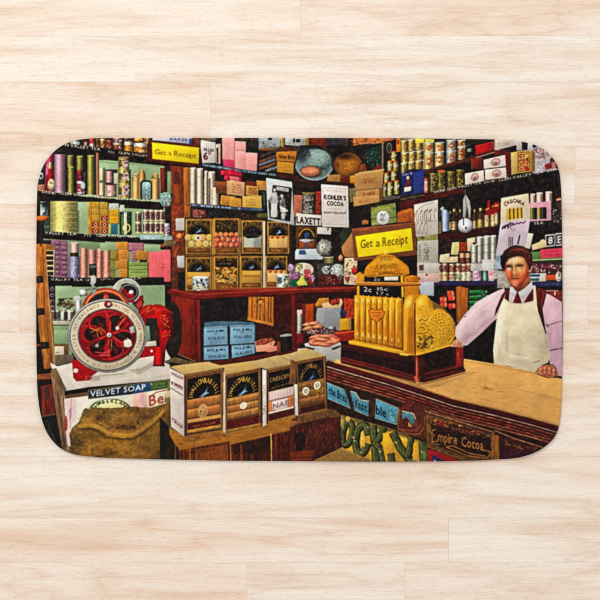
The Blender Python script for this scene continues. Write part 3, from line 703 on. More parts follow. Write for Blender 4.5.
# ------------------------------------------------------------------ painting: crates, signs, right shelves
GOLD = (198, 148, 56)
def bird(q, cu, cw, s, c=(104, 146, 190)):
    pts = [(-1, .45), (-.45, .2), (.15, -.15), (.75, -.85), (.45, -.1), (1.0, .05), (.4, .3), (-.1, .45), (-.55, .9), (-.4, .5)]
    FQ(q, [(cu + x * s, cw + y * s * .8) for x, y in pts], c, n=.25)
    FQ(q, [(cu + x * s * .5 + s * .1, cw + y * s * .4) for x, y in pts], tuple(min(255, k + 55) for k in c), al=.8)
def crate(q, kind, big=False, name="SWALLOW&ARIELL"):
    F(q, (150, 108, 48), n=.3)
    SP([Q(q, 0, 0), Q(q, 1, 0), Q(q, 1, 1), Q(q, 0, 1)], ((186, 142, 62), (90, 60, 28), (206, 166, 84)), 30, .3, .9, 1, .6)
    for a in ((.0, .0, .05, 1), (.95, 0, 1, 1)): BQ(q, *a, (176, 130, 54), n=.2)
    BQ(q, .05, .05, .95, .44, (30, 22, 18), n=.2)
    # arch of letters, dome and swallow
    if kind in ('rounds', 'rolls', 'glass', 'cloth', 'plain'):
        BQ(q, .05, .05, .95, .43, (112, 82, 36), n=.3)
        SP([Q(q, .06, .05), Q(q, .94, .05), Q(q, .94, .38), Q(q, .06, .38)], ((176, 132, 54), (40, 28, 18), (150, 110, 44), (60, 44, 22)), 60, .3, .8)
        for s_ in (.12, .3, .7, .88): FQ(q, [(s_ - .06, .07), (s_ + .06, .07), (s_ + .03, .15), (s_ - .04, .16)], (34, 26, 20), n=.2, al=.8)
        FQ(q, epts(.5, .44, .43, .34, 0, 180, 360, 20), (58, 42, 22), n=.2)
        for i in range(15):
            a = math.radians(176 - i * 12.3); c0, s0 = math.cos(a), math.sin(a); j = R.uniform(-.02, .02)
            FQ(q, [(.5 + c0 * .33, .43 - s0 * .25), (.5 + c0 * .42 + .025, .43 - s0 * .33 + j), (.5 + c0 * .42 - .025, .43 - s0 * .34)], vary((170, 126, 54), 26), n=.25, al=.7)
        FQ(q, epts(.5, .45, .33, .26, 0, 180, 360, 20), (22, 20, 24), n=.1)
        bird(q, .5, .33, .15); SP([Q(q, .38, .26), Q(q, .62, .26), Q(q, .62, .4), Q(q, .38, .4)], ((150, 180, 210), (70, 100, 150), (40, 50, 70)), 9, .3, .8, 1, .8)
    BQ(q, .08, .44, .92, .8, (190, 140, 62))
    if kind == 'rounds':
        BQ(q, .08, .44, .92, .8, (206, 164, 82))
        for r in range(2):
            for k in range(4): EQ(q, .1 + k * .27 + r * .13, .525 + r * .175, .15, .105, (120, 84, 40)); EQ(q, .1 + k * .27 + r * .13, .52 + r * .175, .135, .095, vary((214, 176, 98), 10), n=.1)
        EQ(q, .48, .53, .13, .09, (226, 208, 176)); EQ(q, .48, .53, .05, .04, (130, 90, 70))
    elif kind == 'apples':
        BQ(q, .05, .05, .95, .44, (52, 36, 20), n=.3); SP([Q(q, .06, .05), Q(q, .94, .05), Q(q, .94, .4), Q(q, .06, .4)], ((206, 164, 70), (170, 120, 46), (30, 22, 16), (120, 90, 40)), 70, .35, 1.1)
        BQ(q, .08, .4, .92, .8, (80, 34, 22))
        for r in range(3):
            for k in range(5): EQ(q, .06 + k * .21 + (r % 2) * .1, .46 + r * .135, .115, .085, vary((186, 104, 74), 20), sh='ball')
        for k in range(9): EQ(q, R.uniform(.15, .85), R.uniform(.42, .72), .03, .02, (245, 215, 190), al=.7)
        for k in range(16): EQ(q, R.uniform(.08, .92), R.uniform(.42, .78), R.uniform(.04, .08), R.uniform(.02, .05), R.choice(((110, 40, 26), (170, 80, 50), (226, 160, 110))), al=.5)
    elif kind == 'glass':
        BQ(q, .08, .46, .92, .8, (150, 162, 156), n=.12); BQ(q, .12, .5, .45, .8, (196, 200, 170), al=.8); BQ(q, .42, .5, .56, .8, (190, 196, 196), al=.7); FQ(q, [(.05, .3), (.95, .3), (.95, .44), (.7, .52), (.3, .54), (.05, .46)], (24, 26, 28))
    elif kind == 'cloth':
        BQ(q, .1, .48, .9, .8, (224, 180, 112)); 
        for u in (.3, .5, .7): L([Q(q, u, .5), Q(q, u, .8)], .35 / tr[2] * .6, (170, 120, 60), al=.7)
        for u in (.2, .45, .7): FQ(q, [(u - .1, .5), (u + .12, .44), (u + .06, .54)], (170, 70, 44))
    elif kind == 'plain':
        BQ(q, .08, .44, .92, .8, (196, 148, 62)); BQ(q, .08, .58, .92, .64, (150, 100, 40), al=.6); BQ(q, .3, .46, .9, .56, (222, 170, 84), al=.7)
    elif kind == 'nuts':
        BQ(q, .05, .05, .95, .3, (60, 40, 22), n=.3); SP([Q(q, .06, .03), Q(q, .94, .03), Q(q, .94, .13), Q(q, .06, .13)], ((210, 160, 64), (180, 120, 40)), 30, .35, .8)
        BQ(q, .12, .17, .88, .29, (26, 20, 18)); SC([Q(q, .12, .17), Q(q, .88, .17), Q(q, .88, .29), Q(q, .12, .29)], (190, 170, 130), 1, 7, .6)
        BQ(q, .08, .31, .92, .8, (96, 62, 26)); 
        for _ in range(46):
            u, v = R.uniform(.12, .88), R.uniform(.34, .77); FQ(q, epts(u, v, .1, .035, R.uniform(-50, 50), k=8), vary((206, 160, 76), 22), n=.15, al=.9); FQ(q, epts(u, v + .035, .08, .012, 0, k=8), (70, 40, 16), al=.6)
    BQ(q, .08, .81, .92, .95, (120, 70, 30)); SC([Q(q, .1, .82), Q(q, .9, .82), Q(q, .9, .94), Q(q, .1, .94)], (206, 158, 70), 1, 8, .55)
    for a, b in (((.04, .03), (.96, .03)), ((.04, .97), (.96, .97)), ((.04, .03), (.04, .97)), ((.96, .03), (.96, .97)), ((.06, .44), (.94, .44)), ((.06, .81), (.94, .81))):
        L([Q(q, *a), Q(q, *b)], .5 / tr[2] * (.5), (214, 168, 78), al=.8)
    L([q[1], q[2], q[3]], .5 / tr[2], (40, 26, 16), al=.8); L([q[0], q[3]], .35 / tr[2], (222, 196, 140), al=.6)

PX()
P('crates_back', 'printed_biscuit_crates', 'eight swallow biscuit crates stacked two high on the red cabinet')
B(184.5, 217.5, 292, 293, (58, 38, 22), n=.25)
rows8 = [((185.7, 218.7, 211.8, 254.8), 'rounds'), ((214, 218.2, 239.3, 254.8), 'apples'), ((241.7, 220.2, 263, 253.9), 'glass'), ((267.3, 221.2, 289.6, 254), 'cloth'),
         ((185.7, 257, 211.8, 291.3), 'plain'), ((214, 256, 238.4, 290.6), 'nuts'), ((240.4, 256, 262.6, 289), 'plain'), ((265.4, 256, 287.4, 288), 'cloth')]
for i, (b, k) in enumerate(rows8):
    P('crates_back', sub='c%d' % i, name='biscuit_crate'); crate(rect(*b), k)
P('crates_back')
B(211.9, 219, 213.9, 292, (176, 128, 52), nf='v', n=.25); B(263.1, 221, 265.3, 289, (214, 200, 178), nf='v', n=.15); B(239.4, 219, 240.4, 290, (190, 146, 62)); B(185.7, 255, 239, 256.4, (126, 80, 36), nf='h', n=.3)
P('mug', 'printed_painted_tin', 'small tin painted with blue flowers on the red cabinet')
T(165, 265)
F([(232, 110), (375, 105), (378, 235), (236, 245)], (206, 208, 200), sh='cyl'); E(304, 108, 70, 14, (226, 228, 226)); SP(rect(240, 120, 370, 175), ((60, 90, 140), (30, 40, 60), (160, 200, 220), (225, 230, 235)), 26, 7, 18); SP(rect(240, 175, 370, 230), ((120, 130, 60), (170, 120, 80), (60, 80, 50), (200, 190, 160)), 26, 6, 14)
# ------------------------------------------------------------------ bowl, basket, posters
P('bowl', 'printed_enamel_bowl', 'speckled teal enamel bowl holding a brown pan')
T(295, 135)
B(0, 15, 90, 88, (165, 176, 182), n=.2); B(8, 34, 46, 62, (30, 28, 30)); B(88, 18, 122, 90, (160, 124, 40), n=.3); SC(rect(50, 30, 88, 80), (60, 60, 70), 3, 3)
F([(118, 18), (272, 20), (276, 110), (122, 86)], (96, 34, 28), n=.3); SC(rect(130, 30, 262, 90), (170, 100, 60), 2, 6); F([(272, 20), (444, 20), (444, 90), (276, 96)], (44, 46, 56), n=.25); SC(rect(290, 30, 440, 84), (110, 90, 80), 2, 6); B(440, 20, 452, 100, (110, 60, 36))
B(262, 90, 470, 180, (26, 18, 16), n=.2)
E(168, 235, 166, 152, (34, 32, 34), n=.3); E(165, 248, 158, 132, (92, 120, 124), n=.3, nf='m'); E(200, 215, 120, 90, (122, 152, 150), n=.3, sh='ball'); E(70, 180, 60, 70, (40, 40, 44), al=.6, rot=30)
ARC(165, 240, 152, 136, -80, 70, 7, (24, 34, 36)); ARC(168, 240, 162, 146, 20, 170, 9, (150, 180, 200)); ARC(165, 238, 140, 124, -60, 60, 5, (150, 176, 176), al=.6)
SP(rect(40, 160, 310, 350), ((170, 196, 190), (70, 100, 104), (120, 150, 160), (40, 60, 60)), 90, 4, 11, 1, .6)
F(epts(110, 265, 110, 80, 0, 180, 360), (128, 156, 156), n=.25, al=.7); GL(230, 180, 70, 50, (150, 176, 172), .6); GL(60, 200, 60, 60, (46, 50, 56), .8); GL(290, 300, 40, 70, (70, 96, 100), .7); ARC(165, 250, 150, 124, 10, 170, 12, (120, 146, 166), al=.7); ARC(165, 256, 154, 128, 30, 160, 5, (206, 222, 232), al=.6); E(138, 318, 92, 48, (176, 108, 82), sh='ball'); ARC(138, 312, 92, 46, 180, 360, 5, (90, 60, 50)); E(150, 305, 50, 18, (222, 160, 130), al=.6); SP(rect(60, 290, 215, 345), ((150, 90, 66), (214, 160, 136)), 18, 6, 14, 1, .5)
P('basket', 'printed_wicker_basket', 'golden wicker basket lying on its side')
E(455, 258, 122, 108, (150, 92, 28), n=.3, sh='ball')
GL(470, 270, 90, 60, (196, 132, 40), .8); GL(450, 190, 110, 40, (80, 42, 18), .9); GL(360, 260, 40, 70, (90, 50, 18), .8); GL(550, 280, 40, 60, (110, 64, 20), .7)
for k in range(16):
    y = 200 + k * 10; wv = 112 * math.sqrt(max(0, 1 - ((y - 258) / 108) ** 2))
    ARC(455, y - 16, wv, 26, 12, 168, 3.2, (84, 44, 12), al=.5); ARC(455, y - 20, wv, 26, 20, 160, 2.4, (232, 176, 70), al=.4)
for _ in range(150):
    x, y = R.uniform(350, 560), R.uniform(190, 350)
    if ((x - 455) / 112) ** 2 + ((y - 258) / 98) ** 2 < 1: L([(x, y), (x + R.uniform(8, 18), y + R.uniform(-3, 5))], R.uniform(2, 4), R.choice(((230, 176, 70), (90, 48, 14), (60, 32, 12), (190, 124, 40))), al=.55, n=0)
GL(420, 180, 90, 34, (40, 20, 14), .9, -8); GL(520, 200, 60, 30, (120, 70, 26), .6, 20)
P('goods_g', 'printed_shelf_goods', 'boxes and tins beneath the wicker basket')
F([(282, 342), (388, 336), (386, 404), (270, 396)], (178, 128, 68), n=.2); F([(388, 346), (470, 350), (470, 412), (386, 408)], (108, 42, 30), n=.3); F([(470, 350), (530, 345), (520, 440), (470, 420)], (190, 130, 44), n=.25)
F([(-10, 375), (230, 400), (505, 415), (505, 455), (230, 430), (-10, 400)], (60, 26, 22), n=.25)
B(-10, 400, 225, 520, (28, 22, 22)); F([(-10, 512), (62, 515), (58, 700), (-10, 700)], (180, 112, 88), n=.2); CAN(62, 490, 170, 680, (120, 114, 110), (100, 96, 94), ((170, 166, 160), (40, 34, 34), (200, 196, 190)), lab=(.1, .95), n=30); L([(62, 496), (168, 500)], 12, (150, 120, 40)); B(178, 482, 222, 690, (156, 54, 36), n=.25); SP(rect(178, 490, 222, 690), ((90, 24, 20), (200, 100, 70)), 16, 5, 10)
F([(465, 455), (520, 450), (520, 570), (470, 580)], (130, 116, 66), n=.3)
P('poster_bw', 'printed_picture_poster', 'grey poster with a black and white picture')
T(160, 130, 140 / 600)
F([(454, 204), (566, 222), (576, 410), (560, 405), (462, 384)], (194, 200, 206), n=.05)
P('poster_bw', sub='ink', name='poster_picture')
F([(484, 236), (560, 246), (566, 250), (558, 392), (470, 378), (464, 300), (478, 290)], (34, 32, 34), n=.25)
F([(498, 242), (552, 250), (552, 266), (500, 258)], (196, 198, 200), n=.3); SC([(500, 244), (550, 252), (550, 264), (500, 256)], (40, 40, 40), 2, 6)
E(490, 254, 9, 11, (60, 58, 60)); E(491, 257, 6, 8, (200, 200, 200)); F([(478, 268), (500, 266), (508, 310), (494, 322), (474, 318)], (186, 188, 190), n=.2); F([(476, 318), (502, 312), (504, 372), (488, 376), (474, 372)], (210, 210, 212), n=.15); F([(466, 296), (480, 280), (482, 300), (470, 316)], (150, 150, 152))
E(522, 284, 8, 9, (190, 190, 190)); F([(512, 294), (534, 294), (540, 336), (530, 340), (512, 330)], (120, 120, 122), n=.25); F([(514, 326), (548, 340), (548, 352), (516, 350)], (228, 228, 230)); F([(518, 350), (536, 352), (536, 384), (520, 382)], (190, 190, 192), n=.2)
SP([(505, 270), (552, 276), (548, 384), (498, 372)], ((20, 20, 20), (90, 90, 92), (210, 210, 212)), 40, 2, 5)
P('poster_cocoa', 'printed_cocoa_poster', 'white cocoa poster with black capitals in a thin border')
T(290, 130, 140 / 600)
F([(133, 232), (249, 240), (253, 418), (137, 415)], (222, 211, 208), n=.04)
P('poster_cocoa', sub='ink', name='poster_lettering')
L([(142, 246), (238, 252), (243, 406), (146, 402), (142, 246)], 1.4, (150, 130, 126), al=.8)
TX("ASK FOR FREE", 156, 262, 232, 268, 8, (150, 128, 120), 0, al=.7); TX("KOHLER'S", 146, 296, 240, 302, 19, (44, 34, 34), .03); TX("COCOA", 158, 322, 230, 327, 18, (60, 46, 46), .025)
TX("A POUND PACKET", 155, 340, 232, 343, 6, (160, 140, 136), 0, al=.7); TX("DON'T YOU WAIT", 147, 358, 240, 361, 9, (70, 56, 56), .02); SC([(152, 366), (238, 370), (240, 400), (152, 396)], (176, 160, 156), 3, 6, .25, .7)
P('laxettes', 'printed_shop_card', 'white shop card with black capital letters')
T(295, 200)
F([(10, 112), (228, 130), (228, 222), (5, 216)], (214, 206, 202), n=.06); TX("LAXETT", 14, 196, 216, 216, 56, (34, 28, 30), .03); B(10, 140, 20, 190, (120, 40, 40), al=.6)
F([(180, 230), (312, 238), (308, 298), (180, 290)], (202, 196, 192), n=.08); F([(276, 240), (292, 240), (280, 270)], (60, 40, 40)); SC(rect(190, 240, 270, 285), (180, 170, 168), 2, 4, .3, .6)
# ------------------------------------------------------------------ things standing behind the register
P('counter_goods', 'printed_counter_goods', 'jars, flowers and cakes standing on the cabinet beside the register')
F([(5, 225), (190, 232), (185, 430), (12, 430)], (96, 56, 30), n=.3); F([(36, 250), (170, 250), (165, 415), (30, 415)], (36, 26, 22), n=.3)
ARC(100, 320, 62, 70, 185, 355, 13, (190, 140, 50), al=.8); B(34, 335, 165, 355, (170, 170, 170), al=.7); B(35, 360, 165, 412, (150, 80, 40), n=.2); F([(78, 300), (98, 272), (124, 290), (118, 320), (80, 318)], (44, 84, 150), n=.2); B(84, 318, 100, 420, (60, 90, 140)); E(92, 348, 46, 14, (210, 214, 216), al=.7)
F([(0, 440), (15, 420), (200, 418), (242, 470), (238, 512), (0, 510)], (196, 208, 220), n=.12); F([(36, 430), (85, 428), (100, 468), (34, 468)], (60, 96, 160)); SC(rect(110, 430, 215, 460), (210, 130, 150), 2, 4, .4, .7); SC(rect(100, 470, 235, 505), (110, 150, 190), 2, 5, .4, .8); L([(0, 512), (240, 514)], 6, (60, 60, 70))
B(0, 515, 240, 640, (40, 40, 40), n=.3)
E(252, 412, 68, 74, (126, 130, 126), n=.35, sh='ball'); E(232, 395, 22, 36, (222, 226, 222), al=.7, n=0); E(268, 420, 24, 40, (150, 130, 96), al=.5); SP(rect(195, 350, 310, 480), ((190, 196, 190), (60, 56, 50), (120, 120, 110), (230, 230, 226)), 44, 5, 13, .7, .6); B(222, 335, 244, 368, (150, 156, 150))
F([(244, 488), (372, 484), (372, 545), (244, 545)], (120, 114, 66), sh='cyl'); L([(244, 492), (372, 488)], 9, (206, 200, 150), al=.8)
F([(395, 390), (440, 330), (480, 290), (500, 250), (505, 510), (410, 480)], (186, 130, 80), n=.1); F([(380, 300), (420, 235), (480, 235), (480, 290), (400, 400)], (44, 60, 40), n=.35)
B(330, 470, 420, 540, (40, 30, 28), n=.3); E(392, 498, 22, 30, (196, 130, 100), sh='ball'); 
T(295, 265)
F([(-4, 0), (150, -5), (180, 60), (172, 190), (-4, 185)], (66, 60, 56), n=.3)
E(70, 40, 90, 60, (222, 212, 176), n=.2); E(105, 75, 34, 42, (206, 70, 84), n=.25); E(140, 130, 26, 40, (160, 40, 60)); E(20, 20, 26, 22, (190, 150, 200)); E(150, 110, 18, 26, (196, 150, 210)); E(10, 95, 24, 24, (196, 140, 190)); E(70, 30, 22, 18, (240, 236, 210)); E(55, 80, 26, 22, (236, 232, 200))
SP(rect(0, 0, 165, 150), ((235, 230, 215), (150, 60, 110), (90, 120, 60), (215, 130, 150), (60, 50, 40)), 40, 5, 13); F([(8, 128), (66, 96), (112, 172), (30, 178)], (222, 216, 66), n=.1); L([(60, 110), (105, 168)], 8, (150, 190, 70)); E(8, 155, 26, 28, (24, 100, 70)); L([(5, 12), (60, 0)], 12, (90, 150, 60))
F([(185, -10), (430, -10), (420, 130), (400, 170), (200, 170)], (70, 60, 58), n=.3); E(365, 55, 60, 66, (170, 178, 174), n=.3, sh='ball'); SP(rect(310, 0, 420, 120), ((215, 220, 216), (90, 96, 94), (140, 150, 146)), 40, 5, 14, .8, .7); E(270, 45, 34, 40, (196, 206, 206), sh='ball'); SP(rect(225, 10, 320, 70), ((230, 236, 236), (110, 130, 130), (60, 60, 60)), 22, 5, 13)
F([(190, 150), (215, 85), (340, 80), (410, 130), (405, 180), (190, 180)], (74, 26, 26), n=.3); SP(rect(200, 85, 400, 165), ((130, 40, 36), (190, 90, 80), (40, 16, 18), (220, 180, 170), (96, 30, 30)), 90, 4, 9)
F([(424, -60), (535, -60), (530, 172), (420, 165)], (222, 204, 168), n=.12); SP(rect(428, -50, 525, 160), ((190, 90, 80), (150, 60, 50), (200, 170, 110), (90, 70, 50)), 40, 5, 13); E(512, 52, 26, 32, (190, 40, 40), sh='ball'); L([(520, 22), (535, 8)], 7, (60, 100, 40)); E(450, 122, 20, 20, (156, 70, 66)); RING(500, 130, 20, 18, 12, 11, (190, 130, 130)); E(468, 70, 14, 14, (110, 120, 60))
T(230, 265)
F([(392, 88), (512, 78), (512, 196), (398, 196)], (210, 212, 200), sh='cyl', n=.15); E(452, 84, 58, 9, (225, 228, 224)); SP(rect(400, 95, 510, 190), ((60, 80, 60), (40, 50, 80), (150, 160, 100), (225, 225, 220)), 34, 6, 14); F([(415, 108), (445, 105), (442, 160), (418, 160)], (50, 70, 70), al=.8)
F([(495, 10), (600, -10), (600, 190), (515, 190)], (120, 90, 100), n=.3); E(552, 95, 28, 26, (160, 80, 140)); E(585, 30, 24, 30, (206, 200, 120)); E(520, 20, 24, 30, (200, 160, 210)); E(552, 152, 38, 32, (20, 104, 72)); F([(568, 150), (602, 120), (602, 180), (585, 175)], (220, 216, 70)); SP(rect(500, 10, 600, 120), ((220, 190, 220), (120, 60, 110), (90, 120, 50), (230, 226, 200)), 26, 5, 13)
# ------------------------------------------------------------------ red cabinet
P('cabinet', 'printed_red_cabinet', 'dark red wooden cabinet with open compartments')
PX()
F([(171.5, 294), (200, 297), (201, 362), (203, 364), (171, 351)], (112, 30, 24), nf='v', n=.3); F([(176, 296), (190, 298), (190, 355), (176, 352)], (140, 48, 30), al=.45, nf='v'); L([(173, 352), (200, 363.5)], .9, (196, 150, 110), al=.7); L([(168, 356), (190, 364)], 1.6, (120, 96, 56)); 
F([(165, 355), (200, 363), (190, 366), (165, 361)], (110, 90, 52), n=.3); L([(194.8, 298), (196.5, 362)], .8, (60, 16, 16), al=.8); L([(198, 298), (199.8, 362)], 1.2, (150, 50, 38), al=.6)
F([(202.5, 300), (298, 294), (362, 292), (362, 344), (298, 352), (203, 362)], (24, 22, 24), n=.2, nf='m')
F([(274, 296), (291, 295), (292, 348), (262, 352), (262, 330)], (64, 18, 20), n=.3, nf='v'); F([(255, 325), (292, 318), (292, 350), (255, 354)], (58, 22, 22), n=.3)
F([(291, 294), (300, 293), (300, 352), (292, 354)], (106, 26, 26), nf='v', n=.2); L([(296, 295), (296.5, 350)], .7, (150, 60, 50), al=.5)
F([(203, 361), (263, 354.5), (300, 345), (300, 350), (232, 364.5), (204, 366.5)], (104, 24, 24), n=.2, nf='h')
P('cabinet', sub='top', name='cabinet_top')
F([(166, 292.5), (172, 288), (184, 291.5), (230, 289), (300, 287), (357, 286), (357, 293), (300, 294.5), (232, 297.5), (196, 300), (180, 297)], (116, 30, 26), nf='h', n=.25)
L([(172, 289.5), (196, 294.8), (232, 292.6), (300, 289.2), (356, 287.6)], 1.3, (176, 74, 50), al=.7); L([(168, 293.5), (196, 299.5), (232, 297.2), (300, 294.2), (356, 292.6)], .8, (60, 12, 14), al=.8)
B(220, 287.2, 297, 290.2, (190, 100, 50), al=.35, nf='h')
P('slats', 'printed_slatted_crate', 'slatted orange wooden panel inside the cabinet')
T(230, 265)
F([(158, 272), (372, 272), (372, 520), (150, 468)], (184, 114, 46), nf='v', n=.25)
for k, x in enumerate((190, 232, 262, 296, 330, 352)): L([(x, 275), (x - 4, 470 + k * 6)], 6, (70, 34, 18), al=.85)
F([(150, 452), (372, 498), (372, 524), (148, 474)], (196, 128, 56), nf='h', n=.2); E(268, 320, 30, 16, (210, 150, 60)); ARC(264, 320, 34, 26, 180, 360, 7, (60, 30, 16)); SP(rect(200, 300, 350, 450), ((90, 46, 20), (220, 160, 84)), 20, 5, 14, .5, .6)
P('bluebox', 'printed_blue_tins', 'four pale blue lettered tins inside the cabinet')
T(160, 260, 140 / 600)
F([(190, 268), (240, 262), (330, 262), (400, 268), (408, 282), (190, 290)], (74, 112, 140), n=.25)
for j, q in enumerate(([(188, 290), (290, 284), (292, 364), (188, 370)], [(300, 282), (408, 280), (408, 358), (300, 364)], [(188, 374), (294, 368), (296, 426), (188, 432)], [(306, 367), (408, 362), (408, 402), (308, 424)])):
    P('bluebox', sub='t%d' % j, name='blue_tin')
    F(q, (116, 166, 200), n=.1); L([q[0], q[1]], 3, (160, 200, 222), al=.7)
    v = (.15, .45) if j < 2 else (.2, .6)
    TX(("BOX & MILL" if j % 2 == 0 else "FULL & MILL"), *Q(q, .14, v[0] + .12), *Q(q, .88, v[0] + .12), 9, (34, 56, 84), .01)
    TX(("FULLERS" if j % 2 else "SOLIDS"), *Q(q, .18, v[1] + .22), *Q(q, .86, v[1] + .22), 11, (44, 70, 100), .01)
    if j < 2: SC([Q(q, .2, .72), Q(q, .85, .72), Q(q, .85, .95), Q(q, .2, .95)], (50, 80, 112), 2, 6, .4, .8)
    bird(q, .5, .34, .08, (40, 60, 90))
    L([q[3], q[2]], 5, (30, 46, 64)); L([q[1], q[2]], 4, (40, 60, 84))
    BQ(q, .02, .02, .98, .06, (60, 96, 124), al=.6)
P('ham', 'printed_cut_ham', None)
F([(406, 350), (440, 336), (480, 334), (494, 350), (484, 376), (450, 392), (412, 394)], (228, 164, 138), n=.12); F([(410, 350), (440, 336), (482, 334), (490, 346), (450, 362), (412, 366)], (150, 74, 52), n=.25); SP(rect(415, 338, 480, 362), ((110, 40, 30), (200, 120, 90)), 16, 2, 6); F([(440, 390), (500, 366), (503, 388), (470, 396)], (216, 140, 124))
F([(515, 322), (564, 316), (566, 388), (518, 396)], (30, 26, 28), n=.3, sh='cyl'); F([(514, 322), (540, 316), (565, 317), (564, 326), (516, 330)], (160, 160, 158)); F([(500, 352), (516, 350), (518, 395), (502, 396)], (130, 60, 36))
P('cabinet')
T(295, 265)
F([(0, 235), (530, 225), (530, 600), (0, 600)], (72, 22, 22), n=.25, nf='m'); F([(0, 240), (530, 230), (520, 290), (60, 330), (0, 320)], (40, 14, 18), al=.7); F([(85, 340), (160, 330), (160, 500), (80, 500)], (170, 74, 26), nf='v', n=.2); B(60, 330, 90, 500, (110, 36, 26), nf='v')
F([(420, 285), (505, 290), (505, 460), (425, 460)], (180, 62, 32), n=.25); SP(rect(425, 290, 500, 450), ((120, 20, 24), (206, 90, 50)), 20, 6, 14)
P('cabinet_goods', 'printed_grocery_goods', 'grey box, pie and bread inside the cabinet')
F([(190, 365), (395, 358), (390, 565), (175, 520)], (142, 148, 158), n=.1); F([(175, 440), (190, 365), (260, 362), (240, 500)], (160, 166, 174), al=.6); F([(385, 460), (480, 455), (480, 555), (378, 560)], (206, 152, 38), n=.12); E(415, 415, 30, 34, (44, 56, 92), n=.3); F([(458, 450), (484, 455), (484, 550), (460, 550)], (150, 110, 90), al=.6)
F([(205, 285), (290, 278), (288, 320), (240, 350), (180, 360), (170, 340)], (196, 136, 50), n=.2); F([(230, 330), (290, 315), (375, 330), (385, 285), (400, 290), (412, 320), (395, 360), (300, 372), (235, 362)], (228, 188, 136), n=.1); F([(285, 320), (345, 290), (385, 285), (380, 330), (320, 348)], (150, 40, 34), n=.3); SP(rect(290, 295, 375, 340), ((200, 90, 70), (90, 20, 20)), 16, 5, 11)
B(18, 384, 62, 590, (190, 184, 176), sh='cyl'); B(18, 384, 62, 420, (226, 190, 176)); SC(rect(20, 430, 60, 580), (80, 76, 76), 5, 2)
for x, y in ((110, 510), (160, 500), (120, 540), (190, 530), (90, 560), (150, 575)): E(x, y, 50, 16, vary((206, 142, 100), 16), rot=-8, sh='ball')
F([(340, 568), (512, 560), (512, 600), (340, 600)], (190, 74, 30), nf='h')
CAN(282, 530, 348, 610, (170, 170, 180), (90, 90, 110), ((200, 130, 120), (40, 40, 60))); SP(rect(200, 520, 285, 600), ((140, 140, 150), (200, 160, 130), (90, 80, 80)), 22, 6, 14)
T(295, 330)
F([(-5, 0), (100, 0), (100, 120), (-5, 150)], (70, 20, 24), n=.3); B(18, 0, 48, 60, (160, 150, 140)); B(20, 30, 70, 110, (120, 30, 36), n=.25); F([(320, 10), (512, 8), (512, 90), (350, 100)], (150, 40, 24), n=.2); L([(350, 30), (512, 10)], 14, (206, 110, 40), al=.7)
SP(rect(60, 0, 350, 40), ((90, 90, 104), (180, 170, 166), (120, 60, 60), (60, 50, 60)), 34, 8, 16)
F([(20, 160), (230, 140), (395, 130), (392, 272), (290, 275), (30, 240)], (182, 178, 176), n=.08)
P('sausages', 'printed_sausage_plate', 'plate of pink sausages')
F([(78, 118), (120, 105), (390, 105), (398, 130), (330, 162), (170, 165), (90, 145)], (190, 194, 200), n=.08); F([(95, 140), (170, 160), (160, 172), (100, 158)], (40, 40, 46)); F([(310, 160), (390, 130), (390, 145), (330, 172)], (50, 50, 56)); 
P('sausages', sub='meat', name='sausages')
F([(115, 120), (125, 60), (180, 35), (330, 38), (390, 75), (375, 110), (300, 138), (150, 138)], (190, 100, 74), n=.2)
for (x, y, rx, ry, ro) in ((170, 60, 52, 15, -8), (270, 55, 70, 15, 4), (340, 85, 46, 15, 20), (160, 92, 46, 14, -30), (230, 82, 66, 14, 6), (300, 105, 60, 14, -14), (190, 118, 66, 14, -4), (255, 128, 60, 12, 4), (350, 100, 32, 12, -40), (140, 112, 26, 12, 40)):
    E(x, y + 5, rx, ry, (110, 40, 28), rot=ro, al=.7); E(x, y, rx, ry, vary((222, 130, 98), 12), rot=ro, sh='down'); E(x - rx * .2, y - ry * .3, rx * .55, ry * .3, (246, 190, 160), rot=ro, al=.7, n=0)
# ------------------------------------------------------------------ right half: upper shelves
P('goods_h', 'printed_shelf_goods', 'baskets, green cloth and yellow tins on the upper right shelves')
T(360, 135)
F([(-60, 20), (290, 28), (270, 62), (180, 80), (60, 66), (-60, 96)], (168, 98, 54), n=.3, nf='h'); ARC(100, 40, 180, 34, 10, 170, 7, (222, 170, 120), al=.7); L([(0, 84), (100, 60), (300, 34)], 7, (196, 130, 80), al=.7); SP(rect(-50, 30, 280, 75), ((110, 56, 30), (210, 150, 100)), 34, 5, 14, 1.6, .6)
F([(-20, 95), (190, 68), (195, 300), (60, 300), (10, 200)], (26, 28, 28), n=.3); F([(60, 130), (180, 80), (180, 250), (90, 290)], (18, 56, 44), n=.35); SP(rect(50, 130, 180, 290), ((40, 110, 90), (16, 40, 32), (90, 150, 130)), 40, 4, 11); F([(95, 300), (170, 250), (182, 285), (170, 300)], (140, 36, 30)); F([(-10, 262), (40, 240), (60, 310), (-10, 325)], (130, 70, 24), n=.3)
F([(186, 72), (206, 70), (205, 300), (185, 300)], (130, 110, 96), sh='cyl')
F([(206, 60), (310, 40), (310, 240), (206, 250)], (30, 22, 22), n=.3); RING(250, 112, 24, 46, 15, 34, (120, 112, 104)); E(252, 115, 10, 24, (60, 60, 56)); E(262, 190, 10, 18, (120, 60, 40))
F([(310, 30), (348, 28), (350, 140), (312, 150)], (206, 128, 36), n=.25); B(318, 40, 335, 80, (170, 50, 40))
F([(346, 28), (610, 28), (610, 310), (350, 320)], (104, 92, 50), n=.4)
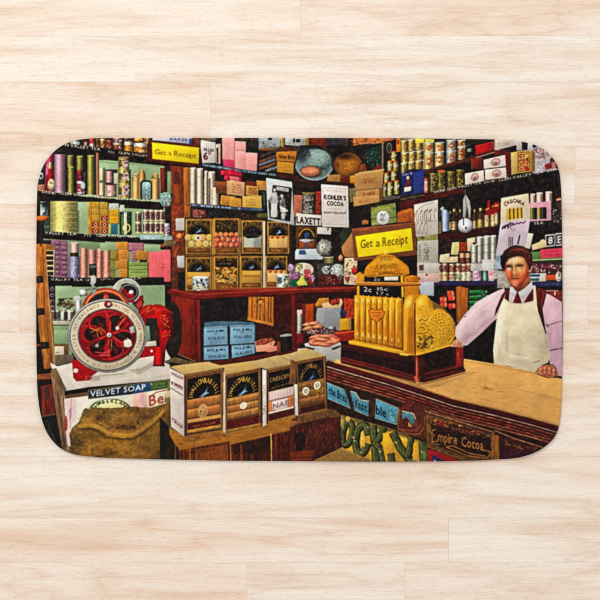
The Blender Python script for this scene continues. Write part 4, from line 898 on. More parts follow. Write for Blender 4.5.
for r, (y0, dy) in enumerate(((30, 105), (128, 112), (215, 95))):
    for k in range(5):
        x = 350 + k * 62 + (r % 2) * 6; yy = y0 - k * 9 + (14 if r == 0 else 22)
        CAN(x, yy, x + 58, yy + dy, (204, 192, 130), R.choice([(196, 164, 66), (180, 150, 62), (150, 132, 66)]), ((222, 120, 50), (120, 110, 60), (90, 76, 40), (226, 204, 110), (160, 60, 40), (70, 80, 76)), lab=(.16, .92), n=20)
        L([(x + 3, yy + 8), (x + 56, yy - 2)], 9, (206, 208, 196), al=.8); L([(x + 15, yy + 10), (x + 16, yy + dy - 6)], 9, (240, 226, 160), al=.55)
F([(470, 30), (590, 32), (590, 66), (475, 70)], (238, 216, 66), n=.1)
for (x, y, h) in ((290, 182, 84), (256, 266, 92), (304, 270, 84), (226, 368, 88), (288, 350, 88), (204, 470, 120), (256, 462, 120), (314, 450, 120)):
    B(x - 24, y - h / 2, x + 24, y + h / 2, (40, 30, 20)); CAN(x - 22, y - h / 2, x + 22, y + h / 2, (150, 160, 70), (170, 174, 80), (), lab=(.05, .95)); E(x, y - h / 2 + 3, 20, 7, (214, 90, 60)); 
    F([(x - 22, y - h * .02), (x + 22, y - h * .22), (x + 22, y - h * .06), (x - 22, y + h * .14)], (222, 206, 214)); L([(x - 20, y + h * .06), (x + 20, y - h * .14)], 4, (110, 60, 110), al=.8); L([(x - 6, y - h * .4), (x - 6, y + h * .4)], 8, (226, 226, 130), al=.6); SP(rect(x - 20, y + h * .1, x + 20, y + h * .45), ((190, 70, 40), (220, 170, 60), (60, 80, 30)), 6, 4, 8)
B(176, 520, 345, 560, (200, 190, 190), al=.35)
P('saltbox', 'printed_blue_carton', 'navy blue carton with a white figure on the front')
F([(350, 332), (462, 325), (466, 505), (360, 528)], (28, 42, 122), n=.14); F([(462, 325), (552, 295), (550, 490), (466, 505)], (34, 56, 150), n=.14); F([(350, 332), (440, 292), (552, 295), (462, 325)], (24, 34, 96)); L([(463, 325), (466, 505)], 4, (90, 110, 180), al=.7)
TX("Corn Flr", 362, 352, 452, 340, 26, (190, 200, 220), .015); F([(400, 365), (425, 370), (430, 420), (395, 428)], (140, 50, 40)); E(410, 366, 13, 14, (226, 200, 180)); F([(388, 425), (402, 395), (424, 400), (432, 440), (392, 448)], (110, 40, 40)); F([(376, 450), (440, 440), (436, 478), (380, 490)], (232, 220, 204)); SC([(476, 340), (545, 322), (545, 480), (478, 490)], (130, 150, 200), 6, 4, .25, .6)
P('goods_i', 'printed_shelf_goods', 'tan wooden boxes stacked above the receipt sign')
T(290, 130, 140 / 600)
for q in ([(276, 190), (404, 170), (398, 250), (280, 262)], [(282, 262), (386, 252), (384, 286), (282, 292)], [(272, 290), (386, 282), (386, 312), (272, 330)]):
    BOX(q, (188, 142, 84)); SC([Q(q, .15, .3), Q(q, .9, .3), Q(q, .9, .7), Q(q, .15, .7)], (150, 80, 50), 1, 7, .7, .7)
F([(276, 190), (300, 180), (404, 166), (404, 172), (280, 196)], (214, 172, 110)); BOX([(386, 250), (400, 246), (400, 300), (386, 310)], (120, 84, 50))
SC([(300, 214), (370, 208), (370, 226), (300, 232)], (150, 70, 46), 1, 8, .8); SC([(306, 264), (370, 258), (370, 276), (306, 282)], (150, 70, 46), 1, 7, .8)
P('shelf_g', 'printed_shelf_board', 'slanting right shelf beneath the stacked tins')
T(360, 135)
F([(80, 590), (345, 540), (610, 485), (610, 560), (340, 600), (340, 660), (0, 680), (0, 610)], (34, 24, 22), n=.25); F([(345, 548), (606, 500), (606, 512), (345, 562)], (90, 84, 50), n=.3); SC([(360, 532), (600, 490), (600, 510), (360, 552)], (206, 170, 90), 1, 20, .5, .8); F([(340, 575), (606, 520), (606, 640), (340, 660)], (80, 24, 22), n=.25, nf='h')
B(560, 340, 606, 500, (50, 26, 24)); CAN(548, 360, 602, 492, (190, 60, 44), (214, 180, 160), ((170, 40, 40), (230, 200, 180)), lab=(.5, .9))
P('goods_j', 'printed_shelf_goods', 'pale labelled tins and red box on the top right shelf')
T(425, 135)
F([(-5, 30), (600, 20), (600, 150), (-5, 310)], (40, 30, 28), n=.3)
F([(0, 32), (80, 34), (80, 66), (0, 70)], (230, 208, 70))
for k, (x, w) in enumerate(((-8, 84), (84, 82), (182, 88), (276, 74))):
    for (y0, h) in ((40 - k * 3, 110), (150 - k * 8 + (14 if k == 3 else 0) - (20 if k == 3 else 0), 150 - k * 12)):
        if k == 3 and y0 > 60: y0 = 96; h = 118
        if y0 < 60: y0 = 62 - 22 * (k > 1); h = 100
        CAN(x, y0, x + w, y0 + h, (222, 206, 150) if k < 1 else (190, 196, 190), (214, 194, 120) if k < 2 else ((150, 176, 190) if k == 2 else (150, 110, 60)), ((200, 100, 40), (120, 60, 36), (226, 214, 170), (214, 150, 60), (170, 60, 40)), lab=(.14, .92), n=16)
        RING(x + w * .5, y0 + h * .5, w * .24, h * .2, w * .14, h * .1, (190, 70, 44) if k < 3 else (120, 60, 40)); L([(x + 2, y0 + 6), (x + w - 2, y0)], 10, (190, 196, 196), al=.8); L([(x + w * .3, y0 + 10), (x + w * .3, y0 + h - 5)], 9, (244, 236, 200), al=.5)
F([(350, 85), (430, 75), (430, 180), (355, 195)], (22, 20, 22)); F([(360, 120), (395, 112), (398, 142), (364, 148)], (150, 156, 150)); L([(350, 100), (385, 82)], 6, (120, 130, 130), al=.7)
F([(428, 92), (586, 54), (592, 148), (438, 190)], (174, 24, 32), n=.14); L([(430, 95), (586, 58)], 6, (214, 70, 70), al=.7); L([(586, 58), (592, 148)], 6, (210, 170, 160), al=.6)
P('shelf_h', 'printed_shelf_board', 'brown slanting shelf board at upper right')
F([(-5, 300), (330, 205), (600, 118), (600, 152), (345, 232), (-5, 338)], (86, 38, 28), n=.25, nf='h'); L([(440, 194), (600, 146)], 10, (196, 170, 150), al=.7); L([(0, 306), (330, 212)], 5, (140, 80, 50), al=.7)
P('goods_k', 'printed_shelf_goods', 'dark gold tins and white cartons on the middle right shelf')
F([(-5, 338), (600, 160), (600, 410), (-5, 520)], (24, 18, 20), n=.2)
CAN(-8, 370, 30, 500, (200, 90, 80), (220, 160, 150), ((180, 40, 50), (240, 220, 210)))
for k, (x, y) in enumerate(((36, 325), (104, 305), (186, 310), (266, 296))):
    CAN(x, y, x + 76, 492 - k * 14, (150, 134, 52), (92, 78, 32), ((196, 176, 76), (40, 30, 20), (160, 134, 56), (60, 48, 24)), lab=(.1, .94), n=30); L([(x + 20, y + 10), (x + 20, 470 - k * 14)], 8, (214, 196, 100), al=.5)
    if k == 1: E(x + 38, y + 4, 36, 10, (214, 110, 50))
F([(396, 205), (490, 190), (490, 290), (400, 292)], (116, 38, 28), n=.2); L([(400, 205), (402, 290)], 8, (160, 90, 60), al=.7)
def whitebox(q):
    F(q, (228, 212, 204), n=.05); L([q[1], q[2], q[3]], 4, (90, 60, 54), al=.8)
    EQ(q, .52, .48, .2, .36, (176, 130, 118)); EQ(q, .52, .5, .15, .27, (212, 180, 168)); EQ(q, .52, .62, .1, .16, (160, 110, 100)); SC([Q(q, .15, .38), Q(q, .85, .38), Q(q, .85, .7), Q(q, .15, .7)], (120, 70, 66), 2, 5, .3, .55)
whitebox([(500, 212), (700, 166), (704, 268), (505, 292)]); whitebox([(340, 330), (505, 300), (508, 395), (344, 428)]); whitebox([(512, 296), (706, 275), (706, 365), (516, 388)])
P('goods_l', 'printed_shelf_goods', 'cartons and pale bundles at the top right corner')
T(495, 135)
F([(85, 150), (130, 140), (134, 345), (100, 362)], (112, 24, 34), n=.2); F([(-5, 128), (85, 110), (130, 145), (85, 172), (-5, 180)], (110, 38, 34), n=.25)
F([(-5, 38), (180, 34), (185, 90), (20, 132), (-5, 128)], (196, 186, 178), n=.12); SC([(20, 45), (170, 40), (150, 90), (10, 100)], (130, 70, 60), 3, 6, .5, .7); F([(30, 126), (180, 88), (180, 128), (100, 148), (80, 120)], (26, 22, 26))
F([(180, 36), (400, 60), (480, 170), (545, 300), (320, 330), (320, 140), (185, 132)], (150, 138, 142), n=.2); F([(180, 45), (232, 50), (232, 130), (185, 130)], (196, 186, 186)); F([(230, 58), (282, 64), (276, 128), (232, 126)], (30, 28, 34)); F([(282, 66), (330, 74), (330, 130), (280, 128)], (198, 192, 196)); F([(325, 78), (358, 90), (340, 110), (324, 105)], (28, 26, 30))
F([(340, 120), (400, 90), (450, 130), (490, 190), (420, 320), (340, 325)], (186, 176, 186), n=.2, nf='m'); SP(rect(345, 110, 470, 200), ((150, 90, 96), (206, 200, 206), (120, 100, 110), (160, 60, 60)), 36, 6, 15); SP(rect(350, 190, 430, 310), ((206, 200, 206), (150, 140, 150)), 20, 8, 20)
F([(424, 258), (470, 236), (484, 280), (440, 300)], (176, 36, 40), n=.2); F([(470, 210), (500, 180), (540, 240), (546, 290), (480, 285)], (90, 40, 40), n=.4); F([(480, 235), (520, 230), (520, 280), (490, 290)], (196, 150, 150), al=.7)
F([(134, 150), (192, 140), (192, 330), (140, 344)], (204, 174, 96), n=.12); F([(190, 138), (314, 134), (312, 316), (190, 330)], (206, 162, 72), n=.12); F([(314, 134), (344, 150), (340, 310), (312, 316)], (140, 104, 50), n=.2)
for o, c in ((8, (110, 40, 24)), (16, (214, 170, 84)), (24, (150, 70, 36))): L([(190 + o, 142 + o), (308 - o, 138 + o), (306 - o, 310 - o), (190 + o, 322 - o), (190 + o, 142 + o)], 5, c)
SP(rect(205, 165, 295, 225), ((226, 190, 120), (150, 40, 40), (110, 50, 30)), 26, 6, 14); SP(rect(205, 220, 295, 300), ((150, 60, 40), (214, 170, 100), (190, 50, 50)), 26, 6, 14); B(262, 275, 290, 305, (176, 40, 40))
P('shelf_i', 'printed_shelf_board', 'long black right shelf edge with white tea lettering')
T(425, 135)
F([(-5, 508), (120, 478), (600, 388), (605, 470), (605, 700), (-5, 700)], (22, 20, 24), n=.15); F([(-5, 512), (336, 452), (336, 494), (-5, 566)], (84, 26, 22), n=.25, nf='h')
TX("DRINK GLEN VALLEY TEA", 80, 500, 482, 418, 21, (226, 214, 200), .014); TX("DRINK", 506, 416, 604, 400, 20, (226, 214, 200), .014)
T(495, 135)
F([(-5, 400), (540, 296), (565, 320), (572, 560), (-5, 560)], (20, 18, 22), n=.12); TX("GLEN VALLEY TEA", 30, 400, 412, 326, 22, (216, 208, 198), .014); TX("DRI", 448, 318, 548, 298, 20, (206, 198, 190), .014)
L([(500, 330), (520, 560)], 10, (56, 54, 60), al=.5); L([(545, 340), (552, 540)], 8, (70, 66, 70), al=.4)
# ------------------------------------------------------------------ right half: middle
P('goods_m', 'printed_shelf_goods', 'bottles and pink boxes on the right shelf behind the scale')
T(495, 135)
T(425, 200)
F([(118, 100), (600, 60), (600, 250), (118, 300)], (30, 22, 22), n=.25)
F([(118, 90), (140, 60), (165, 60), (150, 120), (120, 160)], (60, 80, 56), n=.3); B(118, 180, 142, 290, (150, 110, 76), n=.3)
F([(140, 110), (150, 80), (180, 82), (210, 110), (214, 268), (150, 270)], (150, 172, 214), n=.12, sh='cyl'); F([(128, 75), (150, 52), (165, 70), (150, 95)], (170, 186, 190)); TX("A", 165, 250, 185, 250, 50, (90, 110, 160), 0, al=.5)
for k in range(3, 17):
    x = 140 + k * 29; y = 118 - k * 1.5 + R.uniform(-14, 14); BOTTLE(x, y, x + 25, 285 - k * 3.2, vary((74, 50, 34), 22), R.choice(((150, 120, 84), (120, 90, 66), (170, 140, 100))), cap=R.choice(((120, 96, 60), (70, 40, 30))))
for x0, y0, x1, y1, c, lb in ((222, 75, 276, 272, (60, 46, 34), (206, 166, 110)), (282, 80, 318, 250, (70, 40, 30), (200, 150, 100)), (410, 80, 440, 258, (90, 60, 40), (206, 180, 130)), (446, 68, 502, 250, (84, 66, 36), (206, 166, 92)), (206, 95, 228, 270, (50, 40, 34), (180, 160, 130))):
    BOTTLE(x0, y0, x1, y1, c, lb, cap=(206, 176, 96))
F([(522, 110), (540, 0), (556, 0), (560, 80), (606, 60), (606, 120), (606, 226), (520, 236), (510, 130)], (146, 26, 22), n=.2); CAN(508, 128, 556, 236, (190, 150, 110), (222, 196, 140), ((120, 60, 40),)); CAN(562, 122, 612, 232, (190, 150, 110), (222, 196, 140), ((120, 60, 40),)); L([(520, 85), (548, 70)], 14, (236, 130, 80)); L([(575, 60), (600, 40)], 14, (230, 110, 70))
T(495, 200); F([(-8, 20), (40, 20), (45, 110), (-8, 110)], (140, 24, 22), n=.2); L([(0, 50), (25, 45)], 18, (236, 140, 80)); CAN(-4, 110, 32, 215, (190, 150, 110), (222, 196, 150), ((120, 60, 40),))
P('shelf_j', 'printed_shelf_board', 'dark red shelf under the bottles')
T(425, 200)
F([(118, 298), (600, 225), (610, 300), (460, 310), (118, 380)], (66, 20, 20), n=.25, nf='h'); B(118, 330, 240, 480, (40, 18, 18), n=.3)
P('goods_n', 'printed_shelf_goods', 'grey paper rolls and small cartons behind the shopkeeper')
T(425, 200)
F([(200, 340), (610, 290), (610, 640), (118, 640), (118, 470)], (44, 28, 26), n=.3)
for x0, x1, y0 in ((440, 500, 320), (500, 560, 312), (560, 612, 308), (392, 452, 382)):
    B(x0, y0, x1, 640, (190, 190, 178), sh='cyl', n=.12); E((x0 + x1) / 2, y0, (x1 - x0) / 2, 9, (210, 210, 198)); SC(rect(x0 + 4, y0 + 15, x1 - 4, 620), (100, 110, 100), 8, 2, .3, .6)
    for yy in range(int(y0) + 70, 620, 70): L([(x0, yy), (x1, yy)], 4, (90, 90, 80), al=.7)
F([(360, 330), (430, 318), (430, 372), (392, 384), (390, 440), (362, 440)], (216, 202, 160), n=.12); E(422, 372, 14, 9, (40, 34, 30))
F([(232, 365), (292, 358), (294, 410), (285, 470), (220, 470)], (222, 206, 130), n=.15); SC(rect(240, 370, 288, 460), (150, 130, 60), 3, 3); F([(296, 365), (358, 358), (358, 440), (300, 442)], (170, 60, 30), n=.2)
F([(128, 470), (210, 455), (212, 540), (170, 550), (122, 530)], (224, 206, 166), n=.1); F([(212, 480), (282, 478), (282, 534), (212, 536)], (226, 208, 160), n=.1); L([(212, 484), (282, 482)], 6, (120, 80, 50))
for x in (130, 190, 240, 295, 345): CAN(x, 540 if x < 280 else 455, x + 52, 650, (206, 160, 120), (120, 60, 50), ((222, 190, 160), (60, 26, 26), (200, 130, 90)), n=14)
B(488, 510, 604, 640, (206, 196, 200)); SC(rect(490, 515, 600, 620), (150, 130, 140), 4, 5, .35, .7); F([(560, 560), (604, 545), (604, 640), (565, 640)], (140, 170, 200), n=.2)
T(425, 265)
F([(70, -20), (610, -20), (610, 138), (70, 145)], (44, 30, 32), n=.3)
for k, x in enumerate((100, 148, 208, 262, 310, 352)):
    CAN(x, -10 - 6 * (k % 2), x + 50, 72, (222, 190, 160), (150, 90, 80), ((226, 200, 170), (60, 30, 40), (206, 140, 120)), n=16)
    CAN(x - 4, 62, x + 56, 138, (226, 200, 150), ((214, 176, 130), (214, 176, 130), (180, 120, 110), (120, 170, 110), (190, 206, 180), (190, 206, 180))[k], ((230, 214, 190), (150, 90, 70), (120, 90, 60)), n=14)
CAN(404, 52, 490, 138, (206, 170, 206), (212, 180, 210), ((160, 110, 160), (235, 215, 235))); B(392, -15, 490, 52, (190, 190, 184), n=.2); SC(rect(395, -10, 485, 48), (110, 110, 110), 3, 5); CAN(494, 52, 538, 138, (90, 150, 140), (110, 170, 156), ()); BOX(rect(540, 50, 612, 94), (222, 160, 176), (150, 70, 100), 2, 4); BOX(rect(544, 94, 612, 140), (206, 190, 196), (150, 70, 100), 2, 4); F([(490, -20), (610, -20), (610, 48), (492, 50)], (206, 206, 206), n=.15)
T(495, 265); F([(-8, -30), (110, -30), (140, 200), (-8, 200)], (172, 168, 160), n=.2); SP(rect(-5, -25, 100, 190), ((206, 200, 192), (120, 130, 130), (150, 140, 150), (200, 170, 170)), 40, 6, 18); F([(-8, 26), (80, 44), (80, 56), (-8, 40)], (40, 40, 44)); F([(-8, -20), (50, -30), (62, 10), (-8, 15)], (140, 166, 186), n=.2); F([(-8, 120), (20, 118), (20, 200), (-8, 200)], (60, 66, 90)); T(425, 265)
P('shelf_k', 'printed_shelf_board', 'navy blue shelf edge behind the shopkeeper')
F([(70, 138), (610, 136), (610, 172), (70, 176)], (36, 40, 112), n=.2)
TX("PLUM JAMS", 80, 166, 192, 165, 20, (96, 40, 60), .02); TX("JAM &", 300, 166, 420, 165, 20, (96, 40, 60), .02); TX("PLUM", 478, 166, 605, 166, 20, (96, 40, 60), .02)
P('goods_o', 'printed_shelf_goods', 'red cans and green bottles on the low right shelf')
F([(60, 174), (610, 172), (610, 620), (60, 620)], (20, 20, 22), n=.2)
for (x, y) in ((188, 222), (125, 275), (128, 320), (200, 330), (195, 262)): F([(x, y), (x + 52, y - 4), (x + 60, y + 40), (x + 4, y + 48)], vary((196, 66, 48), 14), n=.22); E(x + 50, y + 20, 12, 22, (222, 120, 96)); B(x + 6, y + 10, x + 20, y + 20, (235, 180, 140), al=.6)
F([(265, 188), (290, 180), (370, 200), (365, 440), (270, 500)], (168, 98, 38), nf='v', n=.2); L([(268, 190), (274, 490)], 10, (120, 60, 24), al=.6)
for y in (218, 262, 306, 350): F([(375, y), (470, y - 6), (540, y + 4), (540, y + 20), (470, y + 32), (378, y + 30)], (18, 116, 46), n=.2); L([(380, y + 8), (465, y + 4)], 6, (120, 196, 130), al=.7)
SP(rect(465, 215, 545, 270), ((150, 200, 160), (40, 120, 70), (200, 220, 210)), 14, 5, 11)
P('scale', 'printed_hanging_scale', 'white dial scale hanging on a silver chain')
T(425, 200)
L([(344, -90), (344, 0)], 5, (120, 116, 110)); F([(325, 0), (340, -40), (352, -42), (385, 10), (395, 80), (385, 160), (372, 150), (365, 60), (345, 160), (326, 160)], (170, 172, 172), n=.25, nf='v'); L([(345, -30), (355, 60), (350, 140)], 6, (70, 60, 56), al=.7); L([(375, 40), (388, 150)], 6, (226, 226, 226), al=.7)
P('scale', sub='dial', name='scale_dial')
E(346, 218, 66, 65, (206, 206, 218), sh='ball', n=.06); ARC(346, 218, 64, 63, 0, 360, 4, (120, 120, 136), al=.7, k=40); L([(330, 215), (330, 150)], 7, (70, 76, 110)); E(352, 240, 9, 10, (60, 70, 80)); ARC(346, 218, 52, 52, 20, 160, 4, (170, 176, 196), al=.6)
P('almanac', 'printed_advert_poster', 'grey poster with rows of small bottles')
PX()
F([(414, 204.6), (438, 199.5), (438.2, 234.5), (414.6, 237)], (204, 199, 190), n=.05)
T(360, 200)
for r, (y, xs) in enumerate(((110, (480, 515, 550, 585)), (215, (485, 520, 555)))):
    for x in xs: L([(x, y + 10), (x + 10, y - 18), (x + 18, y - 20)], 6, (110, 80, 110)); B(x + 4, y, x + 20, y + 70, (222, 210, 190)); L([(x + 2, y), (x + 4, y + 75), (x + 20, y + 74), (x + 20, y)], 4, (130, 96, 120), al=.8)
L([(500, 80), (560, 40), (640, 20)], 5, (120, 116, 110), al=.6)
T(425, 200); [(L([(x, 95), (x + 8, 75)], 5, (110, 80, 110)), B(x, 100, x + 16, 180, (222, 210, 190)), L([(x - 2, 100), (x, 182), (x + 18, 180)], 4, (130, 96, 120), al=.8)) for x in (15, 50, 85)]
P('notice', 'printed_notice_card', 'grey notice with dark columns of lettering')
T(360, 200)
F([(486, 318), (668, 288), (668, 340), (490, 352)], (160, 150, 84), n=.2); E(535, 325, 20, 14, (110, 100, 60)); 
F([(490, 352), (670, 340), (672, 560), (492, 560)], (180, 178, 168), n=.07); SC(rect(500, 375, 528, 520), (44, 44, 44), 11, 2, .7); SC(rect(540, 400, 594, 520), (44, 44, 44), 9, 3, .7); SC(rect(540, 360, 594, 392), (60, 60, 60), 2, 3, .6)
T(425, 200); SC(rect(4, 420, 36, 520), (50, 50, 50), 7, 2, .7); SC(rect(40, 360, 110, 520), (130, 126, 120), 9, 4, .4, .5)
T(360, 265); F([(488, -20), (680, -20), (680, 76), (492, 78)], (186, 178, 172), n=.07); F([(505, 2), (545, -2), (545, 44), (510, 48)], (120, 70, 70)); SC(rect(550, -10, 600, 40), (110, 100, 100), 3, 3)
F([(488, 74), (680, 70), (680, 150), (500, 152)], (206, 170, 168), n=.08); TX("EXTRA", 500, 96, 600, 86, 20, (222, 214, 210), .01); E(505, 118, 12, 10, (60, 40, 40)); F([(500, 150), (635, 150), (635, 265), (520, 262)], (176, 188, 206), n=.08)
T(425, 265); F([(-5, -10), (118, -10), (116, 75), (-5, 76)], (190, 184, 176), n=.08); F([(-5, 74), (105, 70), (100, 140), (-5, 146)], (210, 172, 168), n=.08); E(14, 84, 9, 8, (60, 40, 40)); F([(-5, 146), (70, 140), (62, 250), (40, 255), (-5, 250)], (180, 192, 208), n=.08)
P('greencard', 'printed_green_card', 'green card with a white oval portrait')
T(360, 200)
F([(92, 64), (304, 24), (314, 192), (98, 224)], (132, 152, 70), n=.12); TA("CAMPAIGN", 198, 130, 98, 82, 158, 26, 26, (60, 60, 26), .02); F([(110, 84), (292, 50), (294, 62), (112, 98)], (190, 176, 70), al=.5); E(197, 152, 54, 60, (206, 210, 222), n=.06); SP(rect(175, 115, 218, 190), ((130, 136, 140), (170, 150, 140), (90, 96, 90)), 18, 4, 10); L([(100, 165), (140, 158)], 6, (60, 80, 40)); L([(252, 155), (306, 145)], 6, (60, 80, 40)); L([(105, 205), (150, 196)], 8, (190, 206, 120), al=.7)
P('goods_p', 'printed_shelf_goods', 'orange wooden crates above the receipt sign')
F([(318, 110), (360, 85), (455, 75), (470, 120), (465, 185), (318, 195)], (168, 92, 38), n=.25); F([(340, 110), (420, 72), (450, 74), (400, 112)], (200, 120, 50)); F([(15, 180), (40, 168), (72, 175), (72, 205), (18, 212)], (176, 110, 60))
P('sign_b', 'printed_receipt_sign', 'larger yellow Get a Receipt sign in a brown frame')
PX()
F([(351.6, 228.6), (415, 222), (417.4, 255), (354.2, 261)], (132, 76, 46), nf='h', n=.2); L([(352, 229.4), (415, 222.8)], .9, (170, 110, 76), al=.7)
P('sign_b', sub='face', name='sign_face')
F([(355.3, 236.3), (411.3, 228), (413.2, 250.3), (358.1, 257.3)], (240, 214, 28), n=.04)
T(360, 200)
TX("Get", 5, 415, 108, 402, 74, (112, 82, 14), 0.0); TX("a", 136, 402, 172, 398, 68, (112, 82, 14), 0.0); TX("Receipt", 192, 400, 410, 372, 80, (112, 82, 14), 0.0)
# ------------------------------------------------------------------ cascara poster, boxes at the right edge
P('goods_q', 'printed_shelf_goods', 'pink bottles, lettered boxes and cartons at the right edge')
T(495, 135)
for (x0, x1, y0) in ((300, 348, 505), (352, 412, 494), (430, 490, 486)): B(x0, y0, x1, 640, (222, 184, 176), sh='cyl'); E((x0 + x1) / 2, y0 + 4, (x1 - x0) / 2, 8, (236, 206, 196))
F([(520, 540), (560, 520), (570, 640), (520, 640)], (120, 40, 40), n=.35); L([(530, 556), (565, 548)], 14, (220, 180, 140))
T(495, 200)
F([(286, 28), (480, 8), (482, 180), (296, 190)], (214, 158, 178), n=.14); SC([(300, 30), (475, 10), (475, 50), (300, 62)], (160, 80, 120), 2, 8, .4, .7)
for x0, x1, c in ((302, 330, (134, 146, 50)), (332, 360, (26, 30, 24)), (364, 388, (176, 160, 60)), (390, 402, (30, 24, 28)), (408, 442, (34, 28, 34))): B(x0, 68 - (x0 - 300) * .06, x1, 166 - (x0 - 300) * .04, c, sh='cyl')
F([(484, 20), (575, 10), (578, 175), (488, 185)], (40, 34, 36), n=.35); SP(rect(490, 60, 572, 170), ((190, 180, 180), (90, 50, 50), (40, 30, 30), (150, 140, 140)), 26, 6, 15)
F([(286, 186), (580, 170), (580, 345), (320, 380), (286, 300)], (24, 20, 24), n=.2); TX("TEA", 330, 214, 416, 206, 22, (216, 208, 196), .014); TX("72", 498, 196, 550, 192, 20, (200, 190, 180), .01)
for (q, s) in (([(428, 298), (512, 290), (514, 396), (436, 404)], "8"), ([(518, 284), (580, 280), (580, 390), (520, 396)], "E")): F(q, (196, 192, 198), n=.1); FQ(q, [(.1, .12), (.9, .1), (.9, .86), (.1, .9)], (36, 30, 36)); TX(s, *Q(q, .26, .78), *Q(q, .78, .76), 60, (226, 222, 226), .03)
F([(312, 385), (400, 350), (436, 355), (438, 404), (320, 432)], (220, 192, 140), n=.12); F([(388, 345), (410, 335), (432, 345), (430, 375), (392, 380)], (226, 204, 150))
F([(300, 445), (580, 430), (580, 525), (300, 540)], (84, 132, 62), n=.15); F([(386, 424), (580, 410), (580, 490), (392, 500)], (218, 72, 98), n=.12); SC([(400, 435), (575, 420), (575, 480), (400, 490)], (120, 30, 60), 2, 8, .6, .7); L([(300, 518), (580, 505)], 10, (196, 206, 170), al=.7); F([(300, 525), (580, 512), (580, 560), (300, 560)], (60, 44, 40), n=.3)
F([(300, 548), (462, 546), (462, 640), (300, 640)], (222, 170, 176), n=.15); SP(rect(310, 550, 460, 630), ((150, 50, 70), (240, 220, 220), (190, 90, 110)), 30, 6, 15); F([(462, 556), (582, 552), (582, 640), (462, 640)], (70, 44, 46), n=.35); SP(rect(465, 560, 578, 630), ((190, 180, 180), (60, 40, 40), (200, 90, 60)), 22, 6, 14)
T(495, 265)
F([(280, -10), (582, -10), (582, 150), (290, 150)], (74, 44, 48), n=.35); SP(rect(290, -5, 575, 60), ((220, 150, 160), (200, 190, 190), (60, 30, 40), (150, 60, 80)), 44, 8, 20)
F([(294, 74), (440, 68), (440, 140), (300, 144)], (206, 206, 196), n=.1); F([(296, 80), (384, 78), (384, 100), (298, 102)], (60, 84, 140)); F([(298, 114), (378, 112), (378, 136), (300, 138)], (60, 110, 110)); F([(434, 84), (524, 82), (526, 128), (436, 130)], (200, 90, 40), n=.15); E(545, 100, 26, 44, (196, 180, 170), n=.3); SP(rect(520, 60, 575, 140), ((220, 214, 206), (110, 70, 60)), 14, 6, 14)
F([(300, 146), (582, 142), (582, 186), (300, 184)], (36, 40, 116), n=.2); TX("PURE JAMS", 392, 176, 560, 172, 22, (110, 110, 130), .01, al=.7); F([(300, 184), (582, 184), (582, 330), (400, 330)], (30, 22, 24), n=.2); L([(440, 222), (545, 220)], 9, (206, 150, 130)); F([(450, 232), (575, 225), (580, 330), (480, 290)], (120, 46, 36), n=.3); B(505, 225, 520, 262, (226, 170, 150))
P('cascara', 'printed_medicine_poster', 'cream and lilac poster with four gold tubes above the shopkeeper')
PX()
F([(501, 198), (528.5, 193.2), (530.2, 221), (500.2, 226)], (228, 210, 166), n=.05); F([(500.4, 222.5), (530.2, 219.5), (525, 253), (495.5, 256)], (202, 186, 204), n=.06); F([(528, 233), (533.5, 233.5), (530, 249), (525, 248)], (206, 204, 190), n=.1)
T(495, 200)
F([(56, 0), (292, -30), (300, 170), (50, 205)], (214, 192, 190), al=.35)
TA("CASCARA", 168, 260, 150, 238, 123, 60, 30, (90, 44, 30), .015)
for k in range(4):
    x = 100 + k * 34; F([(x, 76 - k * 4), (x + 28, 73 - k * 4), (x + 30, 168 - k * 5), (x + 2, 172 - k * 5)], (226, 164, 36), sh='cyl'); E(x + 14, 72 - k * 4, 12, 10, (206, 190, 150)); L([(x + 30, 74 - k * 4), (x + 31, 168 - k * 5)], 4, (130, 76, 20), al=.8)
L([(70, 225), (60, 250), (90, 215), (80, 245), (110, 205), (108, 245), (130, 190)], 8, (80, 30, 60)); L([(130, 240), (135, 200), (160, 200), (140, 218), (175, 208), (190, 195), (205, 205), (220, 190), (240, 200), (262, 180)], 9, (130, 60, 120)); 
for x in (140, 155, 168): L([(x, 245), (x + 2, 270)], 5, (150, 120, 90), al=.8)
for x in (118, 134, 150): L([(x, 318), (x + 2, 395)], 7, (60, 40, 50), al=.85)
L([(212, 305), (196, 375)], 12, (90, 36, 50)); L([(80, 300), (250, 292)], 3, (170, 150, 150), al=.7); SC([(90, 270), (250, 262), (250, 285), (90, 292)], (176, 156, 156), 1, 8, .4, .7)
SP(rect(60, 5, 95, 30), ((120, 110, 50),), 5, 5, 9)
T(495, 200); F([(10, 470), (40, 440), (55, 560), (30, 600), (-5, 600)], (150, 176, 206), n=.3, al=.8)
# ------------------------------------------------------------------ painting: shopkeeper
P('man', 'printed_shopkeeper', 'dark haired man in a pink shirt, red braces, tie and cream apron')
T(430, 260, 140 / 600)
F([(140, 370), (285, 250), (285, 452), (130, 428)], (18, 18, 20), n=.1); keep_bg = ID
PINK = (222, 192, 202)
F([(318, 120), (296, 128), (240, 156), (196, 182), (150, 232), (112, 284), (104, 312), (116, 346), (140, 368), (160, 366), (222, 312), (262, 270), (290, 250), (330, 170)], PINK, n=.06, nf='m')
F([(196, 186), (150, 232), (118, 280), (128, 300), (180, 240), (230, 190), (290, 140)], (236, 214, 222), al=.5, n=.05); F([(150, 366), (222, 312), (285, 252), (284, 230), (210, 290), (140, 345)], (188, 152, 170), al=.55, n=.05)
L([(145, 244), (155, 240)], 3, (120, 60, 90)); L([(190, 280), (182, 330)], 3, (180, 140, 160), al=.6); L([(230, 200), (270, 175)], 3, (190, 150, 170), al=.5); L([(200, 300), (260, 240)], 3, (176, 136, 156), al=.5)
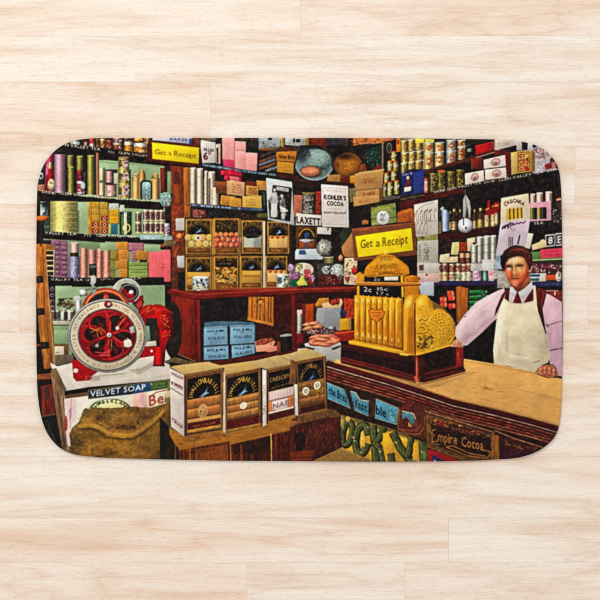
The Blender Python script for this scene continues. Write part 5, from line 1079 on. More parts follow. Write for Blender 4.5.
F([(470, 130), (520, 152), (566, 180), (568, 500), (545, 495), (515, 460), (505, 380), (495, 300)], (206, 166, 186), n=.06, nf='m'); F([(490, 150), (530, 160), (540, 250), (505, 280)], (226, 190, 204), al=.5, n=.04); F([(520, 300), (566, 290), (566, 370), (515, 385)], (196, 156, 180), al=.6, n=.05)
L([(498, 272), (508, 288), (500, 282), (560, 262), (566, 266)], 3, (120, 60, 96)); L([(514, 388), (540, 382), (568, 378)], 3.4, (80, 30, 60)); L([(545, 390), (540, 470)], 3, (176, 130, 160), al=.7); L([(505, 300), (512, 350)], 3, (170, 130, 150), al=.6)
F([(338, 118), (452, 108), (460, 190), (320, 190)], (214, 190, 200), n=.06)
GL(250, 170, 60, 30, (238, 216, 224), .5, -35); GL(160, 330, 60, 26, (176, 140, 160), .7, -30); GL(240, 270, 50, 26, (186, 148, 170), .7, -40); GL(125, 300, 24, 40, (240, 220, 226), .5); GL(205, 250, 70, 10, (196, 160, 178), .5, -42); GL(180, 210, 50, 9, (200, 166, 184), .5, -45)
GL(540, 220, 30, 60, (222, 188, 204), .5); GL(552, 330, 16, 120, (182, 142, 168), .6); GL(515, 330, 12, 60, (176, 136, 160), .6); GL(540, 440, 26, 40, (196, 158, 182), .6); GL(500, 170, 30, 20, (230, 196, 208), .5, 30)
P('man', sub='skin', name='face')
T(495, 265)
F([(125, 130), (290, 60), (300, 150), (215, 238), (190, 232), (130, 180)], (150, 76, 48), n=.06)
GL(190, 212, 70, 26, (104, 46, 32), .8); GL(270, 130, 30, 60, (196, 124, 94), .7, 25)
T(503, 256, 30 / 600)
GRID([20 + 40 * k for k in range(15)], [20, 60, 100, 140, 180, 220, 255, 300, 340, 380, 420, 450, 490, 530, 575], [
 [(20,15,10),(60,30,15),(120,80,50),(190,140,95),(215,175,125),(220,180,130),(215,170,120),(200,150,105),(180,125,85),(170,110,75),(130,70,50),(60,25,25),(50,20,25),(50,25,25),(80,70,40)],
 [(15,10,10),(90,60,40),(185,145,105),(215,175,125),(222,182,130),(225,185,130),(222,180,125),(215,170,118),(205,155,105),(190,135,90),(170,105,70),(90,40,35),(55,20,25),(45,25,25),(90,80,40)],
 [(15,10,10),(120,90,60),(195,155,110),(212,175,122),(218,180,125),(222,182,128),(220,178,122),(212,165,110),(205,152,100),(195,140,92),(180,118,76),(120,65,45),(60,25,25),(45,20,20),(80,65,45)],
 [(20,12,12),(150,105,70),(200,155,110),(200,160,108),(195,150,100),(215,175,120),(200,155,100),(180,130,80),(175,125,78),(185,130,82),(185,125,80),(150,90,58),(75,35,30),(50,25,22),(170,130,105)],
 [(35,18,15),(150,90,60),(150,90,55),(120,65,30),(140,85,45),(205,160,108),(130,85,40),(105,60,22),(110,62,22),(125,75,35),(165,105,60),(160,95,60),(90,45,35),(120,65,48),(205,140,115)],
 [(60,25,20),(120,45,30),(130,60,45),(110,50,30),(100,50,25),(200,150,100),(140,90,45),(185,130,90),(170,110,65),(150,95,50),(190,125,75),(190,115,75),(120,60,45),(190,120,95),(215,155,130)],
 [(80,30,22),(130,45,35),(235,200,170),(235,200,170),(120,60,35),(205,155,105),(150,95,55),(225,185,140),(215,165,115),(175,115,65),(205,140,88),(190,105,65),(125,60,42),(215,150,125),(200,130,110)],
 [(120,55,40),(200,95,70),(225,120,85),(200,110,70),(130,75,38),(210,155,100),(170,110,65),(200,140,90),(220,155,105),(215,145,95),(215,140,90),(190,95,50),(140,60,35),(200,130,105),(180,130,110)],
 [(150,70,50),(205,95,65),(222,112,75),(205,95,58),(140,80,40),(215,158,102),(185,120,70),(175,110,62),(205,120,75),(205,115,68),(205,110,62),(180,75,35),(130,45,25),(150,90,70),(120,80,60)],
 [(150,80,60),(170,85,58),(215,110,70),(200,95,55),(120,60,28),(170,100,55),(150,80,42),(140,75,42),(195,110,68),(190,95,50),(180,80,38),(165,62,28),(120,42,25),(120,60,45),(120,60,45)],
 [(150,80,60),(150,80,55),(190,95,62),(190,80,50),(150,65,40),(195,110,75),(190,105,72),(185,100,65),(170,85,50),(175,80,42),(170,75,38),(150,55,28),(120,45,30),(130,70,50),(130,70,50)],
 [(140,70,50),(140,70,50),(150,80,55),(180,75,48),(120,35,25),(110,35,25),(120,40,28),(120,45,28),(165,75,45),(175,78,42),(160,65,32),(140,50,28),(150,85,60),(170,110,85),(170,110,85)],
 [(130,70,50),(130,70,50),(130,70,50),(175,80,52),(195,95,62),(205,110,75),(200,105,72),(190,92,60),(180,85,52),(165,72,42),(130,48,25),(160,80,55),(200,150,130),(200,150,130),(200,150,130)],
 [(120,65,48),(120,65,48),(120,65,48),(150,80,55),(190,105,72),(205,130,95),(205,125,90),(190,95,62),(165,72,42),(120,42,22),(140,70,45),(190,120,90),(200,140,115),(200,140,115),(200,140,115)],
 [(100,55,40),(100,55,40),(100,55,40),(100,55,40),(150,80,55),(190,115,85),(190,110,80),(160,75,48),(105,35,18),(120,55,35),(170,95,65),(200,130,100),(200,130,100),(200,130,100),(200,130,100)]],
 [(30, 20), (100, 0), (420, 0), (480, 60), (520, 200), (560, 190), (590, 230), (560, 320), (515, 340), (500, 400), (470, 470), (410, 540), (350, 590), (280, 606), (200, 600), (140, 550), (90, 470), (60, 400), (36, 320), (16, 240), (16, 120)], gain=(1.08, 1.15, 1.24))
GL(260, 300, 230, 330, (214, 150, 114), .3); GL(470, 330, 60, 200, (140, 70, 46), .4)
GL(110, 190, 70, 13, (64, 30, 18), .9, 10); GL(330, 184, 90, 14, (66, 34, 14), .9, -4); GL(110, 226, 60, 8, (70, 30, 20), .6, 8); GL(320, 214, 60, 8, (90, 52, 22), .55, -4)
GL(128, 252, 50, 16, (246, 222, 190), .75, 4); GL(122, 254, 14, 14, (190, 130, 100), .6); GL(310, 240, 34, 12, (250, 226, 186), .95, -6); GL(120, 270, 44, 6, (150, 66, 46), .6); GL(312, 258, 44, 6, (160, 90, 50), .6); GL(110, 206, 66, 9, (50, 24, 16), .8, 10); GL(332, 200, 84, 10, (52, 26, 14), .8, -4); GL(310, 240, 12, 12, (190, 136, 92), .55)
GL(200, 100, 150, 60, (232, 190, 140), .5); GL(80, 310, 40, 40, (226, 124, 90), .5); GL(390, 320, 60, 50, (222, 136, 84), .45); GL(240, 520, 60, 30, (216, 140, 102), .5); GL(232, 340, 20, 44, (236, 182, 124), .7); GL(210, 398, 20, 10, (84, 36, 18), .8); GL(268, 394, 22, 10, (92, 40, 20), .75); GL(232, 376, 22, 14, (206, 138, 84), .5)
GL(240, 443, 90, 7, (84, 22, 16), .85, -4); GL(230, 424, 50, 8, (214, 132, 96), .5, -6); GL(240, 466, 50, 8, (216, 122, 88), .6); GL(336, 412, 12, 26, (214, 126, 80), .4, -30); GL(176, 436, 12, 9, (120, 40, 28), .7); GL(322, 426, 12, 9, (120, 44, 26), .7)
P('man', sub='hair', name='hair')
T(495, 200)
F([(62, 592), (46, 545), (52, 490), (80, 440), (130, 400), (180, 386), (240, 398), (290, 424), (318, 470), (322, 540), (304, 600), (292, 600), (286, 545), (262, 500), (218, 478), (180, 482), (130, 496), (98, 520), (86, 560), (78, 600)], (64, 26, 20), n=.25, nf='h'); GL(70, 530, 40, 90, (26, 10, 10), .9); GL(110, 450, 50, 30, (30, 12, 12), .7, -30); GL(200, 398, 90, 12, (50, 18, 14), .6)
for k in range(26):
    u = k / 25; L([(100 + u * 150, 455 - math.sin(u * 3) * 40), (150 + u * 120, 415 + u * 14), (215 + u * 95, 420 + u * 60), (240 + u * 72, 470 + u * 90)], 2.4, R.choice(((118, 50, 34), (84, 34, 24), (26, 10, 10), (140, 66, 44))), al=.4)
GL(190, 425, 60, 18, (140, 66, 44), .8, -4); GL(260, 440, 44, 26, (118, 54, 36), .8, 35); GL(290, 500, 20, 50, (104, 50, 34), .7); GL(300, 520, 24, 60, (70, 34, 24), .7); GL(70, 540, 24, 60, (28, 12, 12), .8); GL(180, 470, 80, 16, (30, 12, 12), .6, -6)
L([(110, 450), (160, 425), (220, 425)], 9, (132, 66, 36), al=.7); L([(90, 480), (130, 460), (200, 452), (260, 470)], 6, (110, 52, 30), al=.6); L([(230, 415), (280, 450), (305, 510)], 6, (96, 44, 28), al=.6); L([(70, 520), (90, 480)], 6, (30, 14, 12), al=.8)
hairline = [(84, 566), (92, 530), (112, 508), (140, 494), (180, 482), (220, 478), (255, 498), (278, 530), (286, 570)]
for (ax, ay), (bx, by) in zip(hairline[:-1], hairline[1:]):
    for t in range(5):
        x, y = ax + (bx - ax) * t / 5, ay + (by - ay) * t / 5
        L([(x - 6, y - 14), (x + R.uniform(-4, 5), y - 2), (x + R.uniform(-8, 12), y + R.uniform(2, 12))], R.uniform(2, 4.5), R.choice(((60, 24, 16), (84, 40, 26), (40, 16, 12))), al=.75, n=0)
crown = [(52, 500), (66, 462), (96, 424), (130, 402), (180, 388), (236, 398), (284, 422), (312, 460), (320, 520)]
for (ax, ay), (bx, by) in zip(crown[:-1], crown[1:]):
    for t in range(4):
        x, y = ax + (bx - ax) * t / 4, ay + (by - ay) * t / 4
        L([(x + (185 - x) * .12, y + 16), (x + (x - 185) * .03 + R.uniform(-5, 5), y - R.uniform(-3, 6))], R.uniform(3, 6), R.choice(((70, 28, 20), (100, 46, 30), (44, 18, 14))), al=.8, n=0)
GL(225, 424, 60, 14, (158, 82, 54), .6, 14); GL(130, 440, 40, 10, (120, 56, 38), .6, -28); GL(120, 500, 20, 12, (120, 70, 44), .5)
P('man', sub='collar', name='collar')
T(495, 265)
F([(128, 182), (150, 190), (192, 234), (168, 268), (140, 245), (124, 215)], (206, 208, 222), n=.05); F([(196, 234), (250, 200), (316, 140), (326, 186), (300, 220), (246, 280), (222, 262)], (204, 208, 222), n=.05); L([(168, 268), (142, 246)], 4, (130, 120, 150)); L([(246, 280), (222, 262)], 4, (130, 120, 150)); L([(200, 236), (260, 205)], 5, (166, 168, 190), al=.6)
P('man', sub='tie', name='necktie')
F([(190, 228), (204, 250), (226, 318), (224, 336), (152, 336), (160, 310), (180, 252)], (138, 18, 26), n=.14); L([(176, 270), (206, 268)], 4, (84, 8, 16)); L([(185, 290), (180, 330)], 5, (180, 50, 50), al=.6)
P('man', sub='braces', name='braces')
F([(128, 188), (118, 300), (122, 322), (78, 300), (98, 225)], (104, 28, 30), n=.2); F([(110, 195), (60, 255), (8, 375), (-4, 440), (22, 400), (50, 330), (100, 230)], (112, 34, 28), n=.2, nf='v'); F([(330, 195), (342, 225), (326, 305), (248, 325), (275, 275)], (112, 30, 34), n=.2)
F([(350, 206), (378, 196), (432, 214), (440, 250), (420, 330), (398, 400), (402, 480), (388, 500), (360, 460), (362, 330)], (112, 32, 26), n=.2, nf='v'); L([(392, 215), (384, 330), (378, 450)], 12, (60, 14, 14), al=.6); L([(420, 230), (400, 340)], 7, (160, 66, 50), al=.6); L([(388, 500), (410, 540), (440, 580)], 8, (50, 16, 16))
P('man', sub='apron', name='apron')
T(430, 260, 140 / 600)
F([(318, 164), (348, 184), (398, 186), (444, 178), (442, 118), (452, 112), (456, 176), (464, 222), (486, 288), (500, 330), (512, 372), (516, 412), (506, 440), (478, 452), (450, 482), (400, 472), (340, 456), (274, 446), (270, 385), (284, 262), (302, 200)], (224, 211, 176), n=.06, nf='m')
F([(284, 262), (302, 200), (318, 166), (330, 200), (310, 300), (296, 380), (274, 430), (270, 385)], (244, 236, 216), al=.5, n=.04); F([(456, 200), (486, 288), (512, 372), (516, 412), (480, 420), (470, 330)], (196, 184, 158), al=.5, n=.05)
L([(320, 166), (348, 186), (400, 188), (444, 180)], 2.5, (170, 160, 132), al=.7); 
for a in ([(300, 400), (350, 425), (430, 432)], [(330, 300), (325, 360), (340, 420)], [(430, 360), (470, 395), (508, 402)], [(420, 445), (440, 436), (480, 432)], [(290, 350), (300, 420)], [(360, 400), (420, 410)]): L(a, 3, (186, 174, 146), al=.6)
for a in ([(310, 390), (350, 410), (420, 420)], [(345, 300), (340, 380)], [(440, 380), (500, 388)]): L(a, 4, (240, 234, 214), al=.5)
L([(444, 440), (470, 432)], 3, (90, 84, 66), al=.8)
GL(390, 260, 70, 60, (232, 220, 196), .5); GL(480, 380, 40, 60, (176, 164, 140), .6); GL(400, 440, 100, 20, (184, 172, 146), .6, 8); GL(330, 380, 14, 70, (190, 178, 152), .6, 4); GL(300, 300, 16, 80, (240, 232, 212), .6, 8); GL(440, 330, 30, 60, (202, 190, 164), .5); GL(360, 420, 60, 12, (226, 216, 194), .5, 10); GL(500, 350, 12, 50, (164, 150, 126), .6, -14); GL(380, 350, 12, 60, (198, 186, 160), .4, 6)
# ------------------------------------------------------------------ counter
P('counter', 'printed_counter', 'long counter with a worn tan top and maroon moulded front')
PX()
top = [(335, 359.5), (345, 360), (425, 378), (440, 360), (463, 358.4), (495, 363.8), (530, 371), (563, 379), (563, 427), (530, 418), (495, 409), (453, 399.8), (425, 390.5), (385, 377), (360, 369.8), (335, 362.5)]
F(top, (214, 163, 98), n=.1, nf='h')
T(430, 340, 140 / 600)
F([(140, 85), (280, 108), (565, 165), (565, 250), (300, 190), (120, 140)], (226, 172, 100), al=.6, n=.08, nf='h'); F([(0, 180), (140, 130), (300, 190), (565, 270), (565, 360), (300, 285), (60, 235)], (216, 164, 96), al=.5, n=.08, nf='h')
for _ in range(46):
    x, y = R.uniform(40, 520), 0; y = 120 + x * .19 + R.uniform(-10, 110)
    L([(x, y), (x + R.uniform(15, 50), y + R.uniform(2, 9))], R.uniform(1, 2.4), R.choice(((160, 104, 48), (228, 186, 124), (140, 90, 42))), al=.35)
for _ in range(14): x = R.uniform(190, 290); L([(x, 195 + (x - 190) * .2 + R.uniform(-8, 10)), (x + 22, 202 + (x - 190) * .2)], 2, (140, 84, 36), al=.5)
L([(150, 90), (280, 112), (560, 166)], 3, (140, 92, 46), al=.5)
PX()
edge = [(327, 360), (335, 362.5), (360, 369.8), (385, 377), (425, 390), (453, 399.3), (495, 409), (530, 418), (563, 427.5)]
def band(d0, d1, col, n=.2, al=1.0, kx=0.0, x0=0):
    e = [p for p in edge if p[0] >= x0]
    F([(x, y + d0 + (x - 425) * kx) for x, y in e] + [(x, y + d1 + (x - 425) * kx) for x, y in reversed(e)], col, n=n, nf='h', al=al)
band(0, 30, (66, 26, 22), .3); band(0, 90, (44, 24, 20), .3)
band(-1.0, 1.2, (150, 104, 60), .2, .7); band(.6, 4.6, (82, 16, 24)); band(4.4, 6.2, (40, 14, 16), .25)
band(6, 7.1, (196, 148, 132), .5); band(7.1, 9.2, (56, 16, 16)); band(9.2, 10.2, (152, 92, 70), .6); band(10.2, 12.2, (70, 22, 20), .3); band(12.2, 13.3, (140, 60, 44), .5); band(13.3, 15.2, (58, 18, 16)); band(15.2, 16, (150, 90, 60), .6); band(16, 18.4, (84, 28, 26), .4); band(18.4, 19.3, (176, 120, 80), .5, .85); band(19.3, 21, (56, 26, 20))
for k in range(240):
    x = R.uniform(330, 560); d = R.uniform(6.5, 19)
    y = np.interp(x, [p[0] for p in edge], [p[1] for p in edge]) + d; w = R.uniform(1, 4)
    L([(x, y), (x + w, y + w * .26)], R.uniform(.2, .5), R.choice(((206, 160, 130), (40, 12, 12), (150, 60, 50), (100, 30, 30), (24, 12, 12))), al=.6, n=0)
# yellow and green poster lettering on the low front
P('poster_front', 'printed_lettered_board', 'yellow board with big green letters on the counter front')
T(290, 340, 140 / 600)
F([(205, 300), (300, 330), (440, 372), (600, 440), (600, 520), (330, 522), (205, 470)], (202, 152, 48), n=.2, nf='g'); F([(205, 300), (260, 312), (600, 430), (600, 450), (400, 385), (215, 340)], (96, 84, 40), n=.3, al=.8); SP([(215, 330), (600, 440), (600, 515), (215, 500)], ((180, 120, 30), (236, 196, 80), (120, 100, 40)), 60, 4, 12, 1, .5)
P('poster_front', sub='letters', name='board_letters')
def fat(pts, w=26, c=(78, 86, 40)):
    L([(x + 3, y + 2) for x, y in pts], w + 9, (36, 34, 20)); L(pts, w, c, n=.3); L([(x - w * .22, y) for x, y in pts], w * .25, (124, 130, 70), al=.5)
fat(epts(244, 400, 20, 50, 10, 0, 360, 20) + [(264, 404)], 19); fat(epts(306, 424, 26, 62, 6, 20, 335, 20), 24); E(312, 425, 9, 34, (226, 180, 70), rot=-6)
fat([(352, 372), (362, 450), (366, 520)], 26); fat([(398, 378), (380, 420), (362, 440), (388, 470), (396, 520)], 22); F([(398, 400), (440, 390), (432, 520), (410, 520), (396, 450)], (222, 168, 44), n=.15)
fat([(440, 400), (470, 460), (500, 500), (520, 520)], 26); fat([(516, 410), (512, 460), (500, 500)], 22); fat([(430, 490), (434, 520)], 22); fat([(566, 440), (570, 520)], 26); F([(475, 420), (505, 425), (500, 462), (485, 450)], (222, 170, 50), n=.15); F([(528, 440), (550, 445), (546, 518), (526, 518)], (214, 160, 46), n=.15)
E(248, 338, 10, 12, (220, 170, 80)); L([(215, 320), (228, 340), (226, 380)], 10, (130, 144, 90), al=.8)
for k in range(14): x = R.uniform(235, 590); y = 340 + (x - 215) * .24 + R.uniform(0, 130); L([(x, y), (x + R.uniform(4, 14), y + R.uniform(2, 8))], 3.5, (232, 226, 190), al=.8)
P('counter')
F([(160, 250), (452, 360), (600, 420), (600, 450), (440, 380), (215, 318), (160, 300)], (46, 24, 18), n=.3); F([(500, 250), (600, 290), (600, 440), (480, 395), (470, 300)], (92, 42, 30), n=.35, nf='m')
P('sign_blue', 'printed_enamel_sign', 'torn blue sign with dark lettering on the counter front')
F([(158, 183), (232, 212), (250, 250), (258, 218), (280, 226), (300, 256), (338, 262), (336, 326), (160, 250)], (74, 142, 172), n=.16); F([(368, 252), (466, 292), (456, 362), (362, 334)], (74, 146, 180), n=.14)
L([(158, 183), (232, 212)], 4, (170, 176, 150)); L([(160, 250), (336, 326)], 4, (150, 176, 170), al=.8); L([(368, 252), (466, 292), (456, 362)], 5, (150, 130, 90)); L([(362, 334), (456, 362)], 3, (170, 200, 200), al=.8); L([(258, 218), (282, 226), (300, 256), (338, 262)], 4, (190, 180, 140)); L([(232, 212), (250, 250), (275, 300)], 5, (120, 100, 70))
TX("the Brea", 166, 230, 244, 268, 34, (20, 40, 62), .012, n=.1); TX("kfast", 262, 280, 330, 308, 34, (20, 40, 62), .012); TX("ble", 368, 316, 412, 332, 38, (20, 40, 62), .02)
F([(236, 214), (258, 222), (275, 300), (262, 300)], (60, 36, 26), n=.3); F([(338, 260), (366, 246), (364, 336), (338, 328), (352, 300)], (80, 40, 28), n=.3); SP(rect(420, 285, 456, 350), ((110, 180, 206), (60, 120, 150)), 14, 4, 10)
P('scroll', 'printed_carved_scroll', 'brown carved scroll with a blue inlay on the counter front')
F([(470, 300), (545, 310), (555, 360), (575, 372), (560, 408), (500, 404), (462, 380)], (104, 52, 36), n=.35); F([(482, 306), (528, 318), (536, 352), (520, 364), (500, 330), (480, 340)], (74, 130, 150), n=.2); F([(472, 360), (490, 336), (506, 340), (530, 378), (474, 384)], (84, 34, 24), n=.3); F([(506, 350), (526, 372), (508, 372)], (206, 140, 60)); L([(470, 300), (462, 380), (500, 402), (556, 404), (572, 376)], 5, (160, 100, 66), al=.8); L([(474, 384), (540, 388), (560, 366)], 8, (130, 66, 44)); L([(480, 304), (530, 316), (538, 340)], 4, (200, 190, 160))
F([(574, 320), (600, 328), (600, 430), (576, 420)], (120, 70, 36), n=.3, nf='v')
P('cocoa', 'printed_cocoa_panel', 'dark panel with curly gold lettering at the low right of the counter')
T(425, 395)
F([(0, 140), (600, 325), (600, 600), (0, 600)], (70, 40, 28), n=.35); F([(20, 160), (590, 345), (572, 560), (340, 570), (30, 440)], (100, 66, 34), n=.35, nf='m'); F([(48, 250), (100, 215), (300, 260), (560, 360), (566, 470), (540, 540), (330, 520), (70, 420)], (44, 24, 24), n=.3)
SP([(40, 170), (560, 340), (560, 380), (60, 250)], ((206, 150, 80), (120, 40, 30), (60, 36, 30), (160, 110, 60)), 60, 6, 16, 1.5, .7); E(140, 248, 52, 26, (110, 40, 30), rot=15); SP(rect(95, 225, 190, 265), ((196, 130, 70), (90, 40, 30)), 14, 6, 12)
TX("HYGIENIC", 222, 306, 430, 350, 34, (120, 62, 36), .01)
P('cocoa', sub='letters', name='gold_lettering')
G2 = (160, 108, 54)
L([(92, 296), (66, 300), (60, 335), (84, 345), (62, 358), (62, 396), (100, 402), (110, 380)], 9, G2); L([(55, 400), (80, 418), (130, 425)], 7, G2); TX("mpire", 112, 396, 276, 424, 84, G2, .02); TX("Cocoa", 312, 438, 500, 474, 84, G2, .02); L([(500, 474), (550, 480), (556, 510), (530, 540), (360, 520), (180, 444), (240, 436), (380, 500), (520, 524)], 9, (158, 106, 56)); SC([(200, 445), (350, 490), (350, 512), (190, 460)], (90, 40, 30), 1, 8, .7); SC([(350, 500), (520, 525), (520, 545), (350, 518)], (90, 40, 30), 1, 8, .7)
P('cocoa')
L([(0, 138), (600, 322)], 9, (176, 122, 82), n=.4); L([(580, 330), (576, 600)], 22, (128, 88, 40), n=.3); L([(14, 165), (24, 430)], 12, (128, 92, 44), n=.3); L([(20, 440), (330, 560)], 12, (120, 84, 46), n=.3)
F([(20, 460), (130, 495), (330, 575), (330, 620), (20, 620)], (146, 28, 32), n=.14); F([(58, 510), (160, 560), (160, 620), (70, 620)], (36, 44, 110), n=.1); F([(76, 552), (112, 578), (100, 600), (80, 600)], (214, 214, 222)); F([(-10, 400), (14, 410), (20, 620), (-10, 620)], (60, 84, 30), n=.3); F([(-20, 480), (8, 480), (12, 620), (-20, 620)], (90, 130, 50), n=.3)
T(495, 395)
F([(-10, 340), (40, 350), (36, 600), (-10, 600)], (140, 90, 38), nf='v', n=.25); F([(36, 350), (180, 380), (420, 450), (380, 560), (36, 600)], (56, 26, 24), n=.35); SP([(40, 370), (400, 450), (340, 540), (60, 560)], ((120, 70, 40), (40, 16, 24), (90, 30, 40), (150, 100, 56)), 60, 6, 18, 1.6, .7); L([(0, 305), (160, 372), (410, 450)], 9, (160, 110, 76), n=.4); F([(60, 430), (110, 440), (360, 500), (300, 545), (60, 560)], (60, 24, 34), n=.3); L([(60, 440), (50, 540)], 14, (40, 20, 26))
for k in range(50): x = R.uniform(0, 460); y = 240 + x * .3 + R.uniform(-20, 50); L([(x, y), (x + R.uniform(10, 34), y + R.uniform(2, 10))], R.uniform(3, 6), R.choice(((190, 110, 70), (120, 20, 30), (40, 12, 16), (214, 160, 120))), al=.6, n=0)
# hands over the counter
P('man', sub='hand_a', name='hand')
T(430, 260, 140 / 600)
F([(454, 480), (460, 464), (480, 452), (500, 448), (524, 450), (540, 466), (550, 486), (546, 500), (522, 499), (500, 502), (476, 494)], (176, 106, 78), n=.08)
for i, (x, y) in enumerate(((474, 472), (492, 468), (511, 470), (530, 478))):
    GL(x, y - 6, 9, 8, (226, 164, 128), .9); GL(x - 1, y + 12, 8, 12, (204, 136, 102), .8, 8); GL(x + 9, y + 4, 3, 16, (96, 46, 34), .9, -4); GL(x, y + 24, 8, 4, (120, 62, 46), .8)
GL(465, 480, 8, 8, (200, 140, 108), .7); GL(515, 456, 20, 6, (150, 86, 62), .6); L([(460, 488), (480, 497), (500, 504), (545, 503)], 3, (60, 30, 20), al=.8); L([(500, 446), (528, 450), (542, 468)], 3, (70, 36, 46), al=.8)
# ------------------------------------------------------------------ cash register
P('till_base', 'printed_register_stand', 'dark mahogany base beneath the brass register')
PX()
F([(341, 343), (404, 355), (425, 356), (453, 346.5), (464, 347.3), (463.5, 366), (465.2, 371.5), (425, 382.5), (416, 382), (341, 362.5)], (62, 20, 20), n=.2, nf='h')
F([(341, 349), (413, 362), (414, 374), (341, 357)], (38, 16, 20), n=.2, nf='m'); F([(425, 356), (452, 349), (453, 364), (425, 372)], (30, 14, 16), n=.15); F([(456, 348), (463, 347.5), (463, 366), (456, 367)], (132, 38, 28), n=.2, nf='v')
L([(341, 357.4), (380, 366.6), (414, 376.2)], .9, (132, 50, 40)); L([(341, 360), (380, 369.6), (415, 379.5)], 2.0, (120, 40, 32)); L([(341, 345.2), (404, 357.2)], .7, (110, 40, 36), al=.8); L([(425, 374), (464, 365.5)], .9, (130, 50, 40)); L([(425, 379), (465, 370)], 2.0, (98, 26, 26)); L([(341, 362.8), (416, 383)], 1, (30, 12, 12), al=.8)
F([(415.2, 357), (419, 357.2), (419.5, 380.5), (415.4, 380.5)], (150, 54, 38), sh='cyl', n=.2); L([(416.7, 360), (417, 379)], 1, (226, 140, 104), al=.75); F([(413, 376), (420, 376.5), (420.5, 381.5), (415, 382)], (176, 86, 60), sh='cyl'); L([(458, 352), (459.5, 363)], 1.2, (196, 90, 60), al=.7)
F([(334, 361.2), (416, 383.2), (425, 385), (425, 389.5), (385, 376.5), (360, 369.2), (334, 362.8)], (196, 146, 90), n=.12, nf='h'); F([(416, 382.5), (425, 382.8), (466, 371.8), (480, 372), (440, 386), (425, 389)], (202, 154, 92), n=.1, nf='h', keep=True); L([(418, 384), (426, 383.4), (465, 373)], 1.2, (110, 66, 34), al=.6, keep=True)
P('till', 'printed_cash_register', 'ornate golden cash register')
Y1, Y2, Y3, Y4 = (218, 152, 30), (196, 124, 20), (140, 80, 14), (244, 200, 84)
T(290, 260, 140 / 600)
F([(250, 346), (278, 340), (485, 386), (540, 392), (600, 378), (692, 352), (694, 364), (600, 394), (540, 412), (484, 408), (252, 360)], (212, 146, 28), n=.15, nf='h'); GL(380, 378, 120, 6, (250, 206, 90), .6, 10); L([(250, 350), (484, 392), (540, 398)], 3.5, Y4, al=.8); L([(252, 361), (484, 408), (540, 412), (692, 366)], 4, (90, 50, 14)); F([(470, 396), (520, 404), (500, 412), (470, 408)], (236, 200, 90), al=.8); L([(540, 400), (690, 360)], 5, (150, 84, 24), al=.8)
F([(490, 72), (520, 64), (552, 70), (556, 178), (490, 178)], (204, 130, 28), n=.16); F([(497, 76), (550, 72), (548, 95), (498, 96)], (186, 112, 30), n=.25)
F([(284, 60), (300, 50), (320, 66), (318, 96), (286, 98)], (206, 146, 40), n=.25)
F([(286, 98), (302, 98), (304, 156), (286, 152)], (214, 160, 44), n=.18, sh='cyl'); F([(472, 62), (490, 60), (492, 158), (476, 160)], (214, 160, 44), n=.18, sh='cyl')
P('till', sub='window', name='register_window')
F([(328, 66), (472, 66), (472, 96), (332, 96)], (28, 24, 28), n=.15); F([(404, 72), (464, 70), (464, 88), (404, 88)], (222, 216, 210), n=.1); F([(300, 108), (476, 104), (478, 160), (300, 150)], (22, 22, 34), n=.12)
TX("2c", 358, 88, 388, 90, 14, (206, 206, 206), .01); SC(rect(408, 73, 460, 86), (170, 160, 150), 1, 6, .7); TX("2c", 316, 134, 350, 138, 20, (224, 222, 214), .015); TX("15c", 374, 130, 420, 132, 14, (214, 212, 206), .01); TX("1 7 c", 372, 148, 424, 152, 13, (206, 204, 200), .01)
P('till')
F([(280, 96), (330, 94), (560, 98), (562, 108), (480, 112), (284, 108)], (186, 112, 40), n=.15, nf='h'); L([(282, 97), (330, 95), (560, 99)], 3, (240, 196, 110), al=.8); L([(282, 109), (480, 112), (560, 108)], 2.5, (90, 46, 14))
P('till', sub='crest', name='register_crest')
T(360, 200)
F([(40, 600), (50, 575), (100, 528), (145, 478), (188, 462), (212, 425), (236, 462), (290, 474), (340, 512), (400, 556), (418, 580), (424, 630), (400, 650), (60, 660), (30, 640)], (214, 148, 28), n=.14)
GL(220, 520, 120, 40, (236, 186, 66), .6); GL(120, 600, 60, 40, (176, 104, 16), .6); GL(330, 600, 70, 50, (180, 108, 18), .6); GL(220, 620, 120, 14, (130, 76, 14), .7)
L([(60, 650), (230, 628), (420, 640)], 9, (120, 70, 14), al=.7); ARC(225, 590, 170, 108, 190, 350, 7, (160, 96, 16), al=.6); E(215, 445, 12, 20, (244, 214, 110), al=.8); SP([(60, 570), (400, 570), (400, 640), (60, 640)], ((240, 200, 90), (170, 104, 20), (206, 140, 30)), 30, 6, 16, 1, .5)
TX("AMOUNT", 172, 526, 286, 520, 40, (128, 80, 18), -.005); TX("PURCHASED", 136, 594, 322, 580, 36, (128, 80, 18), -.005); L([(60, 560), (110, 520), (150, 478), (190, 462)], 6, (130, 76, 16), al=.6); L([(240, 462), (290, 476), (340, 514), (402, 558)], 6, (130, 76, 16), al=.6); GL(370, 580, 40, 40, (224, 136, 30), .7)
P('till')
T(290, 260, 140 / 600)
F([(275, 150), (300, 152), (482, 164), (484, 382), (276, 346)], Y1, n=.12)
flx = [276, 301, 325, 349, 373, 398, 423, 450, 480]
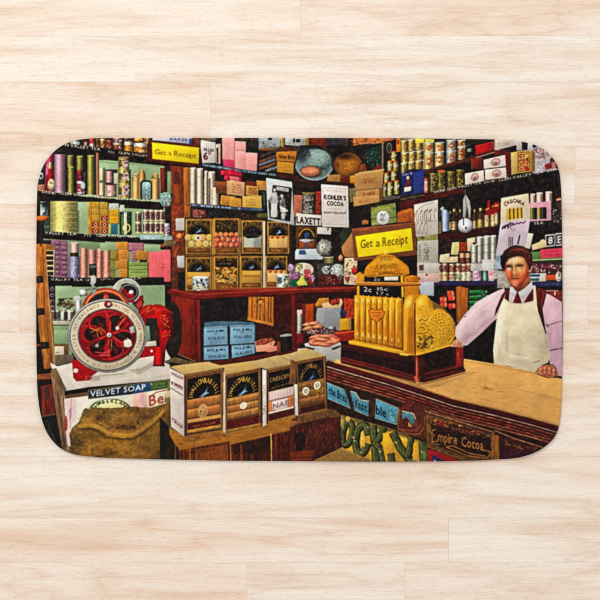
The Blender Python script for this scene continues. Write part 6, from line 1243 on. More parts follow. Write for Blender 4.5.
for k in range(8):
    a, b = flx[k], flx[k + 1]; yt = 150 + (a - 275) * .06; yb0 = 344 + (a - 275) * .17; yb1 = 344 + (b - 275) * .17
    F([(a + 2, yt + 12), ((a + b) / 2, yt - 4), (b - 2, yt + 12), (b - 2, yb1 - 3), (a + 2, yb0 - 3)], vary((218, 152, 32), 6), n=.14)
    F([(a + 3, yt + 14), (a + 9, yt + 8), (a + 9, yb0 - 6), (a + 3, yb0 - 6)], Y4, al=.55, n=.1); L([(b - 1, yt + 12), (b - 1, yb1)], 3.0, (120, 64, 10)); RING((a + b) / 2, yt + 42, 7, 9, 5, 7, (170, 104, 20)); RING((a + b) / 2, yb0 - 18, 7, 10, 5, 7, (150, 92, 20)); E((a + b) / 2, yb0 - 34, 4, 6, (244, 214, 110), al=.7); L([((a + b) / 2, yt + 60), ((a + b) / 2, yb0 - 40)], 1.5, (190, 130, 26), al=.7)
L([(276, 340), (484, 378)], 4, (130, 74, 14), al=.8)
GL(440, 330, 50, 60, (190, 104, 18), .55); GL(300, 200, 30, 60, (240, 190, 66), .55); GL(380, 300, 90, 30, (200, 118, 20), .5, 8); GL(330, 330, 60, 12, (240, 186, 60), .5, 8); GL(430, 200, 50, 30, (240, 196, 66), .6); GL(350, 170, 60, 12, (246, 206, 80), .5, 4); GL(290, 290, 20, 50, (196, 116, 22), .5)
for k in range(8): GL((flx[k] + flx[k + 1]) / 2 + 5, 270, 4, 80, (170, 92, 14), .55); GL(flx[k] + 7, 240, 3, 60, (250, 214, 96), .55)
for k in range(8): GL((flx[k] + flx[k + 1]) / 2 - 3, 172, 5, 14, (255, 226, 120), .8); GL(flx[k + 1] - 3, 250, 3, 100, (120, 62, 8), .5); E((flx[k] + flx[k + 1]) / 2, 318 + (flx[k] - 275) * .17, 3, 5, (255, 232, 150), n=0, al=.8)
P('till', sub='plaque', name='heart_plaque')
GLs = None
hp = [(338, 218), (352, 208), (370, 214), (392, 210), (406, 222), (402, 244), (372, 268), (344, 248)]
F(hp, (222, 132, 34), n=.14); L(hp + hp[:1], 2.6, (120, 64, 12)); L([(350, 226), (392, 226)], 2.5, (160, 90, 20)); L([(354, 238), (390, 238)], 2.5, (160, 90, 20))
P('till')
F([(482, 386), (484, 200), (490, 172), (508, 152), (536, 144), (570, 148), (556, 162), (540, 182), (534, 215), (536, 400), (500, 402)], (204, 136, 30), n=.12, nf='v'); F([(486, 200), (492, 175), (510, 154), (530, 148), (520, 168), (506, 200), (500, 390), (486, 388)], (226, 170, 48), al=.7, n=.1); GL(508, 184, 18, 34, (252, 226, 140), .85, 20); GL(520, 300, 14, 80, (180, 94, 18), .6); GL(492, 300, 8, 90, (236, 176, 56), .6); L([(534, 215), (536, 400)], 5, (110, 50, 14)); L([(484, 175), (484, 388)], 3.5, (120, 66, 14)); F([(508, 250), (534, 240), (534, 400), (508, 400)], (176, 100, 24), al=.5, nf='v')
P('till', sub='side', name='pierced_side')
PX()
side = [(414.6, 303), (416.5, 299), (419.5, 296), (423, 294.6), (427, 295.6), (430.5, 299.5), (432.6, 305), (433.4, 310), (438, 308.6), (443, 310), (448.5, 314), (453, 319.8), (455.6, 327), (455.4, 336), (453, 342), (450, 346.5), (436, 350.5), (424, 354), (415.4, 356)]
F([(431, 300), (436, 303), (442, 306), (447, 311), (440, 313), (432, 312)], (116, 96, 44), n=.2)
F(side, (214, 160, 42), n=.12)
GL(420.5, 302, 4, 6, (250, 222, 116), .85, 25); GL(430, 303, 2.6, 9, (150, 94, 20), .8, -10); GL(424, 312, 9, 6, (206, 150, 50), .5); GL(417, 318, 4, 4, (250, 220, 130), .7); GL(444, 312, 11, 3, (214, 140, 50), .8, 25); GL(454, 326, 2.4, 14, (190, 126, 34), .8); GL(440, 328, 10, 12, (226, 176, 50), .6); GL(430, 318, 5, 8, (232, 186, 70), .5); GL(422, 345, 10, 8, (150, 100, 26), .8); GL(422, 332, 7, 4, (206, 140, 36), .6)
for rr, nn in ((2.5, 6), (5.2, 11), (7.8, 16), (10.3, 21), (12.6, 25)):
    for k in range(nn):
        a = 2 * math.pi * (k + R.uniform(-.2, .2)) / nn; x, y = 441.5 + rr * 1.0 * math.cos(a), 328.5 + rr * 1.15 * math.sin(a)
        if y > 345 or R.random() < .12: continue
        F(epts(x, y, R.uniform(.55, .95), R.uniform(.32, .5), math.degrees(a) + 40, k=7), R.choice(((46, 32, 16), (70, 46, 18), (90, 58, 18))), n=0, al=.9); F(epts(x + .5, y + .55, .6, .3, math.degrees(a) + 40, k=6), (246, 210, 96), n=0, al=.55)
for _ in range(70):
    x, y = R.uniform(417, 434), R.uniform(336, 349); ARC(x, y, R.uniform(.6, 1.5), R.uniform(.5, 1.3), R.uniform(0, 360), R.uniform(360, 540), .5, R.choice(((62, 42, 16), (48, 34, 16), (240, 204, 100))), k=6, al=.8, n=0)
for pts in ([(419, 321), (422, 319), (425, 321), (428, 319)], [(420, 325), (424, 323), (427, 326), (428, 330)], [(419, 328), (423, 327), (425, 330)], [(417, 333), (423, 334), (429, 331)]): L(pts, .7, (92, 60, 18), al=.85); L([(x, y - .7) for x, y in pts], .5, (246, 206, 96), al=.6)
for _ in range(60): x, y = R.uniform(417, 430), R.uniform(305, 320); F(epts(x, y, .5, .4, 0, k=6), R.choice(((160, 106, 26), (244, 206, 100), (186, 128, 32))), n=0, al=.6)
L([(446, 311), (451, 316), (454.5, 323), (455, 331), (453.5, 339), (450.5, 345)], .8, (150, 92, 26), al=.8); ARC(441.5, 328.5, 14.2, 16, -80, 60, .5, (246, 206, 100), al=.6)
L([(415.5, 354.6), (424, 352.4), (450.5, 345.2)], 1.2, (226, 174, 60), al=.8); L([(415, 303), (415.4, 356)], .9, (100, 50, 14))
P('man', sub='hand_b', name='hand')
T(425, 330)
F([(214, 140), (232, 118), (250, 88), (275, 78), (300, 92), (326, 132), (330, 150), (300, 148), (268, 150), (236, 146)], (212, 150, 120), n=.07); GL(262, 100, 26, 20, (230, 180, 152), .8); GL(300, 130, 24, 30, (176, 116, 92), .7); L([(262, 98), (250, 140)], 5, (130, 70, 54), al=.7); L([(284, 100), (276, 142)], 5, (130, 70, 54), al=.7); L([(240, 116), (226, 140)], 6, (236, 184, 156), al=.8); L([(304, 108), (306, 144)], 5, (130, 70, 54), al=.6); L([(216, 146), (330, 152)], 5, (70, 34, 24), al=.8)
# ------------------------------------------------------------------ slicing machine on the soap case
P('soapcase', 'printed_soap_case', 'white topped wooden soap case under the slicing machine')
T(30, 260, 140 / 600)
F([(85, 440), (118, 455), (185, 440), (600, 380), (600, 512), (250, 545), (150, 562), (100, 480)], (218, 210, 200), n=.07, nf='m')
F([(88, 470), (112, 462), (158, 556), (146, 566), (146, 620), (100, 540)], (122, 96, 62), n=.25, nf='v')
F([(112, 462), (180, 442), (600, 400), (600, 500), (440, 520), (250, 540), (156, 556)], (216, 208, 198), n=.05); F([(440, 470), (600, 430), (600, 470), (470, 505)], (180, 170, 160), al=.5, n=.05); F([(200, 505), (430, 480), (560, 440), (600, 440), (600, 455), (430, 500), (260, 520)], (150, 136, 124), al=.5)
T(100, 330); F([(0, 400), (200, 380), (360, 330), (600, 250), (600, 380), (0, 455)], (212, 202, 190), al=.8, n=.06); F([(540, 270), (600, 250), (600, 300)], (110, 96, 76), n=.2); L([(298, 330), (302, 400)], 9, (232, 226, 218), al=.8); F([(230, 340), (360, 330), (470, 250), (560, 290), (480, 300), (330, 380)], (140, 120, 108), al=.35)
T(30, 340, 140 / 600)
F([(90, 150), (150, 225), (150, 240), (190, 440), (180, 490), (140, 480), (112, 320)], (128, 98, 70), nf='v', n=.35); L([(118, 220), (130, 330), (150, 460)], 5, (84, 60, 44), al=.8); L([(135, 240), (145, 350), (165, 470)], 4, (190, 160, 140), al=.7)
F([(146, 240), (260, 228), (600, 175), (600, 290), (240, 300), (185, 420), (180, 460), (160, 450), (150, 330)], (226, 214, 206), n=.08, nf='m')
F([(150, 236), (252, 222), (254, 238), (148, 252)], (112, 82, 56), n=.2); F([(150, 255), (200, 250), (196, 330), (172, 380), (160, 440), (152, 330)], (226, 190, 196), n=.1, al=.8); E(152, 358, 9, 34, (160, 84, 60), n=.2); F([(165, 300), (178, 290), (180, 330), (168, 350)], (150, 120, 160), al=.5); L([(178, 250), (172, 380)], 3, (160, 120, 130), al=.6); F([(180, 440), (200, 440), (196, 470), (176, 480)], (60, 40, 44))
P('soapcase', sub='sign', name='soap_sign')
F([(247, 214), (600, 166), (600, 212), (250, 254)], (126, 106, 62), n=.15); F([(250, 219), (440, 193), (442, 232), (252, 249)], (38, 66, 94), n=.12); F([(440, 192), (520, 182), (522, 222), (442, 232)], (36, 84, 150), n=.12); F([(515, 182), (600, 171), (600, 208), (520, 220)], (72, 106, 42), n=.2)
TX("VELVET SOAP", 258, 244, 496, 212, 24, (226, 230, 232), .02); SC([(525, 184), (598, 176), (598, 204), (528, 212)], (150, 180, 90), 2, 6, .5, .8); L([(518, 186), (524, 192)], 3, (220, 230, 220))
P('soapcase')
F([(255, 268), (290, 256), (600, 205), (600, 300), (250, 300)], (226, 218, 196), n=.08); E(344, 306, 92, 56, (86, 110, 60), n=.1); E(344, 306, 86, 51, (222, 222, 150), n=.06); E(344, 312, 66, 38, (214, 212, 140), n=.08); TA("CUMBERLAND", 344, 312, 74, 43, 160, 22, 15, (50, 60, 30), .02)
F([(442, 232), (500, 222), (504, 290), (442, 292)], (226, 182, 166), n=.12); F([(470, 228), (490, 225), (490, 290), (472, 290)], (206, 150, 170), al=.6); L([(505, 230), (515, 290)], 3, (190, 170, 140))
TX("Ber", 510, 284, 600, 262, 46, (176, 84, 66), .02); L([(515, 245), (540, 225), (600, 210)], 5, (176, 84, 66), al=.8); F([(600, 200), (640, 190), (640, 300), (600, 300)], (220, 190, 170)); F([(262, 256), (440, 234), (438, 244), (300, 262), (262, 268)], (200, 216, 200), al=.6)
PX(); F([(168, 381), (171, 380.5), (172, 410), (166, 412)], (110, 130, 60), n=.25); F([(165, 392), (171, 390), (171, 397), (165, 398)], (216, 190, 150))
P('slicer', 'printed_slicing_machine', 'red slicing machine with a cream lettered flywheel')
T(30, 260, 140 / 600)
F([(180, 430), (215, 420), (330, 450), (260, 500), (268, 505), (250, 516), (200, 520), (186, 505)], (178, 16, 22), n=.14); E(196, 474, 11, 10, (222, 214, 206)); F([(470, 372), (560, 365), (560, 405), (470, 420), (400, 470)], (176, 16, 22), n=.15); E(521, 390, 6, 6, (230, 214, 214)); SP(rect(210, 495, 262, 515), ((230, 120, 110),), 6, 3, 6)
F([(528, 360), (582, 340), (580, 400), (576, 440), (574, 456), (548, 452), (528, 456), (532, 410)], (186, 18, 24), n=.15, sh='cyl'); L([(528, 452), (576, 452)], 6, (110, 6, 12))
E(612, 300, 40, 120, (30, 30, 26), n=.3); E(546, 268, 66, 78, (160, 14, 20), n=.15, sh='ball'); GL(545, 215, 40, 18, (220, 60, 50), .7, -20); GL(600, 300, 26, 60, (104, 6, 12), .7); GL(520, 215, 30, 12, (214, 70, 54), .6, -30); F([(470, 200), (520, 190), (540, 230), (490, 250), (460, 240)], (176, 20, 26), n=.15); F([(545, 300), (604, 300), (590, 345), (578, 380), (540, 370)], (166, 12, 20), n=.15); GL(606, 270, 8, 60, (96, 6, 12), .8)
F([(500, 296), (540, 262), (552, 300), (552, 372), (480, 372)], (44, 52, 44), n=.25); F([(540, 262), (556, 300), (556, 372), (546, 372)], (90, 6, 12), n=.2); F([(495, 250), (545, 250), (545, 300), (500, 300)], (34, 40, 38), n=.25); F([(490, 350), (540, 346), (542, 368), (486, 372)], (206, 200, 180)); F([(495, 282), (512, 282), (516, 345), (498, 348)], (130, 160, 120))
L([(470, 236), (512, 198), (500, 225), (535, 205)], 3, (214, 150, 60), al=.7); L([(560, 238), (580, 236), (572, 252), (592, 262), (576, 275), (598, 290)], 3.5, (220, 140, 60), al=.85); L([(580, 300), (566, 330), (590, 320)], 3, (220, 130, 60), al=.8); L([(545, 215), (580, 210), (615, 230)], 4, (226, 80, 76), al=.6); SP(rect(555, 240, 610, 330), ((220, 150, 70), (120, 4, 10)), 20, 2, 5)
F([(385, 150), (470, 150), (490, 180), (470, 220), (440, 190)], (60, 50, 50), n=.3); F([(455, 165), (485, 150), (486, 185), (462, 215)], (150, 20, 30), n=.2)
RING(414, 134, 60, 56, 36, 34, (166, 170, 158), n=.2, nf='m'); RING(414, 134, 60, 56, 55, 51, (206, 208, 198), n=.1); E(424, 140, 42, 38, (44, 30, 32), n=.25); L([(395, 120), (440, 178)], 14, (150, 20, 26)); F([(418, 140), (446, 136), (448, 182), (424, 182)], (170, 20, 28), n=.14); E(434, 138, 11, 10, (224, 222, 218), sh='ball'); RING(424, 138, 38, 34, 33, 29, (120, 130, 140)); F([(455, 190), (476, 172), (482, 192), (462, 215)], (190, 60, 60))
E(325, 214, 104, 96, (130, 120, 112)); RING(325, 214, 102, 94, 80, 74, (176, 54, 34), n=.2); RING(325, 214, 92, 86, 85, 79, (222, 140, 90)); E(325, 214, 80, 74, (40, 40, 40), n=.2); F([(316, 142), (334, 142), (334, 190), (316, 190)], (170, 30, 28)); E(326, 160, 12, 10, (200, 90, 60))
L([(262, 95), (280, 130), (270, 150)], 12, (150, 156, 150), n=.3); L([(240, 128), (290, 120)], 10, (120, 124, 116), n=.3); E(272, 85, 12, 20, (190, 196, 190))
E(331, 324, 170, 159, (110, 110, 106), n=.15); RING(331, 324, 168, 157, 157, 146, (150, 150, 146), n=.2); ARC(331, 324, 165, 154, 190, 300, 3, (220, 222, 216), al=.8, k=30); ARC(331, 324, 160, 149, 0, 360, 2.4, (70, 70, 70), al=.8, k=60); 
P('slicer', sub='rim', name='flywheel_rim')
RING(331, 324, 157, 146, 124, 114, (214, 200, 172), n=.06); GL(200, 260, 60, 90, (170, 166, 154), .6); GL(300, 470, 120, 26, (180, 160, 130), .5); GL(460, 330, 20, 90, (232, 218, 188), .6); RING(331, 324, 127, 117, 121, 111, (96, 100, 104), n=.15); SP(rect(170, 170, 490, 480), ((240, 230, 206), (196, 184, 160)), 0, 3, 8)
TA("STERLING SLICER WORKS & ", 331, 324, 136, 126, 94, -42, 13, (160, 104, 84), .0); TA("COMPUTER CO ROCHESTER NY BALANCE", 331, 324, 136, 126, 318, 102, 13, (140, 112, 90), .0)
P('slicer', sub='hub', name='flywheel_spokes')
E(331, 324, 121, 111, (120, 14, 22), n=.2)
SP(rect(235, 235, 430, 415), ((40, 22, 26), (150, 18, 26), (90, 10, 18), (60, 40, 44)), 120, 5, 16, 1, .6)
for a, rr, k in ((12, 66, 1.0), (68, 64, 1.05), (128, 66, 1.1), (186, 66, 1.0), (236, 66, 1.05), (300, 66, .95)):
    b = math.radians(a); x, y = 334 + rr * math.cos(b), 324 + rr * .94 * math.sin(b)
    E(x, y, 37 * k, 32 * k, (30, 22, 26), n=.3, rot=a * .5)
    GL(x + 10, y + 8, 26, 14, (130, 18, 26), .8, a); GL(x - 8, y - 12, 20, 9, (70, 64, 60), .6, a)
for a, w in ((-94, 15), (-34, 12), (22, 12), (84, 14), (146, 11), (204, 11)):
    b = math.radians(a); x1, y1 = 331 + 116 * math.cos(b), 324 + 106 * math.sin(b); x0, y0 = 340, 322
    mx, my = (x0 + x1) / 2 - 10 * math.sin(b), (y0 + y1) / 2 + 10 * math.cos(b)
    L([(x0, y0), (mx, my), (x1, y1)], w + 3, (90, 6, 14), n=.1); L([(x0, y0), (mx, my), (x1, y1)], w, (178, 24, 28), n=.12); L([(x0 + 2, y0 - 2), (mx + 2, my - 2), (x1 + 2, y1 - 2)], 2.2, (222, 140, 74), al=.75)
for a, rr in ((12, 70), (68, 68), (128, 70), (186, 70), (236, 70), (300, 70)):
    b = math.radians(a); x, y = 334 + rr * math.cos(b), 324 + rr * .94 * math.sin(b)
    ARC(x, y, 40, 35, a - 150, a + 150, 9, (160, 20, 26)); ARC(x - 1, y - 2, 40, 35, a - 120, a + 20, 2, (226, 110, 96), al=.7); ARC(x + 3, y + 3, 37, 32, a - 100, a + 100, 2, (70, 6, 12), al=.7)
RING(331, 324, 122, 112, 108, 99, (150, 14, 26), n=.14); ARC(331, 324, 114, 104, 200, 290, 3, (220, 80, 90), al=.7); ARC(331, 324, 112, 102, 20, 100, 4, (214, 60, 60), al=.6)
for pts in ([(255, 292), (285, 300), (300, 290), (320, 302)], [(262, 310), (290, 296), (310, 320)], [(285, 300), (292, 330)], [(385, 250), (400, 235), (420, 232)], [(350, 340), (348, 380)], [(300, 350), (270, 372)]): L(pts, 3, (226, 160, 74), al=.9)
L([(372, 290), (410, 245)], 12, (190, 40, 40)); L([(376, 288), (412, 243)], 3, (230, 150, 120), al=.8); E(375, 293, 9, 9, (226, 210, 206), sh='ball'); E(288, 368, 9, 9, (220, 206, 200), sh='ball'); E(280, 365, 28, 26, (20, 14, 18), al=.35)
F([(402, 345), (418, 333), (434, 345), (438, 368), (420, 376), (402, 370)], (230, 220, 200), n=.06); L([(408, 342), (425, 336)], 4, (120, 90, 80)); F([(425, 290), (445, 280), (450, 310), (432, 315)], (176, 176, 184), n=.15); L([(280, 395), (320, 400), (350, 385)], 6, (226, 80, 84), al=.7); L([(300, 410), (340, 408)], 4, (240, 140, 140), al=.7)
E(340, 322, 17, 17, (166, 20, 28)); E(340, 322, 11, 11, (190, 200, 206), sh='ball'); E(340, 322, 4, 4, (110, 120, 130))
P('slicer', sub='knob', name='flywheel_handle')
E(335, 190, 17, 15, (166, 26, 30), sh='ball'); E(339, 190, 8, 8, (214, 170, 160), sh='ball')
# ------------------------------------------------------------------ sack
P('sack', 'printed_burlap_sack', 'mustard burlap sack with stencilled marks')
T(30, 340, 140 / 600)
sk = [(168, 405), (182, 375), (215, 350), (240, 300), (265, 288), (330, 292), (420, 288), (470, 296), (505, 298), (545, 280), (590, 272), (602, 290), (600, 340), (592, 380), (575, 430), (568, 470), (566, 520), (170, 520), (176, 450)]
F(sk, (134, 98, 42), n=.2); SP([(210, 320), (580, 310), (570, 500), (190, 500)], ((178, 136, 58), (132, 94, 30), (166, 124, 44)), 90, 8, 26, 1.4, .35)
F([(172, 405), (215, 352), (300, 375), (360, 415), (430, 415), (520, 372), (592, 325), (590, 300), (480, 380), (420, 400), (340, 390), (260, 350)], (186, 142, 62), al=.5, n=.15); F([(190, 430), (300, 440), (420, 425), (560, 420), (560, 500), (200, 500)], (126, 90, 28), al=.35, n=.2)
for pts, w in (([(205, 384), (250, 380), (290, 388), (330, 410), (370, 424), (430, 424), (480, 402), (530, 368), (592, 332)], 5), ([(178, 410), (200, 430), (240, 440)], 5), ([(305, 395), (345, 408)], 4), ([(440, 388), (500, 345), (550, 300), (585, 285)], 3), ([(190, 500), (230, 490), (260, 480)], 3.5), ([(340, 500), (380, 480), (430, 470)], 3)): L(pts, w, (66, 42, 14), al=.85); L([(x, y + w) for x, y in pts], w * .8, (206, 164, 84), al=.45)
T(68, 400, 105 / 600)
GRID([50 * k for k in range(13)], [60, 100, 150, 200, 250, 300, 335], [
 [(130,100,60),(130,100,60),(120,95,50),(130,98,40),(125,92,35),(135,100,40),(130,95,38),(125,90,35),(120,85,35),(130,95,40),(120,85,35),(140,100,45),(120,85,40)],
 [(120,90,45),(125,95,50),(150,112,45),(130,90,35),(110,78,30),(140,105,40),(145,108,42),(140,100,40),(125,88,36),(110,78,32),(140,100,40),(120,85,35),(90,65,30)],
 [(130,100,50),(150,112,50),(160,120,50),(165,120,45),(150,110,40),(130,90,35),(120,80,32),(110,70,30),(130,90,35),(150,110,42),(135,98,38),(100,70,28),(110,80,35)],
 [(130,98,45),(120,88,38),(130,92,36),(110,75,28),(140,100,36),(170,122,40),(165,118,40),(150,108,36),(140,100,35),(125,90,35),(140,102,40),(130,95,40),(80,60,30)],
 [(100,75,35),(110,80,32),(140,100,38),(145,105,40),(150,108,38),(150,108,36),(145,105,36),(140,100,36),(130,92,34),(120,85,32),(125,90,36),(90,65,28),(30,25,20)],
 [(70,55,25),(120,85,32),(150,108,38),(145,104,38),(120,82,28),(110,78,28),(140,100,34),(150,106,36),(140,98,34),(125,88,32),(110,75,30),(60,42,22),(25,22,18)],
 [(90,70,30),(120,88,34),(130,92,34),(130,92,32),(125,88,30),(135,95,32),(140,98,34),(140,98,34),(135,95,34),(120,84,30),(100,70,28),(50,36,20),(25,22,18)]],
 [(8, 190), (30, 160), (66, 120), (86, 60), (100, 46), (130, 60), (250, 46), (350, 38), (430, 42), (480, 44), (540, 30), (572, 14), (582, 40), (584, 150), (560, 200), (540, 245), (528, 300), (526, 345), (20, 345), (14, 240)])
for pts, w, c in (([(62, 164), (130, 160), (170, 178), (212, 214), (300, 222), (378, 220), (432, 188), (512, 124), (580, 52)], 4, (66, 40, 16)), ([(20, 220), (50, 250), (110, 262)], 5, (70, 46, 18)), ([(400, 130), (450, 90), (520, 40), (560, 26)], 3, (76, 50, 20)), ([(130, 335), (190, 320), (270, 290)], 4, (74, 48, 16)), ([(110, 90), (150, 125), (210, 150)], 3, (90, 62, 24)), ([(420, 80), (400, 120)], 5, (84, 54, 26)), ([(524, 128), (548, 136)], 3, (70, 44, 20)), ([(40, 200), (90, 190), (130, 200)], 3, (96, 68, 26))):
    L(pts, w, c, al=.8); L([(x, y - w * 1.3) for x, y in pts], w * .9, (190, 142, 58), al=.4); L([(x, y + w) for x, y in pts], w, (92, 64, 24), al=.4)
GRAIN([(8, 190), (30, 160), (86, 60), (100, 46), (350, 38), (572, 14), (584, 150), (526, 345), (20, 345)], .2); GRAIN([(8, 190), (30, 160), (86, 60), (100, 46), (350, 38), (572, 14), (584, 150), (526, 345), (20, 345)], .16, 'm')
for off, w, c, al in ((0, 20, (184, 138, 60), .28), (-3, 10, (206, 160, 76), .3), (26, 16, (84, 58, 22), .3), (20, 8, (60, 38, 16), .35)):
    for seg in ([(60, 148), (130, 142), (175, 155), (225, 188), (300, 202), (375, 198)], [(375, 198), (430, 165), (505, 105), (560, 50)]): 
        for (ax, ay), (bx, by) in zip(seg[:-1], seg[1:]):
            for t in range(5): GL(ax + (bx - ax) * t / 5, ay + off + (by - ay) * t / 5, w * 1.3, w * .75, c, al, math.degrees(math.atan2(by - ay, bx - ax)))
for x, y, rx, ry, c, al, ro in ((120, 110, 50, 22, (176, 132, 58), .7, -20), (330, 90, 70, 20, (160, 118, 48), .6, 0), (480, 90, 40, 14, (92, 64, 26), .7, -35), (70, 240, 50, 22, (90, 62, 24), .7, 25), (140, 260, 60, 16, (172, 128, 50), .6, -10), (240, 310, 50, 12, (84, 58, 22), .7, -15), (330, 270, 90, 18, (170, 126, 48), .6, 0), (460, 230, 40, 26, (104, 74, 28), .7, 20), (520, 200, 16, 70, (84, 60, 26), .6, 12), (420, 310, 70, 14, (150, 110, 42), .5, 0)): GL(x, y, rx, ry, c, al, ro)
GL(176, 104, 20, 22, (58, 38, 24), .85); L([(166, 92), (186, 108), (178, 122)], 3, (170, 140, 110), al=.5); SP([(270, 140), (390, 150), (390, 166), (275, 166)], ((56, 32, 24), (70, 40, 30), (90, 56, 36)), 46, 3, 7, 1.6, .85); SP(rect(390, 110, 430, 140), ((64, 40, 28), (160, 140, 110)), 14, 3, 7); SP(rect(400, 55, 430, 90), ((84, 54, 30), (70, 44, 26)), 10, 3, 6, 1, .6)
SP([(20, 230), (520, 230), (520, 335), (20, 335)], ((88, 60, 22), (186, 140, 64)), 240, 1, 2.4, 1, .5); SP([(80, 70), (560, 60), (540, 200), (60, 200)], ((96, 66, 26), (182, 138, 66)), 240, 1, 2.4, 1, .45)
T(30, 340, 140 / 600)
# ------------------------------------------------------------------ front crates
P('woodcrates', 'printed_wooden_crates', 'three worn wooden crates under the biscuit boxes')
T(160, 340, 140 / 600)
F([(0, 330), (45, 380), (60, 520), (0, 520)], (24, 24, 20), n=.3); F([(26, 380), (90, 470), (80, 520), (20, 520)], (34, 26, 20), n=.35, nf='v')
F([(38, 372), (105, 412), (600, 325), (600, 382), (480, 405), (300, 446), (294, 432), (84, 472), (60, 440), (40, 405)], (164, 110, 42), n=.14, nf='h'); F([(110, 415), (270, 390), (270, 410), (120, 440)], (130, 84, 34), al=.6, nf='h'); SP([(60, 400), (290, 390), (290, 425), (80, 455)], ((120, 76, 28), (190, 136, 60)), 26, 4, 12, 2, .5)
def cratefront(q, base, light, edgec):
    F(q, base, n=.6, nf='v'); SP(q, (light, (34, 18, 14), base), 60, 3, 9, .45, .55)
    L([q[0], q[1]], 5, edgec, al=.7)
cratefront([(80, 470), (292, 434), (294, 520), (80, 520)], (96, 46, 20), (166, 98, 40), (170, 112, 46)); F([(150, 470), (292, 445), (292, 520), (150, 520)], (164, 98, 36), al=.45, nf='v'); SC([(100, 462), (280, 432), (280, 470), (100, 490)], (70, 26, 22), 1, 9, .9, .8); L([(128, 465), (130, 520)], 5, (176, 120, 50), al=.8); L([(65, 440), (66, 520)], 5, (140, 100, 50), al=.7)
cratefront([(300, 446), (474, 407), (474, 520), (300, 520)], (74, 32, 20), (150, 76, 36), (180, 124, 50)); F([(310, 455), (470, 415), (466, 480), (320, 490)], (30, 18, 18), al=.6, n=.4); L([(348, 450), (350, 520)], 10, (150, 80, 40), al=.6); L([(300, 445), (304, 520)], 8, (170, 104, 44), al=.8)
cratefront([(480, 405), (760, 345), (760, 520), (480, 520)], (76, 30, 22), (140, 64, 34), (120, 70, 34)); L([(476, 402), (478, 520)], 6, (206, 156, 70))
T(290, 340, 140 / 600)
F([(0, 345), (30, 325), (160, 294), (200, 302), (220, 322), (216, 332), (150, 336), (60, 362), (0, 400)], (104, 70, 40), n=.3, nf='m'); F([(0, 345), (40, 350), (10, 372), (0, 372)], (150, 96, 40)); F([(0, 375), (60, 355), (150, 334), (216, 330), (222, 460), (90, 520), (0, 520)], (70, 28, 24), n=.35, nf='v')
SP([(10, 380), (210, 340), (215, 450), (20, 515)], ((120, 56, 36), (30, 14, 14), (90, 34, 26), (150, 80, 50)), 90, 3, 10, .5, .6); F([(20, 400), (70, 390), (60, 470), (25, 480)], (26, 16, 18), al=.7, n=.4); F([(0, 480), (110, 470), (90, 520), (0, 520)], (140, 62, 26), al=.6); L([(0, 505), (120, 500)], 3, (40, 14, 12), al=.8)
for _ in range(26): x, y = R.uniform(20, 200), R.uniform(350, 450); L([(x, y), (x + R.uniform(-14, 14), y + R.uniform(10, 30))], 1.6, R.choice(((170, 110, 80), (40, 18, 16))), al=.6)
F([(90, 522), (222, 460), (290, 490), (360, 522)], (146, 112, 54), n=.15); L([(222, 462), (300, 500)], 3, (190, 160, 90), al=.6)
# ------------------------------------------------------------------ front biscuit boxes
P('tops', 'printed_box_lids', 'tan lids of the four front biscuit boxes')
T(160, 340, 140 / 600)
F([(42, 116), (60, 110), (208, 92), (222, 98), (274, 120), (105, 152)], (206, 172, 108), n=.07, nf='h'); F([(222, 98), (260, 108), (400, 88), (440, 112), (430, 122), (276, 150), (274, 124)], (200, 164, 100), n=.08, nf='h'); F([(372, 96), (500, 66), (560, 62), (600, 86), (582, 102), (455, 126)], (198, 168, 112), n=.1, nf='m'); F([(500, 68), (640, 40), (700, 66), (580, 100)], (190, 158, 104), n=.1, nf='m')
T(290, 340, 140 / 600); F([(-60, 78), (70, 34), (98, 44), (152, 68), (24, 92)], (196, 166, 108), n=.1, nf='m'); L([(-20, 70), (10, 85)], 5, (222, 206, 170), al=.7); L([(24, 93), (152, 69)], 3, (90, 60, 34))
T(160, 340, 140 / 600)
L([(104, 151), (274, 121)], 4.5, (110, 72, 36)); L([(276, 150), (430, 121)], 4.5, (140, 96, 44)); L([(455, 127), (582, 101)], 4.5, (140, 96, 44))
qa = [(105, 154), (273, 124), (271, 386), (106, 414)]; qb = [(276, 152), (432, 118), (436, 370), (276, 402)]; qc = [(456, 130), (582, 102), (584, 330), (456, 362)]
def package_rows(q, rows_, cols_, v0, v1, col):
    for r in range(rows_):
        for k in range(cols_):
            u0, u1 = .08 + k * .84 / cols_, .08 + (k + 1) * .84 / cols_; a, b = v0 + r * (v1 - v0) / rows_, v0 + (r + 1) * (v1 - v0) / rows_
            BQ(q, u0, a, u1, b, vary(col, 5), sh='down', n=.24, nf='v'); L([Q(q, u0, b), Q(q, u1, b)], 3, (70, 38, 18), al=.9); L([Q(q, u1, a), Q(q, u1, b)], 2, (90, 52, 26), al=.7)
            BQ(q, u0 + .01, a + .012, u1 - .01, a + .035, tuple(min(255, x + 30) for x in col), al=.5)
